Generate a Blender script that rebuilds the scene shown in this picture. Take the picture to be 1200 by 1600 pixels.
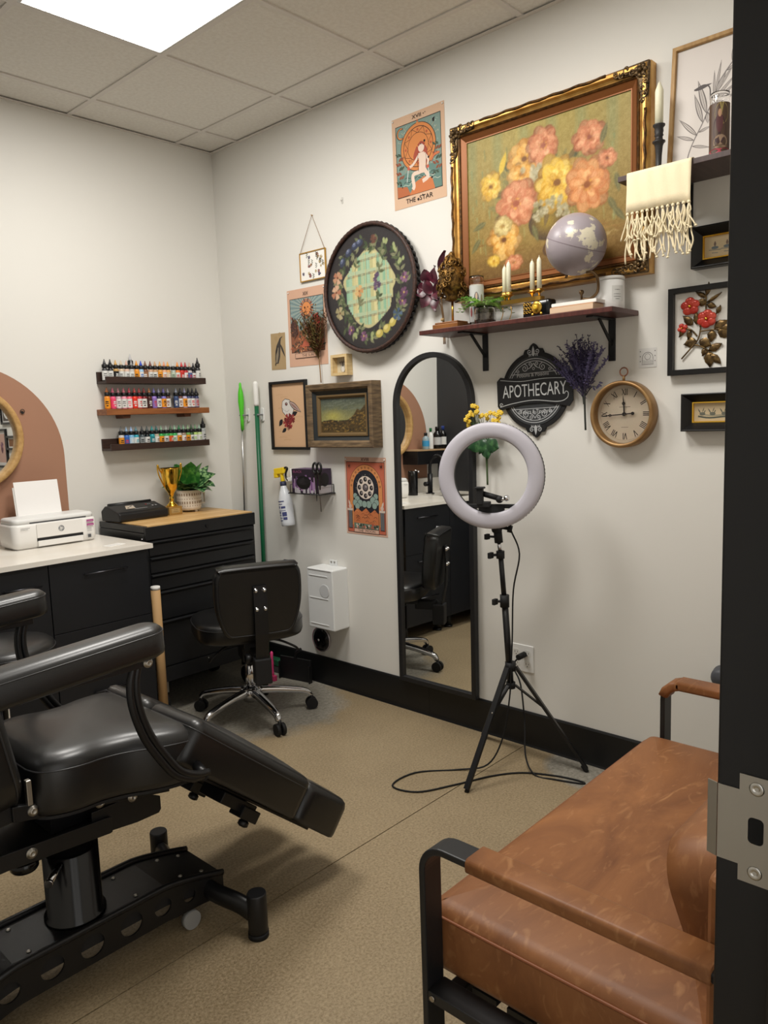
import bpy, bmesh, math, random
from mathutils import Vector, Matrix, Euler
for o in list(bpy.data.objects): bpy.data.objects.remove(o, do_unlink=True)
scene = bpy.context.scene
COL = scene.collection
PI = math.pi
R = math.radians
rnd = random.Random(7)

# ------------------------------------------------------------------ camera, world, exposure
cam_d = bpy.data.cameras.new('camera')
cam = bpy.data.objects.new('camera', cam_d); COL.objects.link(cam)
yaw, pit, rol = R(47.160), R(-7.070), R(-1.988)
f_ = Vector((math.sin(yaw)*math.cos(pit), math.cos(yaw)*math.cos(pit), math.sin(pit)))
r_ = Vector((math.cos(yaw), -math.sin(yaw), 0)); u_ = r_.cross(f_)
r2 = r_*math.cos(rol)+u_*math.sin(rol); u2 = -r_*math.sin(rol)+u_*math.cos(rol)
M = Matrix(((r2.x, u2.x, -f_.x, -2.7756), (r2.y, u2.y, -f_.y, -3.8282), (r2.z, u2.z, -f_.z, 1.4542), (0, 0, 0, 1)))
cam.matrix_world = M
cam_d.sensor_fit = 'HORIZONTAL'; cam_d.sensor_width = 36.0
cam_d.lens = 36.0*1201.5/1200.0
cam_d.clip_start = 0.02
scene.camera = cam
w = bpy.data.worlds.new('hall_light'); scene.world = w; w.use_nodes = True
w.node_tree.nodes['Background'].inputs[0].default_value = (1.0, 0.97, 0.92, 1)
w.node_tree.nodes['Background'].inputs[1].default_value = 1.0
LIGHT_STRENGTH = 26.0
scene.view_settings.view_transform = 'Standard'
scene.view_settings.look = 'None'
scene.view_settings.gamma = 1.0
scene.view_settings.use_curve_mapping = False
scene.view_settings.exposure = 0.32

# ------------------------------------------------------------------ colour and materials
def lin(c):
    out = []
    for v in c[:3]:
        v = v/255.0
        out.append(v/12.92 if v <= 0.04045 else ((v+0.055)/1.055)**2.4)
    return tuple(out)+(1.0,)
def hx(s): return (int(s[0:2],16), int(s[2:4],16), int(s[4:6],16))
MATS = {}
def mat(name, col, rough=0.5, metal=0.0, col2=None, scale=20.0, bump=0.0, bscale=200.0, coat=0.0, spec=0.5, detail=4.0, stretch=None, trans=0.0, ior=1.45, lo=0.35, hi=0.65):
    if name in MATS: return MATS[name]
    m = bpy.data.materials.new(name); m.use_nodes = True
    nt = m.node_tree; b = nt.nodes['Principled BSDF']
    b.inputs['Base Color'].default_value = lin(col)
    b.inputs['Roughness'].default_value = rough
    b.inputs['Metallic'].default_value = metal
    b.inputs['Specular IOR Level'].default_value = spec
    b.inputs['IOR'].default_value = ior
    if coat: b.inputs['Coat Weight'].default_value = coat; b.inputs['Coat Roughness'].default_value = 0.24
    if trans: b.inputs['Transmission Weight'].default_value = trans
    if col2 is not None or bump:
        tc = nt.nodes.new('ShaderNodeTexCoord'); vec = tc.outputs['Object']
        if stretch:
            mp = nt.nodes.new('ShaderNodeMapping'); mp.inputs['Scale'].default_value = stretch
            nt.links.new(vec, mp.inputs['Vector']); vec = mp.outputs['Vector']
    if col2 is not None:
        n = nt.nodes.new('ShaderNodeTexNoise'); n.inputs['Scale'].default_value = scale; n.inputs['Detail'].default_value = detail
        nt.links.new(vec, n.inputs['Vector'])
        rp = nt.nodes.new('ShaderNodeValToRGB')
        rp.color_ramp.elements[0].position = lo; rp.color_ramp.elements[0].color = lin(col)
        rp.color_ramp.elements[1].position = hi; rp.color_ramp.elements[1].color = lin(col2)
        nt.links.new(n.outputs['Fac'], rp.inputs['Fac']); nt.links.new(rp.outputs['Color'], b.inputs['Base Color'])
    if bump:
        n2 = nt.nodes.new('ShaderNodeTexNoise'); n2.inputs['Scale'].default_value = bscale; n2.inputs['Detail'].default_value = 3
        nt.links.new(vec, n2.inputs['Vector'])
        bp = nt.nodes.new('ShaderNodeBump'); bp.inputs['Strength'].default_value = bump; bp.inputs['Distance'].default_value = 0.002
        nt.links.new(n2.outputs['Fac'], bp.inputs['Height']); nt.links.new(bp.outputs['Normal'], b.inputs['Normal'])
    MATS[name] = m
    return m
def attr_mat(name, rough, spec=0.4, coat=0.0, sat=.92, val=.84):
    if name in MATS: return MATS[name]
    m = bpy.data.materials.new(name); m.use_nodes = True
    nt = m.node_tree; b = nt.nodes['Principled BSDF']
    a = nt.nodes.new('ShaderNodeAttribute'); a.attribute_name = 'Col'
    hs = nt.nodes.new('ShaderNodeHueSaturation'); hs.inputs['Saturation'].default_value = sat; hs.inputs['Value'].default_value = val
    nt.links.new(a.outputs['Color'], hs.inputs['Color']); nt.links.new(hs.outputs['Color'], b.inputs['Base Color'])
    b.inputs['Roughness'].default_value = rough; b.inputs['Specular IOR Level'].default_value = spec
    if coat: b.inputs['Coat Weight'].default_value = coat; b.inputs['Coat Roughness'].default_value = 0.12
    MATS[name] = m; return m
def objcol_mat(name, rough, spec=0.4, trans=0.0):
    if name in MATS: return MATS[name]
    m = bpy.data.materials.new(name); m.use_nodes = True
    nt = m.node_tree; b = nt.nodes['Principled BSDF']
    a = nt.nodes.new('ShaderNodeObjectInfo')
    nt.links.new(a.outputs['Color'], b.inputs['Base Color'])
    b.inputs['Roughness'].default_value = rough; b.inputs['Specular IOR Level'].default_value = spec
    MATS[name] = m; return m

WHITE = mat('wall_paint_white', (222,220,214), 0.75, bump=0.06, bscale=160)
BLACKWALL = mat('wall_paint_black', (48,48,50), 0.55, bump=0.06, bscale=160)
BROWNPAINT = mat('arch_paint_brown', (164,122,98), 0.7, bump=0.05, bscale=160)
BLACK = mat('black_satin', (20,20,22), 0.4)
BLACKM = mat('black_matte', (22,22,24), 0.65)
BLACKG = mat('black_gloss', (12,12,13), 0.18)
BLKPOWDER = mat('black_powder_coat', (17,17,19), 0.38, bump=0.08, bscale=900)
CHROME = mat('chrome', (215,215,218), 0.12, 1.0)
STEEL = mat('brushed_steel', (176,172,164), 0.36, 1.0)
VINYL = mat('black_vinyl', (15,15,16), 0.42, bump=0.12, bscale=420, coat=0.4, spec=0.5)
PLASTICW = mat('white_plastic', (232,232,230), 0.35)
GREYP = mat('grey_plastic', (120,122,124), 0.45)
RUBBER = mat('black_rubber', (15,15,16), 0.7)
GOLD = mat('gold_metal', (232,186,72), 0.16, 1.0)
BRASS = mat('brass', (196,152,74), 0.3, 1.0)
GLASS = mat('clear_glass', (255,255,255), 0.02, trans=1.0)
PRINT = attr_mat('print_matte', 0.7, 0.3)
PRINTG = attr_mat('print_satin', 0.45, 0.4, val=.72)
OIL = attr_mat('oil_paint', 0.5, 0.4, sat=1.08, val=1.0)

# ------------------------------------------------------------------ mesh helpers
class MB:
    def __init__(s): s.v = []; s.f = []; s.sm = []; s.c = []
    def add(s, vs, fs, smooth=False, col=None, M=None):
        b = len(s.v)
        for p in vs:
            p = Vector(p)
            if M is not None: p = M @ p
            s.v.append(p)
        for f in fs:
            s.f.append([b+i for i in f]); s.sm.append(smooth); s.c.append(col)
        return s
    def box(s, x0, x1, y0, y1, z0, z1, M=None, col=None):
        vs = [(x0,y0,z0),(x1,y0,z0),(x1,y1,z0),(x0,y1,z0),(x0,y0,z1),(x1,y0,z1),(x1,y1,z1),(x0,y1,z1)]
        return s.add(vs, [(0,3,2,1),(4,5,6,7),(0,1,5,4),(1,2,6,5),(2,3,7,6),(3,0,4,7)], False, col, M)
    def prism(s, poly, z0, z1, M=None, smooth=False, col=None):
        n = len(poly)
        a = sum(poly[i][0]*poly[(i+1)%n][1]-poly[(i+1)%n][0]*poly[i][1] for i in range(n))
        if a < 0: poly = poly[::-1]
        vs = [(p[0],p[1],z0) for p in poly]+[(p[0],p[1],z1) for p in poly]
        fs = [tuple(range(n-1,-1,-1)), tuple(range(n,2*n))]
        s.add(vs, fs, False, col, M); b = len(s.v)-2*n
        for i in range(n):
            j = (i+1)%n; s.f.append([b+i,b+j,b+n+j,b+n+i]); s.sm.append(smooth); s.c.append(col)
        return s
    def rings(s, rings, closed_u=True, cap0=True, cap1=True, smooth=True, col=None, M=None):
        n = len(rings[0]); vs = [p for r in rings for p in r]; fs = []
        for k in range(len(rings)-1):
            for i in range(n if closed_u else n-1):
                j = (i+1)%n; fs.append((k*n+i, k*n+j, (k+1)*n+j, (k+1)*n+i))
        s.add(vs, fs, smooth, col, M)
        b = len(s.v)-len(vs)
        if cap0: s.f.append([b+i for i in range(n-1,-1,-1)]); s.sm.append(False); s.c.append(col)
        if cap1: s.f.append([b+(len(rings)-1)*n+i for i in range(n)]); s.sm.append(False); s.c.append(col)
        return s
    def lathe(s, prof, n=24, M=None, smooth=True, cap0=True, cap1=True, col=None):
        rings = [[(max(r,1e-5)*math.cos(2*PI*i/n), max(r,1e-5)*math.sin(2*PI*i/n), z) for i in range(n)] for r, z in prof]
        return s.rings(rings, True, cap0, cap1, smooth, col, M)
    def cyl(s, p0, p1, r, n=16, r2=None, smooth=True, col=None):
        p0 = Vector(p0); p1 = Vector(p1); d = p1-p0
        q = d.to_track_quat('Z','Y').to_matrix().to_4x4(); q.translation = p0
        return s.lathe([(r,0),(r2 if r2 is not None else r, d.length)], n, q, smooth, col=col)
    def sweep(s, path, prof, closed=False, smooth=True, scale=None, up=None, col=None, M=None):
        pts = [Vector(p) for p in path]; n = len(pts); rings = []
        nrm = None
        for i, p in enumerate(pts):
            if closed: t = (pts[(i+1)%n]-pts[i-1]).normalized()
            elif i == 0: t = (pts[1]-p).normalized()
            elif i == n-1: t = (p-pts[i-1]).normalized()
            else:
                t = ((pts[i+1]-p).normalized()+(p-pts[i-1]).normalized())
                t = t.normalized() if t.length > 1e-6 else (pts[i+1]-p).normalized()
            if up is not None: nrm = Vector(up)-t*t.dot(Vector(up)); nrm.normalize()
            elif nrm is None:
                a = Vector((0,0,1)) if abs(t.z) < 0.9 else Vector((1,0,0)); nrm = (a-t*t.dot(a)).normalized()
            else: nrm = (nrm-t*t.dot(nrm)).normalized()
            bn = t.cross(nrm); k = scale[i] if scale else 1.0
            rings.append([p+nrm*(q[1]*k)+bn*(q[0]*k) for q in prof])
        if closed: rings.append(rings[0])
        return s.rings(rings, True, not closed, not closed, smooth, col, M)
    def tube(s, path, r, n=8, closed=False, scale=None, col=None, M=None):
        return s.sweep(path, [(r*math.cos(2*PI*i/n), r*math.sin(2*PI*i/n)) for i in range(n)], closed, True, scale, None, col, M)
    def ball(s, c, r, n=14, m=9, M=None, col=None):
        rr = r if hasattr(r,'__len__') else (r,r,r); rings = []
        for k in range(1, m):
            a = PI*k/m; rings.append([(c[0]+rr[0]*math.sin(a)*math.cos(2*PI*i/n), c[1]+rr[1]*math.sin(a)*math.sin(2*PI*i/n), c[2]-rr[2]*math.cos(a)) for i in range(n)])
        vs = [p for q in rings for p in q]+[(c[0],c[1],c[2]-rr[2]),(c[0],c[1],c[2]+rr[2])]; fs = []
        for k in range(m-2):
            for i in range(n): j = (i+1)%n; fs.append((k*n+i,k*n+j,(k+1)*n+j,(k+1)*n+i))
        nb = (m-1)*n
        for i in range(n): j = (i+1)%n; fs.append((nb,j,i)); fs.append((nb+1,(m-2)*n+i,(m-2)*n+j))
        return s.add(vs, fs, True, col, M)
    def cushion(s, outline, levels, M=None, crown=0.0, smooth=True, radial=False):
        # outline: ccw 2d points; levels: (inset distance, z); the last level is closed to a fan with a crown
        n = len(outline); cx = sum(p[0] for p in outline)/n; cy = sum(p[1] for p in outline)/n
        nor = []
        for i in range(n):
            a = Vector(outline[i-1]); b = Vector(outline[(i+1)%n]); d = (b-a).normalized(); nor.append(Vector((-d.y, d.x)))
        if radial: nor = [Vector((cx-p[0],cy-p[1]))/max(abs(p[0]-cx)+.04,abs(p[1]-cy)+.04) for p in outline]
        rings = [[(outline[i][0]+nor[i].x*ins, outline[i][1]+nor[i].y*ins, z) for i in range(n)] for ins, z in levels]
        z = levels[-1][1]
        if crown:
            base = rings[-1]
            for k in (0.75, 0.5, 0.25, 0.06):
                rings.append([(cx+(p[0]-cx)*k, cy+(p[1]-cy)*k, z+crown*(1-k*k)) for p in base])
        return s.rings(rings, True, True, True, smooth, None, M)
    def mesh(s, name):
        me = bpy.data.meshes.new(name); me.from_pydata([tuple(p) for p in s.v], [], s.f); me.update()
        me.polygons.foreach_set('use_smooth', s.sm)
        if any(c is not None for c in s.c):
            ca = me.color_attributes.new('Col', 'FLOAT_COLOR', 'CORNER'); data = []
            for f, c in zip(s.f, s.c):
                l = lin(c) if c is not None else (1,1,1,1)
                data.extend(list(l)*len(f))
            ca.data.foreach_set('color', data)
        return me
def rrect(w, h, r, n=5, cx=0, cy=0):
    pts = []
    for (sx, sy, a0) in ((1,1,0),(-1,1,90),(-1,-1,180),(1,-1,270)):
        for k in range(n+1):
            a = R(a0+90*k/n); pts.append((cx+sx*(w/2-r)+r*math.cos(a), cy+sy*(h/2-r)+r*math.sin(a)))
    return pts
def spline(pts, k=6, closed=False):
    P = [Vector(p) for p in pts]; n = len(P); out = []
    for i in range(n if closed else n-1):
        p0 = P[i-1] if (closed or i > 0) else P[i]*2-P[i+1]; p1 = P[i]; p2 = P[(i+1)%n]
        p3 = P[(i+2)%n] if (closed or i+2 < n) else P[i+1]*2-P[i]
        for j in range(k):
            t = j/k; out.append(0.5*((2*p1)+(p2-p0)*t+(2*p0-5*p1+4*p2-p3)*t*t+(3*p1-p0-3*p2+p3)*t*t*t))
    if not closed: out.append(P[-1])
    return out
def link(name, data, parent=None, loc=None, rot=None):
    o = bpy.data.objects.new(name, data); COL.objects.link(o)
    if parent is not None: o.parent = parent
    if loc is not None: o.location = loc
    if rot is not None: o.rotation_euler = rot
    return o
def part(name, mb, m, parent=None, bevel=0.0, loc=None, rot=None, label=None, seg=2):
    me = mb.mesh(name) if isinstance(mb, MB) else mb
    if m is not None:
        me.materials.clear(); me.materials.append(m)
    o = link(name, me, parent, loc, rot)
    if bevel:
        b = o.modifiers.new('bevel','BEVEL'); b.width = bevel; b.segments = seg; b.limit_method = 'ANGLE'; b.angle_limit = R(40)
    if label: o['label'] = label
    return o
def tag(o, label, cat, group=None):
    o['label'] = label; o['category'] = cat
    if group: o['group'] = group
    return o
def thing(name, label, cat, loc=(0,0,0), rot=(0,0,0), group=None):
    o = link(name, None, None, loc, rot); o.empty_display_size = 0.05
    return tag(o, label, cat, group)
def struct(o): o['kind'] = 'structure'; return o
WALLB = (R(90), 0, R(-90)); WALLA = (R(90), 0, 0)
def onB(u, z, off=0.0): return (-off, -u, z)          # right-hand wall: u metres from the corner, z height, off the wall
def onA(x, z, off=0.0): return (x, -off, z)            # back wall
def T(x=0, y=0, z=0): return Matrix.Translation((x,y,z))
def RX(a): return Matrix.Rotation(R(a),4,'X')
def RY(a): return Matrix.Rotation(R(a),4,'Y')
def RZ(a): return Matrix.Rotation(R(a),4,'Z')

# ------------------------------------------------------------------ flat print: coloured shapes laid on a sheet
TXT = {}
def text_mesh(t):
    if t in TXT: return TXT[t]
    cu = bpy.data.curves.new('t', 'FONT'); cu.body = t; cu.resolution_u = 3
    o = bpy.data.objects.new('t', cu); COL.objects.link(o)
    dg = bpy.context.evaluated_depsgraph_get(); me = o.evaluated_get(dg).to_mesh()
    vs = [(v.co.x, v.co.y) for v in me.vertices]; fs = [tuple(p.vertices) for p in me.polygons]
    o.evaluated_get(dg).to_mesh_clear(); bpy.data.objects.remove(o); bpy.data.curves.remove(cu)
    x0 = min(v[0] for v in vs); x1 = max(v[0] for v in vs); y0 = min(v[1] for v in vs); y1 = max(v[1] for v in vs)
    TXT[t] = ([((x-x0)/(x1-x0)-.5, (y-y0)/(y1-y0)-.5) for x, y in vs], fs, (x1-x0)/(y1-y0))
    return TXT[t]
class Cv(MB):
    def __init__(s, step=0.000010, z=0.0): super().__init__(); s.step = step; s.z = z; s.off = (0,0)
    def _n(s): s.z += s.step; return s.z
    def poly(s, pts, c):
        z = s._n(); ox, oy = s.off
        n = len(pts); a = sum(pts[i][0]*pts[(i+1)%n][1]-pts[(i+1)%n][0]*pts[i][1] for i in range(n))
        if a < 0: pts = pts[::-1]
        s.add([(p[0]+ox,p[1]+oy,z) for p in pts], [tuple(range(len(pts)))], False, c); return s
    def rect(s, x0, y0, x1, y1, c): return s.poly([(x0,y0),(x1,y0),(x1,y1),(x0,y1)], c)
    def circ(s, cx, cy, r, c, ry=None, rot=0, n=24):
        ry = r if ry is None else ry; ca, sa = math.cos(R(rot)), math.sin(R(rot))
        return s.poly([(cx+r*math.cos(2*PI*i/n)*ca-ry*math.sin(2*PI*i/n)*sa, cy+r*math.cos(2*PI*i/n)*sa+ry*math.sin(2*PI*i/n)*ca) for i in range(n)], c)
    def ring(s, cx, cy, r0, r1, c, n=32, a0=0, a1=360):
        z = s._n(); ox, oy = s.off; vs = []; k = n+1
        for r in (r0, r1): vs += [(cx+ox+r*math.cos(R(a0+(a1-a0)*i/n)), cy+oy+r*math.sin(R(a0+(a1-a0)*i/n)), z) for i in range(k)]
        s.add(vs, [(i,k+i,k+i+1,i+1) for i in range(n)] if r1 > r0 else [(i,i+1,k+i+1,k+i) for i in range(n)], False, c); return s
    def line(s, pts, w, c, smooth=0, taper=None):
        if smooth: pts = [(p.x,p.y) for p in spline([(p[0],p[1],0) for p in pts], smooth)]
        z = s._n(); ox, oy = s.off; n = len(pts); L = []; Rr = []
        for i in range(n):
            a = Vector(pts[max(i-1,0)]); b = Vector(pts[min(i+1,n-1)]); d = (b-a); d = d.normalized() if d.length > 1e-9 else Vector((1,0))
            ww = w/2*(1 if taper is None else taper+(1-taper)*(1-i/(n-1)))
            L.append((pts[i][0]-d.y*ww+ox, pts[i][1]+d.x*ww+oy, z)); Rr.append((pts[i][0]+d.y*ww+ox, pts[i][1]-d.x*ww+oy, z))
        s.add(L+Rr, [(n+i,n+i+1,i+1,i) for i in range(n-1)], False, c); return s
    def leaf(s, x, y, ang, l, wd, c, n=6, vein=None):
        ca, sa = math.cos(R(ang)), math.sin(R(ang)); up = []; dn = []
        for i in range(n+1):
            t = i/n; h = wd/2*math.sin(PI*t**0.8); up.append((t*l, h)); dn.append((t*l, -h))
        pts = dn+up[::-1][1:-1]
        s.poly([(x+px*ca-py*sa, y+px*sa+py*ca) for px, py in pts], c)
        if vein: s.line([(x,y),(x+l*.9*ca,y+l*.9*sa)], wd*.08, vein)
        return s
    def petals(s, x, y, r, n, cols, wd=0.7, a0=0, squash=1.0, rot=0, rr=None):
        rr = rr or rnd; cr, sr = math.cos(R(rot)), math.sin(R(rot))
        for i in range(n):
            a = R(a0+360*i/n+rr.uniform(-8,8)); l = r*rr.uniform(.88,1.08); pts = []
            c = cols[rr.randrange(len(cols))]
            for k in range(9):
                t = k/8; b = (t-.5)*wd*2*PI/n*1.5; rad = l*(1-.55*(2*t-1)**4)*(1+.06*math.sin(t*9))
                if k in (0,8): rad = l*.25
                pts.append((rad*math.cos(a+b), rad*math.sin(a+b)))
            pts.append((0,0))
            pts = [(px, py*squash) for px, py in pts]
            s.poly([(x+px*cr-py*sr, y+px*sr+py*cr) for px, py in pts], c)
        return s
    def text(s, t, cx, cy, h, c, w=None, rot=0, bold=0):
        vs, fs, asp = text_mesh(t); w = w or h*asp; ca, sa = math.cos(R(rot)), math.sin(R(rot)); ox, oy = s.off
        z = s._n(); P = []
        for x, y in vs:
            X, Y = x*w, y*h; P.append((cx+ox+X*ca-Y*sa, cy+oy+X*sa+Y*ca, z))
        s.add(P, fs, False, c); return s
    def grad(s, x0, y0, x1, y1, nx, ny, fn):
        z = s._n(); ox, oy = s.off
        for j in range(ny):
            for i in range(nx):
                a, b = x0+(x1-x0)*i/nx, x0+(x1-x0)*(i+1)/nx; e, d = y0+(y1-y0)*j/ny, y0+(y1-y0)*(j+1)/ny
                s.add([(a+ox,e+oy,z),(b+ox,e+oy,z),(b+ox,d+oy,z),(a+ox,d+oy,z)], [(0,1,2,3)], False, fn((i+.5)/nx, (j+.5)/ny))
        return s
    def spiral(s, x, y, r, turns, a0, w, c, d=1):
        n = int(14*turns)+3
        return s.line([(x+r*(1-.86*i/n)*math.cos(R(a0)+d*2*PI*turns*i/n), y+r*(1-.86*i/n)*math.sin(R(a0)+d*2*PI*turns*i/n)) for i in range(n+1)], w, c)
def rasterize(cv, x0, y0, x1, y1, nx, ny, z, soft=1, seed=1, grain=0.0):
    # paint the coloured shapes, in order, into one flat grid of vertex colours
    import numpy as np
    W, Hh = nx*2, ny*2; img = np.zeros((Hh, W, 3)); X = x0+(np.arange(W)+.5)*(x1-x0)/W; Y = y0+(np.arange(Hh)+.5)*(y1-y0)/Hh
    for f, c in zip(cv.f, cv.c):
        px = [cv.v[i].x for i in f]; py = [cv.v[i].y for i in f]
        i0 = max(0,int((min(px)-x0)/(x1-x0)*W)-1); i1 = min(W,int((max(px)-x0)/(x1-x0)*W)+2); j0 = max(0,int((min(py)-y0)/(y1-y0)*Hh)-1); j1 = min(Hh,int((max(py)-y0)/(y1-y0)*Hh)+2)
        if i1 <= i0 or j1 <= j0: continue
        gx, gy = np.meshgrid(X[i0:i1], Y[j0:j1]); ins = np.zeros(gx.shape, bool); n = len(px)
        for k in range(n):
            ax, ay, bx, by = px[k], py[k], px[(k+1)%n], py[(k+1)%n]
            if ay == by: continue
            ins ^= ((gy < ay) != (gy < by)) & (gx < (bx-ax)*(gy-ay)/(by-ay)+ax)
        img[j0:j1,i0:i1][ins] = c[:3]
    img = img.reshape(ny,2,nx,2,3).mean((1,3))
    for _ in range(soft):
        p = np.pad(img,((1,1),(1,1),(0,0)),'edge'); img = (p[:-2,1:-1]+p[2:,1:-1]+p[1:-1,:-2]+p[1:-1,2:]+4*p[1:-1,1:-1])/8
    if grain: img = np.clip(img+np.random.RandomState(seed).normal(0,grain,(ny,nx,1)),0,255)
    a = img/255.; l = np.where(a <= .04045, a/12.92, ((a+.055)/1.055)**2.4)
    gx, gy = np.meshgrid(np.linspace(x0,x1,nx), np.linspace(y0,y1,ny))
    vs = np.stack([gx.ravel(),gy.ravel(),np.full(nx*ny,z)],1); idx = np.arange(nx*ny).reshape(ny,nx)
    fs = np.stack([idx[:-1,:-1].ravel(),idx[:-1,1:].ravel(),idx[1:,1:].ravel(),idx[1:,:-1].ravel()],1)
    me = bpy.data.meshes.new('painted'); me.from_pydata(vs.tolist(), [], fs.tolist()); me.update()
    ca = me.color_attributes.new('Col','FLOAT_COLOR','POINT'); ca.data.foreach_set('color', np.concatenate([l.reshape(-1,3),np.ones((nx*ny,1))],1).ravel())
    return me
def mix(a, b, t): return tuple(a[i]+(b[i]-a[i])*t for i in range(3))
def jit(c, d, rr=None):
    k = (rr or rnd).uniform(-d, d); return tuple(max(0,min(255,v+k)) for v in c)
def picture_frame(mb, w, h, prof, M=None, smooth=False):
    # prof: (inset, height) pairs walked from the outer back edge to the inner edge, mitred at the corners
    rings = [[(-w/2+i,-h/2+i,z),(w/2-i,-h/2+i,z),(w/2-i,h/2-i,z),(-w/2+i,h/2-i,z)] for i, z in prof]
    return mb.rings(rings, True, False, False, smooth, None, M)
# ================================================================== the room
H = 2.985; YD = -3.54; XL = -3.0
def concrete():
    m = bpy.data.materials.new('polished_concrete'); m.use_nodes = True; nt = m.node_tree; N = nt.nodes; L = nt.links; b = N['Principled BSDF']
    tc = N.new('ShaderNodeTexCoord')
    def noise(s, d=4, r=.6):
        n = N.new('ShaderNodeTexNoise'); n.inputs['Scale'].default_value = s; n.inputs['Detail'].default_value = d; n.inputs['Roughness'].default_value = r
        L.new(tc.outputs['Object'], n.inputs['Vector']); return n
    def ramp(src, p0, c0, p1, c1):
        r = N.new('ShaderNodeValToRGB'); r.color_ramp.elements[0].position = p0; r.color_ramp.elements[0].color = lin(c0)
        r.color_ramp.elements[1].position = p1; r.color_ramp.elements[1].color = lin(c1); L.new(src, r.inputs['Fac']); return r
    def mx(f, a, c, mode='MIX'):
        x = N.new('ShaderNodeMix'); x.data_type = 'RGBA'; x.blend_type = mode
        if isinstance(f, float): x.inputs[0].default_value = f
        else: L.new(f, x.inputs[0])
        L.new(a, x.inputs[6]); L.new(c, x.inputs[7]); return x.outputs[2]
    big = ramp(noise(2.2,5).outputs['Fac'], .3, (134,115,83), .72, (164,144,110))
    fine = ramp(noise(120,6,.8).outputs['Fac'], .36, (86,73,53), .62, (178,161,134))
    c = mx(.55, big.outputs[0], fine.outputs[0])
    agg = ramp(noise(330,2).outputs['Fac'], .66, (0,0,0), .74, (255,255,255))
    lite = N.new('ShaderNodeRGB'); lite.outputs[0].default_value = lin((206,194,166))
    f2 = N.new('ShaderNodeMath'); f2.operation = 'MULTIPLY'; f2.inputs[1].default_value = .5; L.new(agg.outputs[0], f2.inputs[0])
    c = mx(f2.outputs[0], c, lite.outputs[0])
    # grey cement patches left by old repairs: by the corner under the stool and beside the wall near the sofa
    sep = N.new('ShaderNodeSeparateXYZ'); L.new(tc.outputs['Object'], sep.inputs[0])
    def M2(op, a, bb=None):
        k = N.new('ShaderNodeMath'); k.operation = op
        for i, q in enumerate((a, bb)):
            if q is None: continue
            if isinstance(q, (int, float)): k.inputs[i].default_value = q
            else: L.new(q, k.inputs[i])
        return k.outputs[0]
    wob = M2('MULTIPLY', M2('SUBTRACT', noise(7,4).outputs['Fac'], .5), .35)
    def patch(cx, cy, rx, ry):
        dx = M2('DIVIDE', M2('SUBTRACT', sep.outputs[0], cx), rx); dy = M2('DIVIDE', M2('SUBTRACT', sep.outputs[1], cy), ry)
        d = M2('SQRT', M2('ADD', M2('MULTIPLY', dx, dx), M2('MULTIPLY', dy, dy))); d = M2('ADD', d, wob)
        r = N.new('ShaderNodeMapRange'); r.inputs[1].default_value = .9; r.inputs[2].default_value = 1.05; r.inputs[3].default_value = .9; r.inputs[4].default_value = 0.
        L.new(d, r.inputs[0]); return r.outputs[0]
    pm = M2('MAXIMUM', patch(-.42,-.45,.52,.72), patch(-.02,-2.42,.20,.22))
    gry = ramp(noise(60,6,.7).outputs['Fac'], .3, (104,101,92), .7, (164,160,150))
    c = mx(pm, c, gry.outputs[0])
    sp = ramp(noise(5.5,2).outputs['Fac'], .755, (255,255,255), .765, (70,62,50))
    c = mx(.6, c, sp.outputs[0], 'MULTIPLY')
    L.new(c, b.inputs['Base Color']); b.inputs['Roughness'].default_value = .42; b.inputs['Specular IOR Level'].default_value = .35
    bp = N.new('ShaderNodeBump'); bp.inputs['Strength'].default_value = .12; bp.inputs['Distance'].default_value = .001; L.new(noise(260,3).outputs['Fac'], bp.inputs['Height']); L.new(bp.outputs[0], b.inputs['Normal'])
    return m
CONC = concrete()
floor = struct(part('floor', MB().box(-4.6, .12, -5.4, .12, -.1, -.004), mat('joint_fill', (112,104,86), .8)))
JY = -2.062
for (a, b_) in ((-5.4, JY-.0022), (JY+.0022, .12)):
    part('concrete_slab', MB().box(-4.6, .12, a, b_, -.004, 0.0), CONC, floor)

wall_back = struct(part('wall_back', MB().box(XL-.1, .12, 0, .12, 0, H+.25), WHITE))
wall_right = struct(part('wall_right', MB().box(0, .12, -5.4, 0, 0, H+.25), WHITE))
# black partition beside the sink, square to the back wall
wall_left = struct(part('wall_left', MB().box(-2.16, -2.04, -1.15, 0, 0, H+.25), BLACKWALL))
struct(part('wall_side', MB().box(XL-.1, XL, YD, 0, 0, H+.25), WHITE))
DX0, DX1, DH = -2.90, -1.94, 2.13
wf = MB().box(XL-.1, DX0-.05, YD-.13, YD, 0, H+.25).box(DX1+.05, 0, YD-.13, YD, 0, H+.25).box(DX0-.05, DX1+.05, YD-.13, YD, DH+.05, H+.25)
struct(part('wall_front', wf, WHITE))
# painted arch on the back wall
ap = [(-.449,0),(.449,0)]+[(.449*math.cos(PI*i/40), .30+.449*math.sin(PI*i/40)) for i in range(41)]
part('painted_arch', MB().prism(ap, 0, .0008), BROWNPAINT, wall_back, loc=(-1.456, -.0001, 1.012), rot=WALLA, label='brown painted arch')

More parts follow.
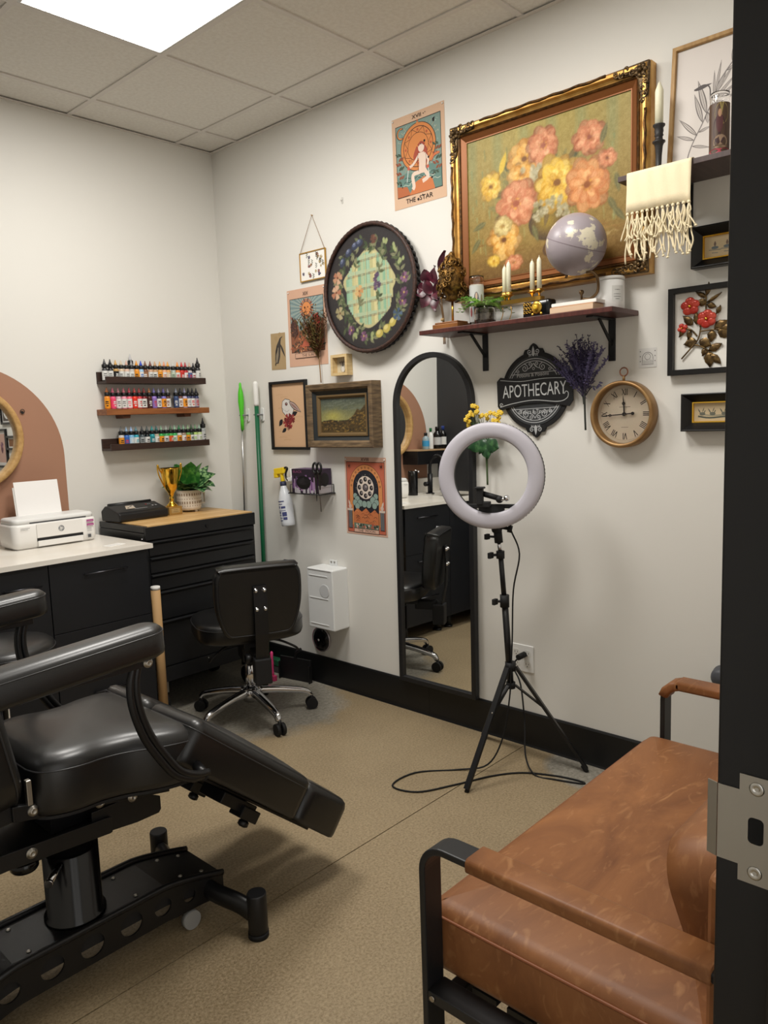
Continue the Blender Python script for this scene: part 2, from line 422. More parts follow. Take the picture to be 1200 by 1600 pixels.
# black cove baseboard
bb = MB()
prof = [(0,0),(.016,0),(.012,.008),(.010,.02),(.010,.148),(.006,.155),(0,.155)]
struct(part('baseboard_right', MB().rings([[(-p[0],y,p[1]) for p in prof] for y in (0,-1.52)], True, True, True, False), mat('baseboard_vinyl',(17,17,18),.42)))
struct(part('baseboard_right', MB().rings([[(-p[0],y,p[1]) for p in prof] for y in (-1.5215,YD)], True, True, True, False), MATS['baseboard_vinyl']))
struct(part('baseboard_back', MB().rings([[(x,-p[0],p[1]) for p in prof] for x in (-2.04,-.016)], True, True, True, False), MATS['baseboard_vinyl']))
struct(part('baseboard_front', MB().rings([[(x,YD+p[0],p[1]) for p in prof] for x in (DX1+.06,-.016)], True, True, True, False), MATS['baseboard_vinyl']))

# door frame with strike plate (hollow black metal, right-hand jamb in view)
FRAMEM = mat('door_frame_black', (16,16,18), .42, bump=.03, bscale=300)
def jamb(sgn, x):
    m = MB().box(*sorted((x, x+sgn*.05)), YD-.145, YD-.002, 0, DH)
    m.box(*sorted((x-sgn*.016, x)), YD-.125, YD-.062, 0, DH)
    return m
door = struct(part('door_1', MB().box(DX0-.05, DX1+.05, YD-.145, YD-.002, DH, DH+.05), FRAMEM, bevel=.003))
part('jamb', jamb(1, DX1), FRAMEM, door, bevel=.003)
part('jamb', jamb(-1, DX0), FRAMEM, door, bevel=.003)
# strike: T-shaped plate with lip, latch hole and two screws; local x = along +y world, y = z
sp_outline = [(-.0545,-.0615),(-.0545,.0615),(-.0225,.0615),(-.0225,.043),(.0,.043),(.0,-.043),(-.0225,-.043),(-.0225,-.0615)]
hole = rrect(.016,.030,.005,4,-.040,0)
def plate_with_hole(outline, hole, z0, z1):
    bm = bmesh.new()
    for z in (z0, z1):
        ov = [bm.verts.new((p[0],p[1],z)) for p in outline]; hv = [bm.verts.new((p[0],p[1],z)) for p in hole]
        es = [bm.edges.new((ov[i],ov[(i+1)%len(ov)])) for i in range(len(ov))]+[bm.edges.new((hv[i],hv[(i+1)%len(hv)])) for i in range(len(hv))]
        bmesh.ops.triangle_fill(bm, use_beauty=True, edges=es)
        if z == z0: o0, h0 = ov, hv
        else:
            for A_, B_ in ((o0,ov),(h0,hv)):
                for i in range(len(A_)):
                    j = (i+1)%len(A_)
                    try: bm.faces.new((A_[i],A_[j],B_[j],B_[i]))
                    except ValueError: pass
    bmesh.ops.recalc_face_normals(bm, faces=bm.faces)
    me = bpy.data.meshes.new('plate'); bm.to_mesh(me); bm.free(); return me
ROTJ = Euler((R(90),0,R(-90)))   # local x -> -y, y -> z, z -> -x (faces the opening)
spo = part('strike_plate', plate_with_hole([(-x,y) for x,y in sp_outline][::-1], [(-x,y) for x,y in hole][::-1], 0, .0016), STEEL, door, loc=(DX1-.0002, YD-.004, .997), rot=ROTJ, label='steel strike plate')
part('strike_hole', MB().prism([(-x,y) for x,y in rrect(.0155,.0295,.005,4,-.040,0)], .0001, .0006), mat('hole_dark',(4,4,4),.9), spo)
lp = MB().rings([[(-.001,y,.0016),(-.001,y,.0),(-.012,y,-.004),(-.0125,y,-.0024)] for y in (-.043,.043)], True, True, True, False)
part('strike_lip', lp, STEEL, spo)
for yy in (.048,-.048):
    sc = part('screw', MB().lathe([(.0078,.0016),(.0078,.0021),(.0062,.0028),(.0028,.0028),(.0024,.0019)], 16, T(.040,yy,0)), mat('screw_steel',(196,194,188),.3,1.0), spo)

# ------------------------------------------------------------------ suspended ceiling
XG = [0,-.238,-.848,-1.458,-2.068,-2.678,XL]; YG = [0,-.254,-.865,-1.476,-2.087,-2.698,-3.309,YD]
ceil = struct(part('ceiling', MB().box(XL-.1,.12,-5.4,.12,H+.10,H+.2), mat('plenum',(90,90,88),.9)))
TILE = mat('ceiling_tile', (226,223,216), .9, col2=(218,214,206), scale=60, bump=.35, bscale=260)
# pinholes on the mineral tiles
def pinholes(m):
    nt = m.node_tree; N = nt.nodes; L = nt.links; b = N['Principled BSDF']
    tc = N.new('ShaderNodeTexCoord'); v = N.new('ShaderNodeTexVoronoi'); v.inputs['Scale'].default_value = 85; L.new(tc.outputs['Object'], v.inputs['Vector'])
    r = N.new('ShaderNodeMapRange'); r.inputs[1].default_value = .06; r.inputs[2].default_value = .12; r.inputs[3].default_value = .62; r.inputs[4].default_value = 1.; L.new(v.outputs['Distance'], r.inputs[0])
    src = b.inputs['Base Color'].links[0].from_socket
    x = N.new('ShaderNodeMix'); x.data_type = 'RGBA'; x.blend_type = 'MULTIPLY'; x.inputs[0].default_value = 1.; L.new(src, x.inputs[6]); L.new(r.outputs[0], x.inputs[7]); L.new(x.outputs[2], b.inputs['Base Color'])
pinholes(TILE)
TBAR = mat('ceiling_grid_white', (214,209,203), .55)
for i in range(len(XG)-1):
    for j in range(len(YG)-1):
        if i == 2 and j in (2,4): continue
        cx, cy = (XG[i]+XG[i+1])/2, (YG[j]+YG[j+1])/2; wx, wy = abs(XG[i]-XG[i+1])-.004, abs(YG[j]-YG[j+1])-.004
        part('ceiling_tile', MB().box(-wx/2,wx/2,-wy/2,wy/2,0,.015), TILE, ceil, loc=(cx,cy,H+.002))
for x in XG[1:-1]: part('grid_bar', MB().box(-.012,.012,YD,0,-.004,.0015).box(-.002,.002,YD,0,.0015,.035), TBAR, ceil, loc=(x,0,H))
for j, y in enumerate(YG[1:-1]):
    for i in range(len(XG)-1):
        part('grid_bar', MB().box(XG[i+1]+(.012 if i < len(XG)-2 else 0),XG[i]-(.012 if i else 0),-.012,.012,-.004,.0015), TBAR, ceil, loc=(0,y,H))
part('wall_angle', MB().box(-.022,0,YD,0,-.006,-.0042).box(-.0015,0,YD,0,-.0042,.03), TBAR, ceil, loc=(0,0,H))
part('wall_angle', MB().box(-2.04,-.022,-.022,0,-.006,-.0042).box(-2.04,0,-.0015,0,-.0042,.03), TBAR, ceil, loc=(0,0,H))
part('wall_angle', MB().box(XL,0,YD,YD+.022,-.006,-.0042), TBAR, ceil, loc=(0,0,H))
# hall ceiling beyond the door wall
part('hall_ceiling', MB().box(XL-.1,.12,-5.4,YD-.13,H-.3,H-.28), mat('hall_white',(200,198,192),.8), ceil)

# two flat ceiling light panels, 0.61 m square, one tile apart about the middle of the room
em = bpy.data.materials.new('light_diffuser'); em.use_nodes = True
bs = em.node_tree.nodes['Principled BSDF']; bs.inputs['Base Color'].default_value = (.9,.9,.9,1); bs.inputs['Emission Color'].default_value = (1.0,.966,.91,1); bs.inputs['Emission Strength'].default_value = LIGHT_STRENGTH
lw = .586
for ly, lab in ((-1.1705,'bright square white light panel in the ceiling nearest the corner'),(-2.3925,'bright square white light panel in the ceiling nearest the door')):
    lt = thing('ceiling_light', lab, 'ceiling light', (-1.153,ly,H))
    part('frame', picture_frame(MB(), lw, lw+.001, [(0,.02),(0,-.003),(.010,-.005),(.014,-.001),(.014,.01)]), mat('light_frame',(215,215,212),.4), lt)
    q = lw/2-.014
    part('diffuser', MB().add([(-q,-q,0),(-q,q,0),(q,q,0),(q,-q,0)], [(0,1,2,3)]), em, lt)
# ================================================================== worktop, cabinets, tool chest
MELA = mat('cabinet_black', (20,22,27), .5)
cz0, cz1 = .10, .884
def cabinet(x0, x1, fronts, label):
    t = thing('base_cabinet', label, 'cabinet', ((x0+x1)/2, -.30, 0))
    w2 = (x1-x0)/2
    part('body', MB().box(-w2,-w2+.018,-.29,.285,cz0,cz1).box(w2-.018,w2,-.29,.285,cz0,cz1).box(-w2+.018,w2-.018,-.29,.285,cz0,cz0+.018).box(-w2+.018,w2-.018,.27,.285,cz0+.018,cz1).box(-w2+.018,w2-.018,-.29,-.272,cz0+.018,cz1), MELA, t)
    for z0, z1, kind, hz, hx0, hx1 in fronts:
        d = part(kind, MB().box(-w2+.0015, w2-.0015, -.31, -.2905, z0+.0015, z1-.0015), MELA, t, bevel=.0012)
        h = MB().cyl((hx0,-.325,hz),(hx1,-.325,hz),.004,10)
        h.cyl((hx0+.015,-.325,hz),(hx0+.015,-.309,hz),.0035,8).cyl((hx1-.015,-.325,hz),(hx1-.015,-.309,hz),.0035,8)
        part('handle', h, mat('dark_handle',(74,74,78),.35,1.0), d)
    for sx in (-1,1):
        for y in (-.24,.22): part('leg', MB().cyl((sx*(w2-.06),y,0),(sx*(w2-.06),y,cz0),.02,14).cyl((sx*(w2-.06),y,0),(sx*(w2-.06),y,.012),.03,14), BLACK, t)
    return t
cabinet(-1.40, -.936, [(.575,cz1,'drawer_front',.815,-.086,.122),(.345,.575,'drawer_front',.525,-.086,.122),(cz0,.345,'drawer_front',.278,-.086,.122)], 'black three-drawer base cabinet under the right end of the worktop')
cabinet(-2.035, -1.401, [(cz0,cz1,'door_front',.80,.12,.28)], 'black base cabinet with one wide door below the sink')
QUARTZ = mat('white_quartz', (236,231,222), .25, col2=(226,218,205), scale=5, detail=6, lo=.45, hi=.75)
wt = thing('worktop', 'white quartz worktop with low backsplash above the black cabinets', 'worktop', (-1.476,-.3125,.884))
# top with a sink cut-out
SX0, SX1, SY0, SY1 = -.54, -.14, -.2, .12
tb = MB()
for a in ((-.563,SX0,-.3125,.3115),(SX1,.563,-.3125,.3115),(SX0,SX1,-.3125,SY0),(SX0,SX1,SY1,.3115)): tb.box(a[0],a[1],a[2],a[3],0,.021)
part('slab', tb, QUARTZ, wt)
part('backsplash', MB().box(-.563,.34,.292,.3115,.0212,.126), QUARTZ, wt, bevel=.0015)
sk = MB().box(SX0,SX1,SY0,SY1,-.16,-.155).box(SX0-.003,SX0,SY0,SY1,-.16,-.001).box(SX1,SX1+.003,SY0,SY1,-.16,-.001).box(SX0,SX1,SY0-.003,SY0,-.16,-.001).box(SX0,SX1,SY1,SY1+.003,-.16,-.001)
si = thing('sink','steel sink bowl set under the white worktop','sink',(-1.476,-.3125,.884)); part('bowl', sk, STEEL, si); part('drain', MB().lathe([(.03,-.1549),(.028,-.152),(.01,-.153)],18,T((SX0+SX1)/2,(SY0+SY1)/2,0)), CHROME, si)
ctop = .9052
# faucet and soap dispenser (seen in the tall mirror)
t = thing('faucet', 'matt black gooseneck faucet standing behind the sink', 'faucet', (-1.735,-.168,ctop))
part('body', MB().cyl((0,0,0),(0,0,.006),.032,18).cyl((0,0,0),(0,0,.15),.019,18), BLACK, t)
part('spout', MB().tube(spline([(0,0,.14),(0,0,.21),(-.006,-.02,.262),(-.014,-.06,.285),(-.02,-.10,.262),(-.022,-.115,.21),(-.022,-.115,.17)],6), .0125, 12).cyl((-.022,-.115,.175),(-.022,-.115,.12),.016,14), BLACK, t)
part('lever', MB().cyl((.02,0,.075),(.06,0,.075),.017,14), BLACK, t)
t = thing('soap_dispenser', 'black cylindrical soap dispenser on the worktop beside the faucet', 'soap dispenser', (-1.55,-.155,ctop))
part('body', MB().lathe([(.036,0),(.037,.004),(.037,.176),(.033,.18)],24), BLACKG, t)
part('spout', MB().tube([(0,0,.176),(0,-.01,.183),(0,-.05,.180),(0,-.062,.170)],.006,8), CHROME, t)
# dark box shelf on the back wall over the sink
t = thing('box_shelf', 'black box shelf with pale wooden top on the back wall above the sink', 'shelf', onA(-1.825,1.125), WALLA)
part('box', MB().box(-.208,.208,0,.10,.001,.15), BLACK, t, bevel=.002)
part('top_board', MB().box(-.210,.210,.1001,.11,.001,.154), mat('shelf_oak',(190,160,124),.5,col2=(168,136,100),scale=14,stretch=(1,12,1)), t, bevel=.001)
zt = 1.2355
def shelfbottle(x, h, r, bm, capm, label, lab=None, capc=None):
    t = thing('bottle', label, 'bottle', (x,-.085,zt))
    part('body', MB().lathe([(r*.95,0),(r,.004),(r,h*.62),(r*.85,h*.7),(r*.4,h*.8),(r*.38,h*.84)],18), bm, t)
    part('cap', MB().lathe([(r*.48,h*.82),(r*.48,h*.985),(r*.42,h)],16), capm, t)
    if lab: part('label', MB().lathe([(r*1.01,h*.18),(r*1.01,h*.52)],18,cap0=False,cap1=False), lab, t)
shelfbottle(-1.79,.125,.028,mat('clear_blueish',(150,170,178),.15),BLACK,'short clear bottle with blue label and black cap above the sink',mat('lab_blue',(60,150,200),.5))
shelfbottle(-1.85,.16,.021,PLASTICW,mat('cap_green',(30,110,60),.4),'white bottle with green cap on the shelf above the sink')
shelfbottle(-1.93,.17,.034,BLACKG,BLACK,'black pump bottle with small white label above the sink',mat('lab_grey',(190,190,190),.5))
shelfbottle(-2.0,.175,.028,BLACKG,mat('cap_blue',(40,60,130),.4),'dark bottle with blue cap and white label by the black wall',mat('lab_white',(220,220,216),.5))

# round wooden mirror on the painted arch
MIRR = mat('mirror_glass', (242,244,243), .01, 1.0)
OAKF = mat('pale_oak', (196,158,102), .45, col2=(176,136,82), scale=9, stretch=(6,6,1))
t = thing('round_mirror', 'round mirror in pale wooden ring frame on the brown painted arch', 'mirror', onA(-1.458,1.42,.0015), WALLA)
part('frame', MB().rings([[(r*math.cos(2*PI*i/64), r*math.sin(2*PI*i/64), z) for i in range(64)] for r, z in ((.235,0),(.243,.006),(.243,.036),(.238,.042),(.218,.042),(.213,.037),(.213,.01))],True,False,False,True), OAKF, t)
part('glass', MB().lathe([(.222,.004),(.222,.012)],64,smooth=False), MIRR, t)
t = thing('wall_hook', 'tiny dark wire hook beside the round wooden mirror', 'hook', onA(-1.198,1.535,.001), WALLA)
part('plate', MB().cyl((0,0,0),(0,0,.004),.006,10), BLACK, t); part('loop', MB().tube([(.010*math.cos(2*PI*i/14),.004+.010*math.sin(2*PI*i/14),.006) for i in range(14)],.0016,6,True), BLACK, t)

# printer
t = thing('printer', 'compact white inkjet printer with blank paper loaded on the worktop', 'printer', (-1.195,-.175,ctop))
PW = mat('printer_white',(236,234,230),.32)
part('body', MB().cushion(rrect(.403,.176,.032,6), [(.018,.0),(.004,.012),(0,.04),(0,.105),(.004,.113),(.012,.116)]), PW, t)
part('lid', MB().cushion(rrect(.385,.165,.026,6,0,.004), [(0,.1155),(0,.132),(.006,.139),(.014,.141)]), mat('printer_lid',(226,226,224),.38), t)
part('scan_slot', MB().box(-.12,.15,-.0795,-.0765,.1165,.1215), mat('slot_dark',(50,52,56),.6), t)
part('front_panel', MB().box(-.095,.125,-.0925,-.0885,.048,.112), PW, t, bevel=.001)
part('output_slot', MB().box(-.095,.125,-.0905,-.087,.032,.046), mat('slot_black',(18,18,20),.6), t)
part('output_tray', MB().box(-.093,.123,-.094,-.088,.008,.034), PW, t, bevel=.002)
pr = Cv()
pr.ring(.02,.080,.0125,.0142,(120,122,124)); pr.circ(.02,.080,.0128,(150,152,154))
pr.line([(.0135,.091),(.0175,.080)],.0022,(236,234,230)); pr.line([(.0115,.071),(.0175,.087)],.0022,(236,234,230)); pr.line([(.0165,.083),(.0195,.085),(.0192,.081),(.0168,.0735)],.002,(236,234,230))
pr.line([(.0225,.0865),(.0175,.0665)],.0022,(236,234,230)); pr.ring(.0245,.0805,.0022,.0044,(236,234,230),16)
for k, yy in enumerate((.094,.075)):
    pr.rect(.145,yy,.180,yy+.011,(178,62,138)); pr.rect(.148,yy+.002,.176,yy+.004,(226,180,210))
for yy in (.064,.058,.05): pr.rect(.145,yy,.168,yy+.002,(170,170,172))
pr.rect(.147,.018,.163,.034,(90,92,96)); 
pr.rect(-.168,.098,-.125,.1,(150,150,150)); pr.rect(-.168,.092,-.135,.094,(170,170,170))
lg_ = part('logo_print', pr, PRINT, t, loc=(0,-.0929,0), rot=(R(90),0,0))
ps = MB().rings([[(-.11,y,z),(.10,y,z),(.10,y+.0012,z),(-.11,y+.0012,z)] for y, z in ((.062,.12),(.088,.30))],True,True,True,False)
part('paper_sheet', ps, mat('paper_white',(244,242,240),.7), t)
part('paper_support', MB().rings([[(-.116,y,z),(.095,y,z),(.095,y+.005,z),(-.116,y+.005,z)] for y, z in ((.066,.12),(.089,.275))],True,True,True,False), PW, t)
t = thing('paper_slip', 'small white paper slip lying on the worktop by the printer', 'paper', (-1.04,-.5,ctop), (0,0,R(12)))
part('sheet', MB().box(-.045,.045,-.028,.028,0,.0008), mat('paper_slip_white',(238,236,232),.6), t)
sl = Cv(z=.0009)
for k in range(4): sl.rect(-.036,.012-k*.009,.036-.01*(k%2),.014-k*.009,(196,194,190))
part('print', sl, PRINT, t)

# rolling tool chest
CH = mat('chest_black',(24,25,27),.36,bump=.05,bscale=700)
cx0, cx1 = -.862, -.198
t = thing('tool_chest', 'black steel rolling tool chest with wooden top in the corner', 'tool chest', ((cx0+cx1)/2,-.245,0))
cw = (cx1-cx0)/2; fy = -.225
part('body', MB().box(-cw,cw,fy+.006,.225,.165,.93), CH, t, bevel=.004)
part('top_rail', MB().box(-cw,cw,fy-.006,fy+.0055,.895,.96).box(-cw,-cw+.02,fy+.0056,.225,.931,.962), CH, t, bevel=.003)
part('lock', MB().cyl((.02,fy-.0062,.925),(.02,fy-.013,.925),.009,16), BLACKG, t)
part('corner_bolt', MB().cyl((-cw-.0005,fy+.03,.90),(-cw-.004,fy+.03,.90),.006,12), CHROME, t)
WOODT = mat('butcher_block',(214,176,118),.4,col2=(190,146,88),scale=7,stretch=(1,14,1),detail=6)
for k in range(8):
    y0 = fy+.012+k*(.213/4)*.985
    part('wood_strip', MB().box(-cw+.022,cw-.004,y0,y0+.0515,.932,.965), WOODT if k%3 else mat('butcher_block_light',(226,190,134),.4,col2=(204,162,104),scale=7,stretch=(1,14,1)), t, bevel=.0008)
for z0, z1 in ((.812,.893),(.727,.812),(.637,.727),(.487,.637),(.247,.487)):
    d = part('drawer', MB().box(-cw+.018,cw-.018,fy-.003,fy+.005,z0+.004,z1-.004), CH, t, bevel=.0015)
    pf = [(fy-.003,z1-.024),(fy-.010,z1-.018),(fy-.016,z1-.010),(fy-.015,z1-.006),(fy-.009,z1-.008),(fy-.003,z1-.0045)]
    part('pull', MB().rings([[(x,p[0],p[1]) for p in pf] for x in (-cw+.018,cw-.018)],True,True,True,False), mat('pull_black',(30,31,33),.28), d)
    part('slide_gap', MB().box(-cw+.012,cw-.012,fy+.0052,fy+.0058,z1-.005,z1+.003), mat('gap_black',(4,4,4),.9), d)
part('bottom_rail', MB().box(-cw,cw,fy-.004,fy+.0055,.17,.245), CH, t, bevel=.002)
part('rivet', MB().ball((-.02,fy-.004,.232),.004,8,6), CHROME, t)
for sx in (-1,1):
    for y in (fy+.05,.17):
        cs = part('caster', MB().cyl((sx*(cw-.06)-.016,y,.052),(sx*(cw-.06)+.016,y,.052),.052,18), RUBBER, t)
        part('fork', MB().box(sx*(cw-.06)-.026,sx*(cw-.06)+.026,y-.03,y+.03,.106,.164), STEEL, cs, bevel=.004)
ztop = .9655

# stencil printer
t = thing('stencil_printer', 'flat black stencil printer lying on the wooden chest top', 'printer', (-.712,-.125,ztop), (0,0,R(3)))
pr_ = [(-.085,0),(.085,0),(.088,.05),(.05,.077),(.03,.078),(-.07,.05),(-.088,.04),(-.09,.012)]
part('body', MB().rings([[(x,p[0],p[1]) for p in pr_] for x in (-.145,.145)],True,True,True,False), mat('stencil_black',(24,24,26),.42), t, bevel=.006)
part('rear_roller', MB().cyl((-.125,.045,.078),(.125,.045,.078),.011,14), BLACK, t)
tl = math.degrees(math.atan2(.028,.10))
pt = Cv()
pt.poly([(-.075,-.02),(-.02,-.02),(-.01,.025),(-.055,.025)],(196,180,160)); pt.line([(-.06,-.01),(-.02,.018)],.006,(60,60,60)); pt.line([(-.05,.0),(-.01,.01)],.004,(220,216,210)); pt.rect(-.03,-.03,.045,-.026,(180,180,180))
for k in range(3): pt.rect(.06+.012*k,.012,.068+.012*k,.02,(130,132,134) if k else (190,40,40))
pt.circ(.09,-.008,.006,(170,170,172)); pt.circ(.11,-.008,.006,(170,170,172))
part('panel_print', pt, PRINT, t, loc=(0,-.0205,.0655), rot=(R(tl),0,0))
# trophy
t = thing('trophy', 'shiny golden two-handled trophy cup on a small plinth', 'trophy', (-.507,-.155,ztop))
part('plinth', MB().box(-.040,.040,-.034,.034,0,.045), mat('plinth_gold',(176,140,78),.35,.4), t, bevel=.0015)
pq = Cv(); pq.rect(-.026,-.012,.026,.012,(206,172,104)); pq.text('Artist',0,.004,.007,(70,50,24)); pq.rect(-.018,-.007,.018,-.005,(110,86,46))
part('plaque', pq, PRINTG, t, loc=(0,-.0343,.023), rot=(R(90),0,0))
part('cup', MB().lathe([(.030,.045),(.031,.05),(.022,.058),(.012,.068),(.010,.078),(.013,.084),(.0125,.09),(.010,.094),(.011,.104),(.016,.108),(.014,.114),(.020,.122),(.034,.142),(.043,.172),(.047,.21),(.052,.247),(.055,.253),(.053,.254),(.044,.21),(.03,.15),(.004,.13)],32,cap1=True), GOLD, t)
for s in (-1,1): part('handle', MB().tube(spline([(s*.046,0,.225),(s*.062,0,.245),(s*.07,0,.272),(s*.074,0,.262),(s*.070,0,.225),(s*.056,0,.19),(s*.038,0,.152)],5),.0038,8), GOLD, t)
# mug planter with variegated leaves
t = thing('potted_plant', 'leafy green plant in patterned white footed mug planter', 'potted plant', (-.372,-.115,ztop))
CERM = mat('ceramic_cream',(226,218,204),.4)
part('pot', MB().lathe([(.052,.010),(.062,.014),(.066,.03),(.068,.118),(.066,.122),(.062,.12),(.061,.06),(.02,.055)],32), CERM, t)
for k in range(3): part('foot', MB().lathe([(.009,0),(.009,.011)],10,T(.045*math.cos(k*2.094-1.3),.045*math.sin(k*2.094-1.3),0)), CERM, t)
part('handle', MB().sweep([(.064,-.002,.098),(.098,-.002,.098),(.098,-.002,.040),(.064,-.002,.040)],[(-.009,-.004),(.009,-.004),(.009,.004),(-.009,.004)],smooth=False), CERM, t)
pp = MB()
for row, z in enumerate((.098,.074,.054,.036)):
    n = 30
    for k in range(n):
        a0 = 2*PI*k/n; dw = .055 if row in (0,2) else .03; hh = .007 if row in (0,2) else .003
        r0 = .0684 if z > .05 else .0675
        pp.add([(r0*math.cos(a0-dw),r0*math.sin(a0-dw),z-hh),(r0*math.cos(a0+dw),r0*math.sin(a0+dw),z-hh),(r0*math.cos(a0+dw),r0*math.sin(a0+dw),z+hh),(r0*math.cos(a0-dw),r0*math.sin(a0-dw),z+hh)],[(0,1,2,3)])
part('glaze_pattern', pp, mat('glaze_tan',(150,132,112),.5), t)
part('soil', MB().lathe([(.061,.108),(.02,.112)],20), mat('soil',(40,30,22),.9), t)
def leaf3d(mb, base, ang, elev, L, W, droop=.4, n=7, fold=.25, twist=0):
    # a broad leaf: midrib rises at elev and droops; returns verts in a strip of 5 across
    rows = []; c = Vector(base); e = R(elev); d = Vector((math.cos(R(ang)),math.sin(R(ang)),0)); sd = Vector((-d.y,d.x,0)).lerp(Vector((0,0,1)), 0)
    for i in range(n+1):
        t_ = i/n; w_ = W*math.sin(PI*min(1,(t_*.92+.06))**.85)
        if i == n: w_ = W*.02
        nrm = (-d*math.sin(e)+Vector((0,0,1))*math.cos(e))
        sd2 = (sd*math.cos(R(twist))+nrm*math.sin(R(twist)))
        nr2 = nrm*math.cos(R(twist))-sd*math.sin(R(twist))
        rows.append([c+sd2*(w_*q)+nr2*(abs(q)*w_*fold) for q in (-1,-.5,0,.5,1)])
        c = c+(d*math.cos(e)+Vector((0,0,1))*math.sin(e))*(L/n); e -= droop/n*1.8
    vs = [p for r in rows for p in r]; fs = []
    for i in range(n):
        for k in range(4): fs.append((i*5+k,i*5+k+1,(i+1)*5+k+1,(i+1)*5+k))
    mb.add(vs, fs, True)
def leafmat(name, dark, light, scale=26):
    m = bpy.data.materials.new(name); m.use_nodes = True; nt = m.node_tree; b = nt.nodes['Principled BSDF']; b.inputs['Roughness'].default_value = .35
    tc = nt.nodes.new('ShaderNodeTexCoord'); v = nt.nodes.new('ShaderNodeTexNoise'); v.inputs['Scale'].default_value = scale; v.inputs['Detail'].default_value = 3
    nt.links.new(tc.outputs['Object'], v.inputs['Vector']); r = nt.nodes.new('ShaderNodeValToRGB'); r.color_ramp.elements[0].position=.48; r.color_ramp.elements[0].color=lin(dark); r.color_ramp.elements[1].position=.62; r.color_ramp.elements[1].color=lin(light)
    nt.links.new(v.outputs['Fac'], r.inputs['Fac']); nt.links.new(r.outputs['Color'], b.inputs['Base Color']); return m
LVA = leafmat('leaf_bright',(52,122,48),(112,184,84)); LVB = leafmat('leaf_variegated',(30,72,38),(140,178,116),60)
for (a, e, L, W, dr, mm, tw) in ((250,76,.19,.034,.35,LVA,0),(290,72,.185,.033,.3,LVA,10),(232,72,.17,.03,.3,LVA,-20),(330,55,.17,.033,.6,LVB,30),(270,35,.14,.036,.9,LVB,0),(305,40,.15,.036,.8,LVB,15),(140,45,.14,.026,.9,LVA,-20),(165,60,.2,.02,.5,LVB,0),(10,48,.2,.018,.15,LVB,40),(90,70,.19,.03,.4,LVA,0),(50,60,.18,.028,.5,LVA,0),(235,50,.13,.03,.7,LVB,0),(345,30,.13,.03,.9,LVB,20)):
    m_ = MB(); leaf3d(m_, (.012*math.cos(R(a)),.012*math.sin(R(a)),.105), a, e, L*1.04, W*1.9, dr*.8, fold=.22, twist=tw)
    part('leaf', m_, mm, t)

# ------------------------------------------------------------------ three ink shelves on the back wall
WENGE = mat('dark_shelf_wood',(58,38,30),.5,col2=(44,28,22),scale=10,stretch=(1,10,10))
ACAC = mat('acacia_wood',(150,94,52),.45,col2=(116,66,34),scale=8,stretch=(1,9,9),detail=6)
def ledge(x0, x1, z, label):
    t = thing('picture_ledge', label, 'shelf', onA((x0+x1)/2, z), WALLA); w2 = (x1-x0)/2
    part('back_board', MB().box(-w2,w2,.0,.062,.0005,.012), WENGE, t, bevel=.001)
    part('bottom_board', MB().box(-w2,w2,0,.012,.0122,.09), WENGE, t, bevel=.001)
    part('front_lip', MB().box(-w2,w2,0,.034,.0902,.102), WENGE, t, bevel=.001)
ledge(-.805,-.203,1.672,'dark wooden picture ledge holding the uppermost row of ink bottles')
ledge(-.805,-.203,1.326,'dark wooden picture ledge holding the lowest row of ink bottles')
t = thing('wall_shelf', 'reddish brown plank shelf holding the middle row of ink bottles', 'shelf', onA(-.505,1.510), WALLA)
part('board', MB().box(-.312,.312,0,.031,.0005,.105), ACAC, t, bevel=.002)
for x in (-.19,.18): part('support_peg', MB().prism([(-.022,0),(-.018,-.018),(.018,-.018),(.022,0)],.004,.085,T(x,-.0002,0)), mat('peg_wood',(96,56,36),.5), t)
LABM = objcol_mat('ink_label',.5); BODM = objcol_mat('ink_body',.25); TIPM = objcol_mat('ink_tip',.3)
me_body = MB().lathe([(.0125,0),(.0142,.002),(.0142,.058),(.012,.064),(.008,.067)],16).mesh('bottle_body'); me_body.materials.append(BODM)
me_lab = MB().lathe([(.0145,.006),(.0145,.052)],16,cap0=False,cap1=False).mesh('bottle_label'); me_lab.materials.append(LABM)
me_mark = MB()
for (z0, z1, a0, a1) in ((.034,.040,-2.2,-1.2),(.026,.030,-2.3,-1.1),(.014,.020,-2.0,-1.3)):
    n = 5
    me_mark.add([(.0147*math.cos(a0+(a1-a0)*i/n),.0147*math.sin(a0+(a1-a0)*i/n),z) for z in (z0,z1) for i in range(n+1)], [(i,i+1,n+2+i,n+1+i) for i in range(n)])
me_mark = me_mark.mesh('label_marks'); me_mark.materials.append(LABM)
me_cap = MB().lathe([(.0135,.0672),(.0138,.069),(.0138,.082),(.0125,.084)],16).mesh('bottle_cap'); me_cap.materials.append(BLACK)
me_tip = MB().lathe([(.0085,.0842),(.0075,.090),(.004,.100),(.0024,.108),(.0018,.110)],12).mesh('bottle_tip'); me_tip.materials.append(TIPM)
ORD = ['first','second','third','fourth','fifth','sixth','seventh','eighth','ninth','tenth','eleventh','twelfth','thirteenth','fourteenth','fifteenth','sixteenth','seventeenth','eighteenth','nineteenth','twentieth','twenty-first','twenty-second','twenty-third']
def inkbottle(x, y, z, lab, body, tip, mark, label, grp, sc=1.0):
    t = thing('ink_bottle', label, 'bottle', (x,y,z), (0,0,rnd.uniform(-.5,.5)), grp); t.scale = (sc if sc < 1.1 else 1.05, sc if sc < 1.1 else 1.05, sc)
    b = link('body', me_body, t); b.color = lin(body)
    l = link('label', me_lab, t); l.color = lin(lab)
    k = link('label_print', me_mark, l); k.color = lin(mark)
    link('cap', me_cap, t); q = link('tip', me_tip, t); q.color = lin(tip)
W_=(222,222,218); OR_=(232,150,34); K_=(24,24,26)
names = {W_:'white', OR_:'orange', K_:'black'}
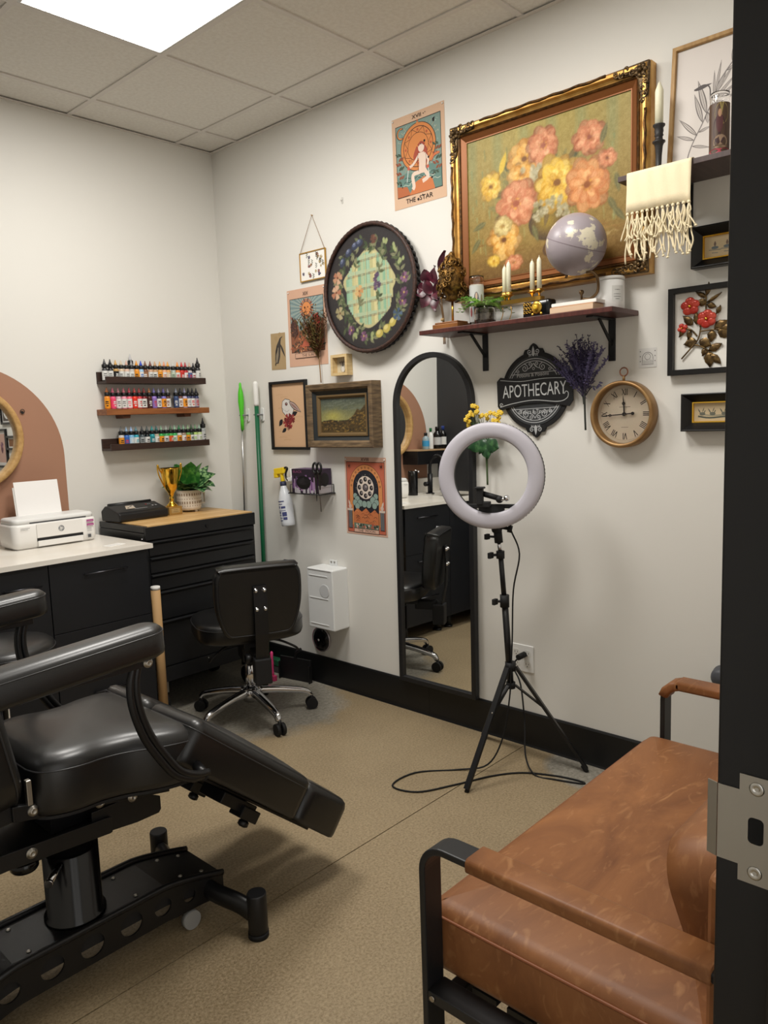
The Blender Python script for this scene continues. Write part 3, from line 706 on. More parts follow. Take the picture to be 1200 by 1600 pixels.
def row(spec, z, y, rowname, grp):
    for i, (px, lab, cname, body, tip, mark, sc) in enumerate(spec):
        inkbottle(px, y, z, lab, body, tip, mark, '%s-labelled ink bottle, %s from the left on the %s shelf' % (cname, ORD[i], rowname), grp, sc)
def xs(p): return -.782+(p-168)*(.562/874)      # measured across the shelf front, metres
G1=(120,120,118)
top = [(168,W_,'white',(60,60,62),(70,70,72),G1,1.03),(217,W_,'white',(40,40,42),(40,40,42),G1,1.03),(264,K_,'black',(190,150,90),(206,160,90),W_,1),(312,W_,'white',(214,190,160),(200,184,160),G1,1),(360,W_,'white',(214,180,160),(206,166,150),G1,1),(404,W_,'white',(190,186,180),(150,150,150),G1,1),(450,OR_,'orange',(230,150,60),(226,150,50),K_,1),(490,W_,'pale blue',(150,190,220),(40,70,190),(60,110,190),1),(530,(150,104,70),'brown',(120,74,50),(120,80,60),W_,1),(577,W_,'white',(200,160,130),(120,70,60),G1,1),(621,W_,'white and black',(190,150,110),(190,150,110),K_,1),(668,OR_,'orange',(220,160,80),(210,160,90),K_,1),(708,W_,'cream',(226,170,130),(226,150,110),(200,120,60),1),(744,(214,190,160),'tan',(220,160,90),(226,160,60),W_,1),(795,(190,204,184),'pale green',(170,180,170),(200,200,196),(90,110,90),1),(838,W_,'white and red',(230,130,60),(230,140,50),(200,50,40),1),(880,(196,50,44),'red',(200,50,44),(200,40,44),W_,1),(917,W_,'white and red',(180,40,44),(170,50,60),(190,40,50),1),(960,(80,100,150),'blue',(200,190,190),(200,170,150),(190,40,50),1),(998,W_,'white',(40,36,40),(36,36,40),(150,40,50),.98),(1043,W_,'white',(50,50,52),(40,40,42),G1,1.25)]
row([(xs(a),)+tuple(b) for a,*b in top], 1.6842, -.052, 'top', 'ink bottles on the top ledge')
mid = [(165,OR_,'orange',(230,140,50),(190,110,60),K_,1.02),(215,(230,70,110),'pink',(236,90,130),(236,120,150),W_,1),(263,W_,'white',(200,170,180),(214,150,160),G1,1),(312,W_,'white',(230,150,170),(230,130,150),G1,1),(360,W_,'white',(236,110,130),(230,90,110),(236,110,130),1),(407,(220,50,36),'red',(230,60,40),(220,80,80),W_,1),(450,W_,'white',(200,60,70),(206,90,90),(200,60,70),1),(495,W_,'white',(120,30,40),(170,70,70),K_,1),(543,(66,36,34),'dark brown',(80,40,36),(214,140,90),W_,1),(587,(140,110,180),'violet',(150,120,200),(150,140,220),(200,60,60),1),(632,W_,'white',(40,40,70),(180,180,206),(40,40,70),1),(678,OR_,'orange',(120,110,190),(140,130,210),K_,1),(720,W_,'white',(90,56,50),(190,190,196),(120,70,50),1),(800,(60,76,116),'dark blue',(60,80,120),(180,190,210),W_,1),(843,W_,'white and brown',(110,70,60),(60,60,66),(120,70,60),1),(885,OR_,'orange',(190,180,210),(190,190,230),K_,1),(925,W_,'white',(60,70,110),(40,40,50),(150,150,160),1),(965,W_,'white and red',(60,60,90),(50,50,60),(196,50,50),1),(1005,(170,150,160),'mauve',(50,60,100),(60,60,70),(190,50,50),1)]
row([(xs(a),)+tuple(b) for a,*b in mid], 1.5412, -.058, 'middle', 'ink bottles on the middle plank')
bot = [(268,OR_,'orange',(200,200,200),(110,112,114),K_,1.02),(315,(60,100,180),'blue',(60,110,190),(150,180,210),(200,50,50),1),(358,(190,214,226),'pale blue',(120,180,220),(160,190,230),W_,1),(402,W_,'white and teal',(50,160,180),(100,140,150),(60,160,180),1),(457,(160,166,168),'grey',(70,80,84),(70,72,74),K_,1),(504,W_,'white and black',(20,30,34),(90,100,100),K_,1),(550,(40,130,140),'teal',(40,150,160),(60,150,150),W_,1),(592,W_,'white',(180,170,150),(60,110,110),(150,120,90),1),(637,OR_,'orange',(60,170,80),(140,180,150),K_,1),(685,W_,'white and black',(70,160,90),(170,180,170),K_,1),(728,(214,90,40),'red-orange',(70,170,80),(80,110,84),W_,1),(768,W_,'white and green',(60,170,90),(150,190,160),(60,150,80),1),(813,OR_,'orange',(200,200,190),(50,130,80),K_,1),(858,W_,'white',(150,130,110),(140,180,150),(160,80,60),1),(903,OR_,'orange',(110,160,80),(150,180,140),K_,1),(938,W_,'white and black',(60,90,50),(60,90,60),K_,1),(977,W_,'white and lime',(170,200,110),(120,160,120),(150,190,90),1),(1020,W_,'white',(190,206,150),(160,190,170),(150,170,110),1),(1060,(190,190,188),'pale grey',(160,164,164),(40,40,44),(90,90,92),1.32)]
row([(xs(a),)+tuple(b) for a,*b in bot], 1.3382, -.052, 'bottom', 'ink bottles on the bottom ledge')
inkbottle(-.622,-.030,1.6842,(214,214,214),(200,200,200),(190,190,192),G1,'tall pale ink bottle standing behind the front row on top','ink bottles on the top ledge',1.33)

# kraft cardboard tube
t = thing('cardboard_tube', 'tall kraft cardboard tube with white end cap standing beside the cabinet', 'tube', (-.888,-.575,0))
part('tube', MB().lathe([(.0225,0),(.0225,.684)],20), mat('kraft_card',(186,150,104),.7,col2=(176,140,94),scale=6,stretch=(4,4,.6)), t)
part('end_cap', MB().lathe([(.0228,.674),(.0228,.688),(.020,.690)],20), mat('cap_white',(232,230,226),.6), t)
# ================================================================== tattoo chair (long axis along x, legrests towards the corner)
t = thing('tattoo_chair', 'black vinyl tattoo chair with padded armrests and lowered legrests', 'chair', (-1.92,-1.90,0))
def bz(x): # bow of the base beam
    if x < -.23: return .172-.065*min(1,(-.23-x)/.22)**1.3
    if x > .17: return .172-.045*min(1,(x-.17)/.19)**1.3
    return .172
xsamp = [-.46+.82*i/40 for i in range(41)]
base = part('base_plate', MB().rings([[(x,-.098,bz(x)-.006),(x,.098,bz(x)-.006),(x,.098,bz(x)),(x,-.098,bz(x))] for x in xsamp],True,True,True,False), BLKPOWDER, t)
hx_ = [(-.36,.022),(-.255,.026),(-.15,.030),(-.045,.032),(.065,.032),(.16,.026),(.245,.019)]
for sy in (-1,1):
    m = MB(); y = sy*.098
    edges = [-.46]+[(hx_[i][0]+hx_[i+1][0])/2 for i in range(6)]+[.36]
    for k, (hxc, hr) in enumerate(hx_):
        x0, x1 = edges[k], edges[k+1]; zt_ = lambda x: bz(x)-.001; zb = lambda x: bz(x)-.098+.03*max(0,(x-.2)/.16)
        zc = (zt_(hxc)+zb(hxc))/2; n = 24; hr = min(hr,(zt_(hxc)-zb(hxc))/2-.012); outer = []; inner = []
        for i in range(n):
            a = 2*PI*i/n; dx, dz = math.cos(a), math.sin(a); inner.append((hxc+hr*dx, zc+hr*dz))
            k1 = 1e9
            if dx > 1e-6: k1 = min(k1,(x1-hxc)/dx)
            if dx < -1e-6: k1 = min(k1,(x0-hxc)/dx)
            hh = (zt_(hxc)-zb(hxc))/2
            if abs(dz) > 1e-6: k1 = min(k1, hh/abs(dz))
            xx = hxc+k1*dx; zz = zc+k1*dz
            f = (zz-(zc-hh))/(2*hh); outer.append((xx, zb(xx)+f*(zt_(xx)-zb(xx))))
        # snap the nearest samples to the four corners
        for cx_, cz_ in ((x0,zb(x0)),(x1,zb(x1)),(x1,zt_(x1)),(x0,zt_(x0))):
            j = min(range(n), key=lambda q: (outer[q][0]-cx_)**2+(outer[q][1]-cz_)**2); outer[j] = (cx_,cz_)
        for yy, fl in ((y,1),(y-sy*.005,-1)):
            vs = [(p[0],yy,p[1]) for p in outer]+[(p[0],yy,p[1]) for p in inner]
            m.add(vs, [(i,(i+1)%n,n+(i+1)%n,n+i) for i in range(n)])
        m.add([(p[0],y,p[1]) for p in inner]+[(p[0],y-sy*.005,p[1]) for p in inner], [(i,(i+1)%n,n+(i+1)%n,n+i) for i in range(n)], True)
    part('side_plate', m, BLKPOWDER, t)
    part('edge_tube', MB().tube([(x,sy*.096,bz(x)+.003) for x in xsamp],.0095,8), BLKPOWDER, t)
for x in (-.3,-.19,.10,.24,.31):
    for sy in (-1,1): part('bolt', MB().lathe([(.006,0),(.006,.003),(.003,.004)],8,T(x,sy*.062,bz(x))), STEEL, base)
for xe, s in ((.36,1),(-.46,-1)):
    zb_ = bz(xe)-.03
    part('cross_bar', MB().sweep(spline([(xe,-.25,.062),(xe-s*.02,-.20,.085),(xe-s*.045,-.12,zb_),(xe-s*.05,0,zb_+.006),(xe-s*.045,.12,zb_),(xe-s*.02,.20,.085),(xe,.25,.062)],6), [(.022*math.cos(2*PI*i/10),.030*math.sin(2*PI*i/10)) for i in range(10)], up=(0,0,1)), BLKPOWDER, t)
    for sy in (-1,1):
        ft = part('foot', MB().lathe([(.025,0),(.028,.004),(.028,.128),(.026,.132)],24,T(xe,sy*.258,0)), BLACK, t)
        part('foot_pad', MB().lathe([(.0295,.001),(.0295,.016)],24,T(xe,sy*.258,0)), RUBBER, ft)
for x in (.255,-.36):
    wl = part('transport_wheel', MB().cyl((x,-.07,.028),(x,-.09,.028),.027,18), mat('wheel_grey',(150,150,148),.5), t)
    part('wheel_bracket', MB().box(x-.02,x+.02,-.066,-.058,.02,.085), STEEL, wl)
part('column', MB().lathe([(.078,.172),(.078,.18),(.070,.184),(.070,.36),(.066,.362),(.056,.365),(.056,.4445)],32,T(-.04,0,0)), BLACKG, t)
for (p0,p1) in (((-.095,-.055,.352),(-.140,-.100,.346)),((.01,.045,.345),(.09,.03,.35))):
    part('release_pin', MB().cyl(p0,p1,.009,14).cyl(p1,tuple(p1[i]+(p1[i]-p0[i])*.12 for i in range(3)),.0105,14), CHROME, t)
# carriage and seat frame, slightly nose-down
for sy in (-1,1):
    y = sy*.15
    part('side_rail', MB().prism([(-.46,.466),(-.46,.505),(.0,.475),(.006,.472),(.006,.434),(.0,.432)],-.004,.004,T(0,y,0)@RX(90)), BLKPOWDER, t, bevel=.001)
    part('front_bracket', MB().prism([(-.04,.437),(-.04,.50),(.118,.50),(.124,.482),(.150,.468),(.150,.432),(.143,.424),(.08,.424)],-.003,.003,T(0,y-sy*.009,0)@RX(90)), BLKPOWDER, t, bevel=.001)
    part('seat_rail', MB().prism([(-.23,.560),(-.23,.598),(.17,.512),(.17,.478)],-.008,.008,T(0,y+sy*.002,0)@RX(90)), BLKPOWDER, t, bevel=.002)
    for (x,z) in ((-.185,.573),(-.195,.470),(-.025,.527),(.062,.507)):
        part('bolt', MB().lathe([(.013,0),(.013,.003),(.0085,.0032),(.0085,.008),(.004,.008),(.003,.004)],16,T(x,y+sy*(.0102 if z > .5 else .0042),z)@RX(90 if sy < 0 else -90)), STEEL, t)
    part('spacer_tab', MB().box(-.012,.006,y+sy*.004-.006,y+sy*.004+.006,.518,.545), STEEL, t, bevel=.001)
part('carriage', MB().box(-.40,.0,-.145,.145,.445,.457).box(-.12,.05,-.09,.09,.4571,.52), BLKPOWDER, t, bevel=.002)
part('spring', MB().tube([(-.31+.022*math.cos(k*.7),-.095+.022*math.sin(k*.7),.46+.0016*k) for k in range(50)],.004,6), STEEL, t)
part('hub_block', MB().box(-.40,-.215,-.15,.05,.555,.605), BLACK, t, bevel=.006)
kn = part('height_knob', MB().lathe([(.012,.36),(.03,.362),(.034,.368),(.034,.384),(.028,.39),(.012,.393),(.010,.425)],24,T(-.165,-.02,0)), BLACKG, t)
part('lever_arm', MB().box(-.165,-.06,-.03,-.015,.372,.395), BLKPOWDER, kn, bevel=.002)
part('hinge_tab', MB().box(-.205,-.193,-.188,-.173,.60,.66), STEEL, t, bevel=.002)
# seat cushion
def seat_outline():
    hw = [(-.185,.13),(-.172,.165),(-.135,.187),(-.08,.194),(-.02,.188),(.04,.196),(.10,.218),(.16,.232),(.205,.232),(.225,.215)]
    s_ = spline([(x,-h,0) for x,h in hw],4); near = [(p.x,p.y) for p in s_]
    return near+[(x,-y) for x,y in near[::-1]]
so = seat_outline()
Mseat = T(-.05,0,.6)@RY(4.5)@T(.05,0,-.6)
seat = part('seat', MB().cushion(so, [(.02,.538),(.004,.545),(0,.56),(.0,.648),(.003,.662),(.012,.674),(.03,.684),(.055,.690)], Mseat, crown=.008, radial=True), VINYL, t)
PIPE = mat('piping_black',(46,46,48),.3)
part('seam', MB().tube([(p[0],p[1],.651) for p in so],.0022,6,True,M=Mseat), PIPE, seat)
part('seat_pan', MB().prism([(x*.93,y*.93) for x,y in so],.53,.5375,Mseat), BLACKM, t)
# backrest, reclined
bo = rrect(.40,.62,.09,6)
Mb = T(-.262,0,.60)@RY(-33)@T(0,0,.31)@RZ(90)@RX(90)
Mb = T(-.240,0,.585)@RY(-10)@Matrix(((0,0,1,0),(1,0,0,0),(0,1,0,.31),(0,0,0,1)))
bk = part('backrest', MB().cushion(bo,[(.03,-.055),(.006,-.05),(0,-.035),(0,.02),(.006,.034),(.02,.042),(.05,.048)],Mb,crown=.006), VINYL, t)
part('seam', MB().tube([(p[0],p[1],.022) for p in bo],.0022,6,True,M=Mb), PIPE, bk)
# armrests on bent posts
for sy in (-1,1):
    y = sy*.315; ao = rrect(.60,.092,.044,7,-.225,0)
    Ma = T(0,y,.955)@RY(-3.5)@T(.01,0,0)
    ar = part('armrest', MB().cushion(ao,[(.012,-.042),(.002,-.036),(0,-.026),(0,.014),(.003,.022),(.011,.029),(.024,.033)],Ma,crown=.003), VINYL, t)
    part('seam', MB().tube([(p[0],p[1],.016) for p in ao],.0018,6,True,M=Ma), PIPE, ar)
    part('arm_bracket', MB().box(-.30,.04,y-.02,y+.02,.895,.915), BLKPOWDER, ar, bevel=.002)
    part('arm_bolt', MB().lathe([(.012,0),(.012,.003),(.008,.0032),(.008,.009),(.0035,.009),(.003,.005)],16,T(.035,y+sy*.0205,.905)@RX(90 if sy < 0 else -90)), STEEL, ar)
    pth = spline([(.022,y,.915),(.006,y,.862),(.008,y,.80),(.03,y,.725),(.068,y,.655),(.105,y,.603),(.15,y*.985,.574),(.195,y*.95,.560)],6)
    for o_ in (-.0075,.0075):
        part('arm_post', MB().tube([(p[0]+o_,p[1],p[2]+o_*.35) for p in pth],.0095,10), BLKPOWDER, ar)
    part('arm_peg', MB().cyl((.185,y*.97,.562),(.205,y*.78,.562),.014,12), BLKPOWDER, ar)
    part('rear_post', MB().tube(spline([(-.36,y,.88),(-.36,y,.82),(-.34,y*.9,.74),(-.30,y*.62,.60),(-.30,y*.4,.53)],5),.014,10), BLKPOWDER, ar)
part('beam_shade_fill', MB().rings([[(x,-.088,bz(x)-.058),(x,.088,bz(x)-.058),(x,.088,bz(x)-.008),(x,-.088,bz(x)-.008)] for x in xsamp[2:-2]],True,True,True,False), BLACKM, t)  # dark filler added inside the beam, standing in for shade behind its holes
# two legrests
for sy in (-1,1):
    yc = sy*.127; TH = 40.0
    Ml = T(.225,yc,.690)@RY(TH)
    lo_ = [(p[0]+.255,p[1]) for p in rrect(.51,.238,.035,5)]
    lg = part('legrest', MB().cushion(lo_,[(.012,-.128),(.003,-.125),(0,-.115),(0,-.03),(.004,-.016),(.016,-.006),(.034,-.002)],Ml,crown=.014), VINYL, t)
    part('seam', MB().tube([(p[0],p[1],-.034) for p in lo_],.002,6,True,M=Ml), PIPE, lg)
    fo = [(p[0]+.61,p[1]) for p in rrect(.215,.226,.04,5)]
    fp = part('footrest', MB().cushion(fo,[(.012,-.130),(.003,-.126),(0,-.116),(0,-.034),(.006,-.018),(.02,-.009),(.038,-.006)],Ml,crown=.006), VINYL, t)
    part('leg_hinge', MB().box(.02,.14,-.05,.05,-.155,-.129,M=Ml), BLKPOWDER, lg, bevel=.003)
    part('leg_plate', MB().box(.05,.66,-.035,.035,-.138,-.1295,M=Ml), BLKPOWDER, lg, bevel=.002)
    part('leg_clamp', MB().box(.25,.39,-.06,.045,-.172,-.1385,M=Ml).box(.33,.40,-.075,-.02,-.185,-.15,M=Ml), BLKPOWDER, lg, bevel=.003)
    part('clamp_knob', MB().lathe([(.008,0),(.016,.004),(.016,.016),(.01,.02)],8,Ml@T(.375,-.05,-.205)), BLACK, lg)

# second round stool seen behind the far armrest
t = thing('round_stool', 'black round padded stool behind the tattoo chair near the cabinets', 'stool', (-1.74,-.93,0))
co = [(.19*math.cos(2*PI*i/36),.19*math.sin(2*PI*i/36)) for i in range(36)]
ss = part('seat', MB().cushion(co,[(.03,.60),(.006,.605),(0,.62),(0,.655),(.004,.668),(.016,.678),(.04,.685)],crown=.012), VINYL, t)
part('seam', MB().tube([(p[0],p[1],.657) for p in co],.002,6,True), PIPE, ss)
part('column', MB().lathe([(.03,.08),(.03,.3),(.016,.302),(.016,.6)],16), CHROME, t)
for k in range(5):
    a = 2*PI*k/5+.3; lg = part('leg', MB().sweep([(.02*math.cos(a),.02*math.sin(a),.11),(.15*math.cos(a),.15*math.sin(a),.10),(.25*math.cos(a),.25*math.sin(a),.07)],[(-.018,-.012),(.018,-.012),(.018,.012),(-.018,.012)],smooth=False), CHROME, t)
    part('caster', MB().cyl((.25*math.cos(a)-.012*math.sin(a),.25*math.sin(a)+.012*math.cos(a),.028),(.25*math.cos(a)+.012*math.sin(a),.25*math.sin(a)-.012*math.cos(a),.028),.028,16), RUBBER, lg)

# ================================================================== wheeled work chair
FA = 64.0
t = thing('work_chair', 'black wheeled work chair with chrome star base facing the corner', 'chair', (-.55,-.83,0), (0,0,R(FA)))
# local +x is where the sitter looks
for k in range(5):
    a = R(-31-FA+72*k); ca, sa = math.cos(a), math.sin(a)
    lg = part('leg', MB().sweep(spline([(.03*ca,.03*sa,.135),(.12*ca,.12*sa,.125),(.22*ca,.22*sa,.108),(.275*ca,.275*sa,.093),(.295*ca,.295*sa,.068)],4),[(-.017,-.010),(-.010,.012),(.010,.012),(.017,-.010)],up=(0,0,1),scale=[1.35-.5*i/16 for i in range(17)]), CHROME, t)
    tx, ty = -sa, ca
    for s_ in (-1,1): part('caster_wheel', MB().cyl((.297*ca+tx*s_*.006,.297*sa+ty*s_*.006,.029),(.297*ca+tx*s_*.022,.297*sa+ty*s_*.022,.029),.029,18), RUBBER, lg)
    part('caster_hood', MB().cyl((.297*ca,.297*sa,.03),(.297*ca,.297*sa,.075),.009,10), BLACK, lg)
part('hub', MB().lathe([(.042,.085),(.042,.14),(.03,.15)],20), CHROME, t)
part('gas_column', MB().lathe([(.028,.14),(.028,.27),(.024,.272),(.024,.30),(.014,.302),(.014,.40)],20), CHROME, t)
part('mechanism', MB().box(-.17,.09,-.055,.055,.385,.425).box(-.06,.06,-.045,.045,.30,.386), BLACKM, t, bevel=.005)
for yy in (.05,-.06):
    part('lever', MB().tube(spline([(.0,yy,.39),(-.02,yy*2.4,.375),(-.04,yy*3.6,.34),(-.03,yy*4,.315)],5),.006,8), BLACK, t)
wo = []
for i in range(48):
    a = 2*PI*i/48; c_, s_ = math.cos(a), math.sin(a)
    wo.append((math.copysign(abs(c_)**.55,c_)*.225+.01, math.copysign(abs(s_)**.6,s_)*(.262-.03*(c_<0)*abs(c_))))
cs_ = part('seat', MB().cushion(wo,[(.03,.425),(.006,.432),(0,.45),(0,.497),(.006,.512),(.02,.52),(.045,.524)],crown=-.012), VINYL, t)
part('seam', MB().tube([(p[0],p[1],.499) for p in wo],.002,6,True), PIPE, cs_)
bko = [(-.15,-.165),(-.10,-.178),(.10,-.178),(.15,-.165),(.178,-.11),(.196,-.02),(.196,.09),(.182,.135),(.15,.152),(-.15,.152),(-.182,.135),(-.196,.09),(-.196,-.02),(-.178,-.11)]
bko = [(p.x,p.y) for p in spline([(x,y,0) for x,y in bko],4,True)]
Mk = T(-.285,0,.665)@RY(-6)@Matrix(((0,0,1,0),(1,0,0,0),(0,1,0,0),(0,0,0,1)))
bkc = part('backrest', MB().cushion(bko,[(.02,-.03),(.005,-.027),(0,-.018),(0,.03),(.006,.042),(.02,.05),(.045,.054)],Mk,crown=.004), VINYL, t)
part('seam', MB().tube([(p[0]*.94,p[1]*.94,-.0295) for p in bko],.002,6,True,M=Mk), PIPE, bkc)
po = part('back_post', MB().rings([[(x-.004,-.03,z),(x+.004,-.03,z),(x+.004,.03,z),(x-.004,.03,z)] for x,z in ((-.33,.725),(-.335,.60),(-.33,.50),(-.31,.40),(-.30,.27))],True,True,True,False), BLACK, t)
for z in (.705,.62):
    for y in (-.019,.019): part('acorn_bolt', MB().lathe([(.011,0),(.011,.003),(.009,.0035),(.009,.008),(.006,.013),(.001,.015)],14,T(-.3345 if z < .65 else -.3325,y,z)@RY(-90)), CHROME, po)
part('post_bracket', MB().box(-.325,-.255,-.038,.038,.265,.385).box(-.27,-.15,-.03,.03,.35,.40), BLACKM, t, bevel=.006)
part('adjust_knob', MB().lathe([(.022,0),(.024,.004),(.024,.022),(.02,.026)],10,T(-.25,.042,.375)@RX(-90)), BLACK, t)

# ================================================================== sofa
LEA = bpy.data.materials.new('cognac_leather'); LEA.use_nodes = True
def leather(m):
    nt = m.node_tree; N = nt.nodes; L = nt.links; b = N['Principled BSDF']; tc = N.new('ShaderNodeTexCoord')
    n1 = N.new('ShaderNodeTexNoise'); n1.inputs['Scale'].default_value = 3.2; n1.inputs['Detail'].default_value = 8; n1.inputs['Roughness'].default_value = .62; n1.inputs['Distortion'].default_value = .9
    n2 = N.new('ShaderNodeTexNoise'); n2.inputs['Scale'].default_value = 14; n2.inputs['Detail'].default_value = 7; n2.inputs['Distortion'].default_value = 2.2
    mp = N.new('ShaderNodeMapping'); mp.inputs['Scale'].default_value = (.8,1.6,1); L.new(tc.outputs['Object'], mp.inputs[0])
    for n in (n1,n2): L.new(mp.outputs[0], n.inputs['Vector'])
    r = N.new('ShaderNodeValToRGB'); e = r.color_ramp.elements; e[0].position=.3; e[0].color=lin((112,68,38)); e[1].position=.7; e[1].color=lin((154,102,60)); L.new(n1.outputs['Fac'], r.inputs[0])
    r2 = N.new('ShaderNodeValToRGB'); e = r2.color_ramp.elements; e[0].position=.56; e[0].color=(0,0,0,1); e[1].position=.78; e[1].color=(.55,.55,.55,1); L.new(n2.outputs['Fac'], r2.inputs[0])
    x = N.new('ShaderNodeMix'); x.data_type='RGBA'; L.new(r2.outputs[0], x.inputs[0]); L.new(r.outputs[0], x.inputs[6]); x.inputs[7].default_value = lin((186,136,90)); L.new(x.outputs[2], b.inputs['Base Color'])
    b.inputs['Roughness'].default_value = .5; b.inputs['Specular IOR Level'].default_value = .4
    bp = N.new('ShaderNodeBump'); bp.inputs['Strength'].default_value=.12; bp.inputs['Distance'].default_value=.001; n3 = N.new('ShaderNodeTexNoise'); n3.inputs['Scale'].default_value=500; L.new(tc.outputs['Object'], n3.inputs['Vector']); L.new(n3.outputs['Fac'], bp.inputs['Height']); L.new(bp.outputs[0], b.inputs['Normal'])
leather(LEA)
SOF = mat('sofa_frame_black',(30,31,33),.42,bump=.04,bscale=500)
t = thing('sofa', 'cognac leather two-seat sofa with black metal arm frames by the door', 'sofa', (-1.065,-3.16,0))
# local: x along the sofa, +y towards the room
aw = .055
for sx in (-1,1):
    x = sx*.5875; fr = []; yf, yb, zt_, rr_ = .28, -.33, .60, .055
    fr += [(x,yf,0),(x,yf,.2),(x,yf,.4)]
    for k in range(9): a = PI/2*k/8; fr.append((x,yf-rr_+rr_*math.cos(a),zt_-rr_+rr_*math.sin(a)))
    fr += [(x,.1,zt_),(x,-.1,zt_)]
    for k in range(9): a = PI/2*k/8; fr.append((x,yb+rr_-rr_*math.sin(a),zt_-rr_+rr_*math.cos(a)))
    fr += [(x,yb,.4),(x,yb,0)]
    ar = part('arm_frame', MB().sweep(fr,[(-aw/2,-.007),(aw/2,-.007),(aw/2,.007),(-aw/2,.007)],smooth=False,up=(1,0,0)) if False else MB().rings([[Vector(p)+Vector((dx*aw/2,0,0))+n_*(dn*.0075) for dx,dn in ((-1,-1),(1,-1),(1,1),(-1,1))] for p, n_ in [(fr[i], (lambda d: Vector((0,-d.z,d.y)))((Vector(fr[min(i+1,len(fr)-1)])-Vector(fr[max(i-1,0)])).normalized())) for i in range(len(fr))]],True,True,True,False), SOF, t, bevel=.003)
    y1 = .165 if sx < 0 else .235
    part('arm_sleeve', MB().rings([[(x+p[0],y,zt_+p[1]) for p in rrect(aw+.012,.03,.009,3)] for y in ([y1,.0,-.18,-.29])],True,True,True,True), LEA, ar)
    if sx > 0: part('arm_sleeve', MB().rings([[(x+p[0],yf-rr_+(rr_+p[1])*math.sin(R(a_)),zt_-rr_+(rr_+p[1])*math.cos(R(a_))) for p in rrect(aw+.012,.03,.009,3)] for a_ in (5,30,55,75)],True,True,True,True), LEA, ar)
    part('side_rail', MB().box(x-aw/2,x+aw/2,yb+.0077,yf-.0077,.262,.285), SOF, ar, bevel=.002)
    part('rail_bolt', MB().lathe([(.007,0),(.006,.003)],10,T(x+sx*aw/2,.26,.273)@RY(90*sx)), STEEL, ar)
part('front_rail', MB().box(-.56,.56,.235,.272,.225,.262), SOF, t, bevel=.003)
part('rear_rail', MB().box(-.56,.56,-.32,-.285,.225,.262), SOF, t, bevel=.003)
for k in range(6): part('slat', MB().box(-.54,.54,-.27+k*.085,-.21+k*.085,.263,.275), SOF, t)
co = rrect(1.112,.60,.035,5,0,.02)
sc_ = part('seat_cushion', MB().cushion(co,[(.02,.287),(.005,.292),(0,.305),(.0,.405),(.005,.420),(.016,.430),(.035,.436)],crown=.012), LEA, t)
part('piping', MB().tube([(p[0],p[1],.412) for p in co],.0035,6,True), mat('leather_piping',(132,78,46),.45), sc_)
bo = rrect(.94,.27,.09,7,.06,0)
Mb = T(0,-.232,.545)@RX(70)
bc = part('back_cushion', MB().cushion(bo,[(.03,-.085),(.008,-.078),(0,-.05),(0,.03),(.01,.055),(.03,.07),(.06,.078)],Mb,crown=.012), LEA, t)
part('piping', MB().tube([(p[0],p[1],.042) for p in bo],.0035,6,True,M=Mb), MATS['leather_piping'], bc)
part('back_panel', MB().box(-.55,.55,-.325,-.255,.285,.72), LEA, t, bevel=.02, seg=3)

# ================================================================== ring light on tripod
t = thing('ring_light', 'white ring light on a thin black tripod stand before the wall', 'ring light', (-.216,-2.128,0))
col = MB().cyl((0,0,.34),(-.014,.014,.70),.0135,16)
part('lower_pole', col, BLACK, t)
part('upper_pole', MB().cyl((-.014,.014,.69),(-.024,.024,.90),.0105,16), BLACK, t)
part('top_pole', MB().cyl((-.024,.024,.895),(-.028,.028,.945),.008,14), CHROME, t)
def collar(p, z0, z1, r):
    c = part('clamp_collar', MB().cyl((p[0],p[1],z0),(p[0],p[1],z1),r,16), BLACKM, t)
    part('wing_knob', MB().cyl((p[0],p[1],(z0+z1)/2),(p[0]-.028,p[1]+.022,(z0+z1)/2),.006,8).box(p[0]-.048,p[0]-.022,p[1]+.016,p[1]+.030,(z0+z1)/2-.012,(z0+z1)/2+.012), BLACKM, c, bevel=.003)
collar((-.014,.014),.675,.725,.019); collar((-.024,.024),.875,.905,.017)
part('leg_hub', MB().cyl((0,0,.41),(0,0,.445),.022,16), BLACKM, t)
part('brace_hub', MB().cyl((0,0,.335),(0,0,.36),.019,16), BLACKM, t)
F1 = Vector((-.300,.011,0)); FE = [F1, Matrix.Rotation(R(120),3,'Z')@F1, Matrix.Rotation(R(240),3,'Z')@F1]
for f in FE:
    d = f.normalized(); sd = Vector((-d.y,d.x,0)); up_ = Vector((0,0,.425))+d*.022
    lg = part('leg', MB().sweep([up_, f+Vector((0,0,.012))],[(-.011,-.006),(.011,-.006),(.011,.006),(-.011,.006)],smooth=False,up=(0,0,1)), BLACK, t)
    k = .38; mid_ = up_.lerp(f,k)
    part('brace', MB().sweep([Vector((0,0,.348))+d*.018, mid_],[(-.008,-.003),(.008,-.003),(.008,.003),(-.008,.003)],smooth=False,up=(0,0,1)), BLACK, lg)
    part('rubber_tip', MB().cyl(f+Vector((0,0,0))+d*0.0, f.lerp(up_,.06),.009,10), RUBBER, lg)
    part('rivet', MB().ball(tuple(mid_+Vector((0,0,.006))-d*.0+Vector((-.006,-.004,0))),.004,8,6), STEEL, lg)
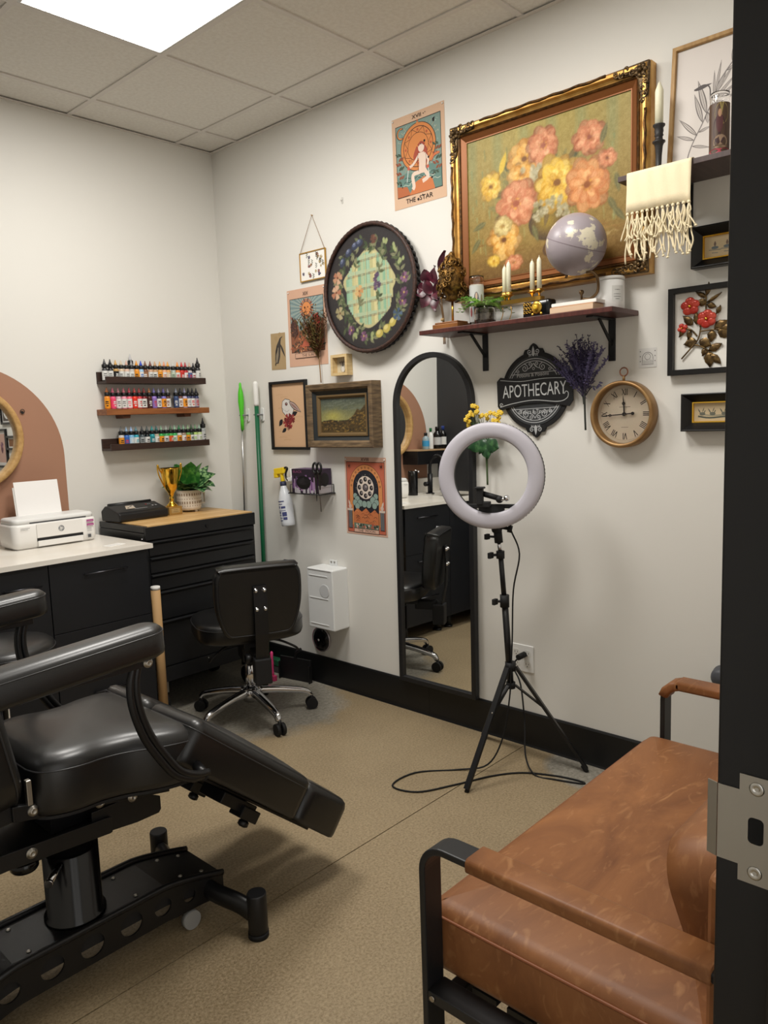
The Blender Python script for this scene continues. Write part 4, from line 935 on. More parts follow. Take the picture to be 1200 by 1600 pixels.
# head: mount, ring housing, diffuser, phone clamp
fd = Vector((-.93,-.40,.04)).normalized(); xr = Vector((0,0,1)).cross(fd).normalized(); yu = fd.cross(xr)
cen = Vector((-.090,.020,1.212))
def ringM(): return Matrix(((xr.x,yu.x,fd.x,cen.x),(xr.y,yu.y,fd.y,cen.y),(xr.z,yu.z,fd.z,cen.z),(0,0,0,1)))
RM = ringM(); RO, RI = .206, .147
part('mount', MB().cyl((-.028,.028,.94),(-.034,.03,1.0),.017,16).cyl((-.036,.03,.99),(-.055,.026,1.03),.021,16), BLACKM, t)
part('tilt_knob', MB().cyl((-.04,.02,1.005),(-.02,-.01,.998),.007,10).cyl((-.02,-.01,.998),(-.012,-.025,.994),.015,8), BLACKM, t)
part('side_knob', MB().cyl((-.03,.028,.962),(-.06,.055,.966),.005,8).box(-.078,-.055,.05,.064,.955,.977), BLACKM, t, bevel=.003)
part('housing', MB().rings([[(r*math.cos(2*PI*i/72),r*math.sin(2*PI*i/72),z) for i in range(72)] for r,z in ((RI,.0),(RI,-.028),(RI+.006,-.034),(RO-.006,-.034),(RO,-.028),(RO,.0))],True,False,False,True,M=RM), BLACKM, t)
dfm = mat('ring_diffuser',(186,183,192),.38)
part('diffuser', MB().rings([[(r*math.cos(2*PI*i/72),r*math.sin(2*PI*i/72),z) for i in range(72)] for r,z in ((RI-.001,-.004),(RI-.001,.004),(RI+.006,.010),(RI+.02,.013),(RO-.02,.013),(RO-.006,.010),(RO+.001,.004),(RO+.001,-.004))],True,False,False,True,M=RM), dfm, t)
part('vent_ridges', MB().rings([[((RO+.0008+(.0016 if i%2 else 0))*math.cos(2*PI*i/180),(RO+.0008+(.0016 if i%2 else 0))*math.sin(2*PI*i/180),z) for i in range(180)] for z in (-.026,-.006)],True,False,False,False,M=RM), BLACKM, t)
part('cross_bar', MB().box(-.155,.155,-.128,-.112,-.03,-.012,M=RM).box(-.05,.05,-.15,-.113,-.03,-.008,M=RM), BLACKM, t, bevel=.002)
ph = part('phone_clamp', MB().box(-.050,-.026,-.112,-.045,.0,.03,M=RM).box(-.05,.0,-.122,-.1,-.012,.026,M=RM).box(-.056,-.02,-.05,-.042,-.004,.036,M=RM), BLACKM, t, bevel=.003)
part('ball_joint', MB().ball(tuple(RM@Vector((.035,-.092,-.0))),.015,12,8).cyl(tuple(RM@Vector((-.03,-.07,0))),tuple(RM@Vector((.04,-.09,-.002))),.011,10), BLACKM, ph)
part('lock_screw', MB().cyl(tuple(RM@Vector((.03,-.10,.0))),tuple(RM@Vector((.065,-.085,.014))),.006,10).cyl(tuple(RM@Vector((.06,-.088,.012))),tuple(RM@Vector((.072,-.083,.016))),.011,8), CHROME, ph)
# power cord: down the pole, looping on the floor, up to the outlet
O = Vector((-.216,-2.128,0))
def L3(x,y,z): return Vector((x,y,z))-O
cord = [RM@Vector((.075,-.182,-.026)),RM@Vector((.076,-.215,-.02)),L3(-.235,-2.19,.90),L3(-.228,-2.155,.75),L3(-.226,-2.145,.55),L3(-.232,-2.14,.40),L3(-.245,-2.14,.30),L3(-.265,-2.12,.14),L3(-.32,-2.08,.03),L3(-.39,-1.98,.004),L3(-.52,-1.86,.004),L3(-.66,-1.86,.004),L3(-.64,-1.97,.004),L3(-.50,-2.05,.004),L3(-.35,-2.12,.004),L3(-.25,-2.20,.004),L3(-.19,-2.32,.004),L3(-.17,-2.42,.004),L3(-.185,-2.43,.004),L3(-.22,-2.33,.004),L3(-.235,-2.25,.004),L3(-.20,-2.185,.05),L3(-.15,-2.15,.17),L3(-.10,-2.10,.31),L3(-.07,-2.045,.37),L3(-.05,-2.06,.408)]
part('power_cord', MB().tube(spline(cord,6),.0035,6), RUBBER, t)
part('plug', MB().cyl(L3(-.055,-2.06,.408),L3(-.011,-2.065,.412),.013,10), RUBBER, t)
t = thing('wall_outlet', 'white double wall outlet plate with black plug above the baseboard', 'outlet', onB(2.0475,.391,.0005), WALLB)
pl = part('plate', MB().cushion(rrect(.116,.120,.006,3),[(0,0),(0,.003),(.002,.005)],smooth=False), PLASTICW, t)
for x in (-.028,.028):
    for y in (-.024,.024):
        rc = part('receptacle', MB().prism([(x+p[0],y+p[1]) for p in rrect(.034,.029,.011,4)],.005,.0062), mat('outlet_white',(222,221,216),.4), t)
        sl = MB().box(x-.0075,x-.0055,y-.003,y+.006,.0058,.0066).box(x+.0055,x+.0075,y-.002,y+.005,.0058,.0066); sl.cyl((x,y-.009,.0058),(x,y-.009,.0066),.0025,8)
        part('slots', sl, mat('slot_grey',(70,70,70),.7), rc)

# ================================================================== tall arched mirror
t = thing('tall_mirror', 'tall arched mirror in thin black frame against the white wall', 'mirror', onB(1.5915,.158,.016), WALLB)
TL = .011
t.rotation_euler = (R(90)-TL, 0, R(-90))
def arch(r, w, h, n=36): # closed outline: bottom-left, bottom-right, arch
    return [(-w,r),(w,r)]+[(w*math.cos(PI*i/n), h+w*math.sin(PI*i/n)) for i in range(n+1)]
hw = .2315; hh = 1.347
def ao(ins): return arch(ins, hw-ins, hh)
part('frame', MB().rings([[(p[0],p[1],z) for p in ao(i)] for i,z in ((0,0),(0,.026),(.002,.028),(.022,.028),(.024,.026),(.024,.012))],True,False,False,False), mat('mirror_frame_black',(27,27,29),.45), t)
part('glass', MB().prism(ao(.020),.004,.014), MIRR, t)
part('backing', MB().prism(ao(.010),.0005,.0035), BLACKM, t)
# ================================================================== things on the right-hand wall
def sheet(name, label, cat, u, z, w, h, cv, m=PRINT, off=.0008, rot=0, thick=.0006, group=None, col=(230,200,170)):
    t = thing(name, label, cat, onB(u,z,off), (R(90),R(rot) if rot else 0,R(-90)), group)
    if rot: t.rotation_euler = (Matrix.Rotation(R(-90),4,'Z')@Matrix.Rotation(R(90),4,'X')@Matrix.Rotation(R(rot),4,'Z')).to_euler()
    part('sheet', MB().box(-w/2,w/2,-h/2,h/2,0,thick), mat('sheet_%02x%02x%02x'%col, col, .7), t)
    if cv: part('print', cv, m, t, loc=(0,0,thick))
    return t
def pin(t, x, y, z=.0012):
    part('pin', MB().lathe([(.004,z),(.004,z+.003),(.002,z+.005)],10,T(x,y,0)), mat('pin_white',(225,225,220),.3), t)
INK=(38,32,34)
# ---- THE STAR
w, h = .303, .396; c = Cv(); BG=(226,186,152); TEAL=(132,158,148); ORG=(222,132,46)
c.rect(-w/2,-h/2,w/2,h/2,BG)
x0,x1,y0,y1 = -.128,.128,-.148,.158
c.rect(x0-.003,y0-.003,x1+.003,y1+.003,INK); c.rect(x0,y0,x1,y1,TEAL)
rr = random.Random(3)
for k in range(90):
    x = rr.uniform(x0+.008,x1-.008); y = rr.uniform(.02,y1-.008); c.circ(x,y,rr.uniform(.001,.0026),(190,206,194),n=6)
for k in range(36):
    a = R(k*10); c.line([(.104*math.cos(a),.048+.104*math.sin(a)),(.125*math.cos(a),.048+.125*math.sin(a))],.0016,(206,196,160)) if abs(.125*math.cos(a))<.12 and .048+.125*math.sin(a)<.15 else None
c.circ(0,.048,.102,INK,n=48); c.circ(0,.048,.0995,ORG,n=48); c.ring(0,.048,.083,.086,INK,48); c.ring(0,.048,.058,.060,INK,40)
for k in range(8):
    a = R(k*45+22); a2 = R(k*45+45); c.line([(.085*math.cos(a),.048+.085*math.sin(a)),(.058*math.cos(a2),.048+.058*math.sin(a2)),(.085*math.cos(a2+R(22.5)),.048+.085*math.sin(a2+R(22.5)))],.002,INK)
    c.circ(.072*math.cos(a2),.048+.072*math.sin(a2),.006,(188,84,34),n=12)
c.ring(-.098,.125,.018,.026,INK,24,60,300); c.ring(-.096,.125,.019,.0245,ORG,24,70,290)
c.circ(0,.145,.008,ORG); c.circ(0,.158,.004,(206,90,40)); c.poly([(.085,.142),(.098,.148),(.094,.128),(.086,.13)],INK)
c.poly([(x0,y0),(x1,y0),(x1,-.055),(.07,-.04),(.0,-.065),(-.07,-.05),(x0,-.06)],(104,140,130))
for k in range(16):
    x = rr.uniform(x0+.02,x1-.04); y = rr.uniform(y0+.012,-.06); c.line([(x,y),(x+.015,y+.004),(x+.03,y-.003),(x+.045,y)],.0022,INK if k%2 else (206,214,196),3)
for x in (x0+.012,x0+.026,x1-.014,x1-.03):
    for k in range(7): c.leaf(x,-.09+.02*k,40 if k%2 else 140,.024,.01,(150,74,40) if k%3 else (74,92,74))
c.poly([(-.06,-.15),(.09,-.15),(.075,-.10),(.03,-.085),(-.02,-.10)],(212,116,46)); c.poly([(x0,y0),(-.05,y0),(-.07,-.11),(x0,-.10)],(190,100,44))
SK=(240,214,194)
c.circ(.018,.02,.034,(168,62,36),ry=.030); c.line([(.0,.045),(-.018,.01),(-.012,-.02)],.02,(178,70,38),4); c.line([(.035,.03),(.045,0),(.036,-.03)],.018,(178,70,38),4)
c.circ(.018,.04,.0175,SK,ry=.021); c.line([(.0,.05),(.018,.061),(.038,.048)],.010,(168,62,36),4)
c.poly([(.0,.018),(.034,.018),(.044,-.01),(.040,-.05),(.05,-.07),(.0,-.07),(.004,-.02)],SK)
c.line([(.004,.01),(-.028,-.02),(-.052,-.03)],.012,SK,4); c.line([(.036,.01),(.055,-.02),(.05,-.045)],.011,SK,4)
c.line([(.01,-.062),(-.034,-.068),(-.03,-.115),(-.038,-.128)],.018,SK,4); c.line([(.036,-.062),(.052,-.092),(.02,-.105)],.018,SK,4)
c.line([(.0,.018),(-.006,-.02),(.0,-.06)],.0016,INK,3); c.line([(.044,.012),(.046,-.03),(.05,-.06)],.0016,INK,3)
c.circ(-.058,-.034,.008,(206,84,50)); c.circ(.052,-.05,.008,(206,84,50)); c.line([(-.06,-.04),(-.07,-.09)],.004,(220,226,220)); c.line([(.055,-.055),(.06,-.10)],.004,(220,226,220))
c.line([(.07,-.03),(.09,-.01),(.12,-.005)],.010,(214,110,50),4)
for k in range(7): c.circ(rr.uniform(x0+.02,x1-.02),rr.uniform(y0+.02,.1),rr.uniform(.003,.006),INK,n=7)
c.text('XVII',-.004,.178,.016,INK,w=.052); c.circ(.036,.178,.0025,INK); c.circ(.046,.181,.002,INK)
c.text('THE',-.052,-.172,.020,INK,w=.056); c.text('STAR',.038,-.172,.020,INK,w=.076); c.circ(-.008,-.176,.006,INK,n=7); c.circ(.018,-.163,.004,INK,n=7)
t = sheet('tarot_poster','peach tarot poster titled THE STAR beside the gilt painting','poster',1.540,2.592,w,h,c,rot=0.6,col=(226,186,152))
pin(t,-.143,.188); pin(t,.143,.188)
# ---- THE SUN
c = Cv(); w, h = .302, .400
c.rect(-w/2,-h/2,w/2,h/2,(224,176,146)); x0,x1,y0,y1 = -.128,.128,-.125,.150
c.rect(x0-.003,y0-.003,x1+.003,y1+.003,INK); c.rect(x0,y0,x1,y1,(140,166,166))
for k in range(60):
    a = R(k*6); r1 = .19; p = [(.0+.045*math.cos(a),.095+.045*math.sin(a)),(.0+r1*math.cos(a),.095+r1*math.sin(a))]
    q = p[1]; kk = 1
    for (lim,i) in ((x1 if q[0]>0 else -x1,0),):
        if abs(q[0]) > x1: kk = min(kk,(x1-abs(p[0][0]))/(abs(q[0])-abs(p[0][0])))
    if q[1] > y1: kk = min(kk,(y1-p[0][1])/(q[1]-p[0][1]))
    c.line([p[0],(p[0][0]+(q[0]-p[0][0])*kk,p[0][1]+(q[1]-p[0][1])*kk)],.0013,INK if k%2 else (220,206,170))
for k in range(20): c.leaf(.034*math.cos(R(k*18)),.095+.034*math.sin(R(k*18)),k*18,.022,.010,(206,110,40) if k%2 else (150,70,30))
c.circ(0,.095,.036,INK); c.circ(0,.095,.034,(230,140,60)); c.circ(-.011,.101,.004,INK,n=10); c.circ(.012,.101,.004,INK,n=10); c.line([(0,.102),(-.004,.09),(.003,.089)],.0018,INK); c.line([(-.01,.079),(0,.076),(.011,.079)],.0026,(150,50,30),3)
c.poly([(x0,y0),(x1,y0),(x1,.03),(.09,.05),(.06,.0),(.0,.0),(-.06,-.02),(-.08,.04),(-.11,.05),(x0,.02)],(150,88,56))
rr = random.Random(5)
for k in range(170):
    x = rr.uniform(x0+.01,x1-.012); y = rr.uniform(y0+.008,.02+.03*math.sin(x*40)); c.leaf(x,y,rr.uniform(0,360),rr.uniform(.012,.028),.009,rr.choice([(74,64,50),(186,88,48),(206,120,62),(110,74,50),(60,70,60),(214,150,100)]))
for k in range(60): c.leaf(-.10+rr.uniform(-.016,.016),-.02+rr.uniform(-.03,.06),rr.uniform(40,140),.024,.008,rr.choice([(74,50,46),(96,64,52)]))
c.line([(.07,.06),(.085,.0),(.078,-.05)],.04,(196,44,36),5); c.poly([(-.05,-.10),(.03,-.10),(.0,-.05)],(206,96,58))
c.circ(.0,-.02,.008,SK,n=12); c.line([(0,-.028),(.004,-.06)],.014,SK)
c.rect(-.10,-.158,.10,-.132,INK); c.rect(-.0975,-.156,.0975,-.134,(224,176,146)); c.text('THE SUN',0,-.145,.014,INK,w=.09)
c.text('XIX',-.002,.172,.018,INK,w=.042)
t = sheet('tarot_poster','peach tarot poster titled THE SUN partly behind the round tray','poster',.752,1.935,w,h,c,rot=-.4,col=(224,176,146)); pin(t,-.138,.187); pin(t,.138,.187)
# ---- THE MOON
c = Cv(); w, h = .287, .396
c.rect(-w/2,-h/2,w/2,h/2,(228,182,158)); x0,x1,y0,y1 = -.131,.131,-.186,.172
c.rect(x0-.003,y0-.003,x1+.003,y1+.003,INK); c.rect(x0,y0,x1,y1,(206,98,62))
def archp(r, yb, yc, n=30): return [(-r,yb),(r,yb)]+[(r*math.cos(PI*i/n),yc+r*1.05*math.sin(PI*i/n)) for i in range(n+1)]
c.poly(archp(.116,-.15,.04),INK); c.poly(archp(.114,-.15,.04),(228,142,66)); c.poly(archp(.089,-.15,.04),INK); c.poly(archp(.087,-.15,.04),(40,40,50))
for k in range(13): a = PI*(k+.5)/13; c.ring(.101*math.cos(a),.04+.106*math.sin(a),.003,.0052,INK,10)
rr = random.Random(9)
for k in range(50): c.circ(rr.uniform(-.08,.08),rr.uniform(.0,.12),rr.uniform(.0008,.0018),(230,226,210),n=6)
for sx in (-1,1):
    for k in range(8): c.line([(sx*.112,.152),(sx*.112+.014*math.cos(R(k*45)),.152+.014*math.sin(R(k*45)))],.0018,INK)
for (x,y,r) in ((-.074,-.0,.014),(-.06,-.018,.018),(.07,.002,.015),(.05,-.02,.02),(.074,-.028,.016),(-.076,-.035,.016),(-.04,-.036,.018),(.02,-.04,.018),(-.01,-.04,.017),(.06,-.045,.016),(-.06,-.052,.016)): c.circ(x,y,r+.002,INK); c.circ(x,y,r,(150,176,166))
c.circ(.0,.045,.060,INK,n=40); c.circ(0,.045,.0585,(236,220,206),n=40)
for k in range(8): a = R(k*45+90); c.circ(.042*math.cos(a),.045+.042*math.sin(a),.0125,INK,n=16); c.circ(.042*math.cos(a)+.004,.045+.042*math.sin(a)+.002,.006,(150,140,140),n=10)
c.circ(0,.045,.020,INK); c.circ(.0,.046,.015,(110,100,104)); c.circ(.004,.05,.006,(180,170,170))
c.poly([(-.087,-.15),(.087,-.15),(.087,-.085),(.06,-.065),(.03,-.085),(.0,-.06),(-.03,-.08),(-.06,-.062),(-.087,-.085)],(208,112,44))
for k in range(26): x = rr.uniform(-.08,.06); y = rr.uniform(-.14,-.08); c.line([(x,y),(x+.014,y+.006),(x+.024,y-.002)],.002,rr.choice([(140,66,34),(236,160,90),INK]),3)
c.poly([(-.087,-.165),(.087,-.165),(.087,-.142),(-.087,-.138)],(110,130,112))
for k in range(22): c.circ(rr.uniform(-.08,.08),rr.uniform(-.160,-.142),rr.uniform(.004,.008),rr.choice([(226,200,180),(190,80,50),(60,70,60)]),n=8)
for sx in (-1,1):
    c.rect(sx*.112-.014,-.168,sx*.112+.014,-.075,INK); c.rect(sx*.112-.012,-.166,sx*.112+.012,-.077,(120,120,122))
    for q in (-.006,0,.006): c.line([(sx*.112+q,-.166),(sx*.112+q,-.077)],.0014,(60,60,64))
    c.rect(sx*.112-.019,-.077,sx*.112+.019,-.066,(226,206,190)); c.circ(sx*.112,-.055,.011,(226,196,180)); c.leaf(sx*.112,-.05,90-sx*20,.03,.012,(226,206,190))
c.rect(-.088,-.188,.088,-.166,INK); c.rect(-.086,-.186,.086,-.168,(228,182,158)); c.text('THE  MOON',0,-.177,.013,INK,w=.12)
c.text('XVIII',0,.187,.016,INK,w=.055)
t = sheet('tarot_poster','orange tarot poster titled THE MOON low beside the tall mirror','poster',1.134,1.057,w,h,c,rot=-.5,col=(228,182,158)); pin(t,-.135,.186); pin(t,.135,.186)

# ---- penguin print on kraft paper
c = Cv(); c.rect(-.06,-.098,.06,.098,(186,158,112))
for k in range(14): c.circ(rnd.uniform(-.055,.055),rnd.uniform(-.09,.09),rnd.uniform(.006,.014),jit((184,155,108),5),n=9)
GK=(72,66,62)
c.poly([(.016,.072),(.026,.066),(.022,.050),(.020,.02),(.014,-.03),(.0,-.066),(-.026,-.066),(-.028,-.04),(-.024,0),(-.014,.03),(.004,.055)],GK)
c.poly([(-.022,-.06),(-.01,-.06),(.002,-.02),(.004,.02),(-.008,.02),(-.018,-.01)],(150,136,112)); c.leaf(.018,.04,-62,.085,.014,GK); c.leaf(-.004,.03,-110,.06,.012,(50,46,44)); c.leaf(.014,.066,25,.03,.007,GK); c.leaf(-.024,-.06,-100,.02,.01,(60,54,50))
sheet('penguin_print','small brown paper print of a penguin near the corner','print',.508,1.828,.122,.196,c,rot=-1.2,col=(186,158,112))
# ---- little sticker card by the clock
c = Cv(); c.rect(-.034,-.035,.034,.035,(226,224,220)); GR=(120,118,116)
c.ring(0,.0,.019,.021,GR,24,-10,190); c.line([(-.02,0),(-.022,-.024),(.022,-.024),(.02,0)],.0018,GR); c.ring(0,.004,.010,.0115,GR,18); 
for k in range(9): c.line([(-.018+.0045*k,-.024),(-.018+.0045*k,-.006-.002*(k%3))],.0016,(160,158,156))
for k in range(3): c.circ(-.028,.024-.018*k,.0022,GR,n=8); c.circ(.028,.024-.018*k,.0022,GR,n=8)
sheet('sticker_card','small square white sticker with grey arch drawing above the clock','sticker',2.602,1.635,.068,.070,c,col=(226,224,220))
# ---- adhesive hook high on the wall
t = thing('adhesive_hook','tiny clear adhesive hook high on the bare wall','hook',onB(1.049,2.511,.0005),WALLB)
part('plate', MB().prism(rrect(.012,.03,.004,3),0,.002), mat('hook_clear',(206,204,198),.3), t); part('hook', MB().tube([(0,.004,.002),(0,-.004,.008),(0,-.002,.012),(0,.003,.012)],.0016,6), MATS['hook_clear'], t)

# ---- pressed-flower glass frame on a cord
t = thing('pressed_flower_frame','hanging glass frame of pressed flowers above THE SUN poster','frame',onB(.823,2.236,.004),WALLB)
part('rim', picture_frame(MB(),.196,.146,[(0,0),(0,.007),(.005,.007),(.005,0)]), BRASS, t)
part('glass_panel', MB().box(-.0935,.0935,-.0685,.0685,.0015,.0035), mat('panel_white',(236,234,228),.15), t)
c = Cv(z=.0037); rr = random.Random(12)
for k in range(26):
    x = rr.uniform(-.08,.08); y = rr.uniform(-.056,.056)
    if k%3 == 0:
        for q in range(5): c.leaf(x,y-.012+q*.005,40 if q%2 else 140,.010,.004,rr.choice([(64,82,64),(96,104,74),(70,70,60)]))
        c.line([(x,y-.014),(x,y+.012)],.001,(90,90,60))
    else: c.petals(x,y,rr.uniform(.006,.011),5,rr.choice([[(90,60,90),(120,84,110)],[(190,150,110),(170,120,84)],[(130,60,70),(150,90,90)],[(206,190,150),(190,170,130)],[(70,70,110)]]),rr=rr); c.circ(x,y,.0018,(200,160,70),n=8)
part('pressed_flowers', c, PRINT, t)
part('cord', MB().tube([(-.092,.074,.003),(.008,.247,.003),(.090,.074,.003)],.0013,6), mat('cord_tan',(150,116,84),.7), t)
part('nail', MB().cyl((.008,.247,-.003),(.008,.247,.008),.002,8), BRASS, t)

# ---- round painted tray
t = thing('round_tray','round black tote tray painted with fruit and green plaid centre','tray',onB(1.2555,2.060,.001),WALLB)
DK=(34,31,32); RIM=mat('tray_rim',(40,28,24),.55,col2=(74,46,36),scale=90)
def circle(r,z,n=72,wob=0,f=0): return [((r+wob*math.sin(f*2*PI*i/n))*math.cos(2*PI*i/n),(r+wob*math.sin(f*2*PI*i/n))*math.sin(2*PI*i/n),z) for i in range(n)]
part('wall', MB().rings([circle(.262,0),circle(.275,.004),circle(.29,.045),circle(.293,.052)],True,False,False,True), mat('tray_black',(24,23,24),.5), t)
for k in range(60):
    a = 2*PI*k/60; part('rib', MB().tube([(.272*math.cos(a),.272*math.sin(a),.004),(.291*math.cos(a+.02),.291*math.sin(a+.02),.026),(.297*math.cos(a),.297*math.sin(a),.050)],.008,6), MATS['tray_black'], t)
rp_ = [Vector((.2915*math.cos(2*PI*i/150),.2915*math.sin(2*PI*i/150),.058)) for i in range(150)]
part('rolled_rim', MB().tube(rp_,.0105,8,True,scale=[1.0 if i%2 else .86 for i in range(150)]+[1.0]), RIM, t)
part('floor', MB().lathe([(.285,.046),(.285,.050)],72,smooth=False), MATS['tray_black'], t)
c = Cv(z=.0502); c.rect(-.29,-.29,.29,.29,DK); c.circ(0,0,.284,(54,50,51),n=72)
rr = random.Random(21)
blob = [((.158+.012*math.sin(5*a)+.008*math.sin(9*a+1))*math.cos(a), (.172+.012*math.sin(4*a+2))*math.sin(a)) for a in [2*PI*i/60 for i in range(60)]]
def inblob(x,y):
    a = math.atan2(y/.172,x/.158); return (x/.150)**2+(y/.165)**2 < 1
c.poly(blob,(206,196,140)); 
def chord(x): 
    v = 1-(x/.160)**2; return .168*math.sqrt(v) if v > 0 else 0
for k in range(30):
    xa = -.15+k*.01; hh_ = min(chord(xa),chord(xa+.01))
    col_ = [(150,196,160),(168,206,172),(206,200,140),(222,212,150),(140,186,150),(190,206,160)][(k//2)%6]
    if hh_ > .01: c.rect(xa,-hh_,xa+.01,hh_,jit(col_,6,rr))
def chordy(y):
    v = 1-(y/.174)**2; return .153*math.sqrt(v) if v > 0 else 0
for y in (-.13,-.065,.0,.065,.13):
    hh_ = min(chordy(y),chordy(y+.03)); c.rect(-hh_,y+.006,hh_,y+.024,(186,206,166))
    for dy in (0,.006): hh_ = chordy(y+dy); c.line([(-hh_,y+dy-.004),(hh_,y+dy+.006)],.0018,(120,84,60))
for x in (-.09,-.02,.05,.11):
    hh_ = chord(x); c.line([(x,-hh_),(x,hh_)],.003,(226,214,150)); c.line([(x+.005,-hh_*.95),(x+.005,hh_*.95)],.0016,(160,110,80))
LG=[(96,110,70),(126,134,92),(70,86,56),(150,150,110)]
def sprig(x,y,a,n,L,flip=1):
    px, py = x, y
    for k in range(n):
        qx, qy = px+L*.55*math.cos(R(a)), py+L*.55*math.sin(R(a)); c.line([(px,py),(qx,qy)],.0025,(86,92,60))
        for s in (-1,1): c.leaf(qx,qy,a+s*rr.uniform(35,65),L*rr.uniform(.8,1.1),L*.42,rr.choice(LG),vein=(60,72,48))
        px, py = qx, qy; a += rr.uniform(10,28)*flip
    c.leaf(px,py,a,L,L*.42,rr.choice(LG),vein=(60,72,48))
for k in range(40):
    a = k*360/40+rr.uniform(-6,6); r = rr.uniform(.185,.24); sprig(r*math.cos(R(a)),r*math.sin(R(a)),a+90,rr.choice([1,2]),.036)
for (a,kind) in ((125,'plum'),(112,'plum'),(104,'plum'),(140,'plum'),(160,'peach'),(178,'peach'),(205,'cream'),(235,'purple'),(258,'purple'),(-12,'purple'),(5,'purple'),(-22,'purple'),(60,'buds'),(45,'buds'),(-75,'lemon'),(-62,'lemon'),(-50,'lemon'),(80,'brown'),(25,'buds'),(-38,'blue'),(245,'buds'),(-85,'buds')):
    r = .222; x, y = r*math.cos(R(a)), r*math.sin(R(a))
    if kind == 'plum': c.circ(x,y,.017,(54,62,86),ry=.024,rot=a); c.circ(x-.004,y+.006,.009,(98,108,140),ry=.014,rot=a); c.circ(x-.005,y+.01,.004,(160,168,190))
    elif kind == 'peach': c.petals(x,y,.034,5,[(206,150,110),(190,120,84),(222,176,140)],rr=rr); c.circ(x,y,.006,(120,70,40))
    elif kind == 'cream': c.petals(x,y,.032,5,[(190,176,130),(170,158,110)],rr=rr); c.circ(x,y,.006,(120,90,50))
    elif kind == 'purple': c.petals(x,y,.024,6,[(120,74,110),(150,100,136),(96,56,90)],rr=rr); c.circ(x,y,.005,(210,180,90))
    elif kind == 'lemon': c.circ(x,y,.019,(206,186,80),ry=.024,rot=a); c.circ(x-.005,y+.006,.010,(232,216,130),ry=.013,rot=a)
    elif kind == 'buds':
        for q in range(4): c.circ(x+rr.uniform(-.018,.018),y+rr.uniform(-.018,.018),.008,(170,180,120),ry=.010)
    elif kind == 'blue': c.petals(x,y,.032,5,[(88,112,140),(70,92,124)],wd=.5,rr=rr)
    else: c.petals(x,y,.022,6,[(110,66,50),(130,84,60)],rr=rr)
for (x,y) in ((.06,.05),(-.075,-.09),(.05,-.08),(-.09,.09),(.085,.10)): sprig(x,y,60,2,.034)
for q in range(9): c.petals(.055+rr.uniform(-.02,.02),.02+rr.uniform(-.025,.04),.012,5,[(84,64,96),(110,84,120)],rr=rr)
c.petals(-.065,-.005,.030,5,[(226,180,110),(214,150,84)],rr=rr); c.circ(-.065,-.005,.005,(150,90,40))
dm = rasterize(c,-.284,-.284,.284,.284,236,236,.0506,soft=1,grain=3.0)
bm = bmesh.new(); bm.from_mesh(dm); bmesh.ops.delete(bm, geom=[v for v in bm.verts if math.hypot(v.co.x,v.co.y) > .2825], context='VERTS'); bm.to_mesh(dm); bm.free()
part('painted_decor', dm, PRINTG, t)

# ---- shadow box with a pinned moth
t = thing('moth_box','small pale wooden shadow box holding a moth below the tray','frame',onB(1.017,1.7185,.0008),WALLB)
PINE=mat('pale_pine',(214,190,142),.5,col2=(200,172,122),scale=12,stretch=(1,8,1))
part('box_frame', picture_frame(MB(),.116,.104,[(0,0),(0,.040),(.014,.040),(.014,.006)]), PINE, t); part('backing', MB().box(-.05,.05,-.045,.045,.001,.006), mat('box_back',(196,186,160),.8), t)
c = Cv(z=.010); 
for s in (-1,1): c.leaf(0,.004,90-s*62,.030,.020,(150,140,128)); c.leaf(0,-.002,270+s*40,.026,.018,(190,184,172))
c.circ(0,0,.004,(70,66,64),ry=.016); c.circ(0,-.02,.012,(224,220,212),ry=.014); c.leaf(0,.012,60,.016,.003,(70,66,64)); c.leaf(0,.012,120,.016,.003,(70,66,64))
part('moth', c, PRINT, t); part('nail', MB().cyl((0,.055,0),(0,.055,.012),.0016,8), BRASS, t)

# ---- framed rabbit head print
t = thing('rabbit_picture','black-framed peach print of a rabbit head with red rose','picture',onB(.5815,1.4785,.0008),WALLB)
part('frame', picture_frame(MB(),.303,.374,[(0,0),(0,.018),(.002,.020),(.013,.020),(.015,.018),(.015,.008)]), mat('frame_black',(18,18,19),.4), t)
c = Cv(z=.006); c.rect(-.138,-.174,.138,.174,(222,178,134)); c.rect(-.126,-.162,.126,.162,(228,184,140))
for k in range(12): x=rnd.uniform(-.11,.05); y=rnd.uniform(-.15,.15); c.line([(x,y),(x+.03,y+.003),(x+.06,y)],.006,jit((224,179,134),4),3)
WT=(232,228,222)
c.leaf(-.06,-.02,-130,.05,.028,(40,38,42)); c.leaf(.02,.0,20,.05,.026,(40,38,42)); c.leaf(-.03,-.07,-150,.045,.022,(40,38,42))
c.poly([(-.062,.045),(-.055,.078),(-.03,.092),(.005,.086),(.03,.06),(.04,.03),(.02,-.005),(-.02,-.012),(-.04,.005),(-.058,.02)],INK); c.poly([(-.059,.046),(-.053,.076),(-.03,.089),(.004,.083),(.027,.058),(.036,.03),(.018,-.002),(-.02,-.008),(-.038,.008),(-.055,.022)],WT)
c.leaf(.0,.075,-32,.115,.034,INK); c.leaf(.004,.073,-32,.105,.026,(196,170,160)); c.leaf(.012,.066,-32,.08,.010,(150,110,104))
c.circ(-.022,.062,.011,INK,ry=.009); c.circ(-.022,.062,.007,(130,50,36)); c.circ(-.02,.064,.0025,WT); c.line([(-.058,.04),(-.05,.034),(-.056,.026)],.002,INK); c.line([(-.04,.03),(-.02,.02),(0,.03)],.0016,(130,124,120),3)
for (x,y,r) in ((-.01,-.02,.034),(.022,-.018,.024),(-.03,-.04,.026),(.0,-.055,.022)): c.petals(x,y,r,6,[(140,28,30),(116,20,24),(164,40,40)])
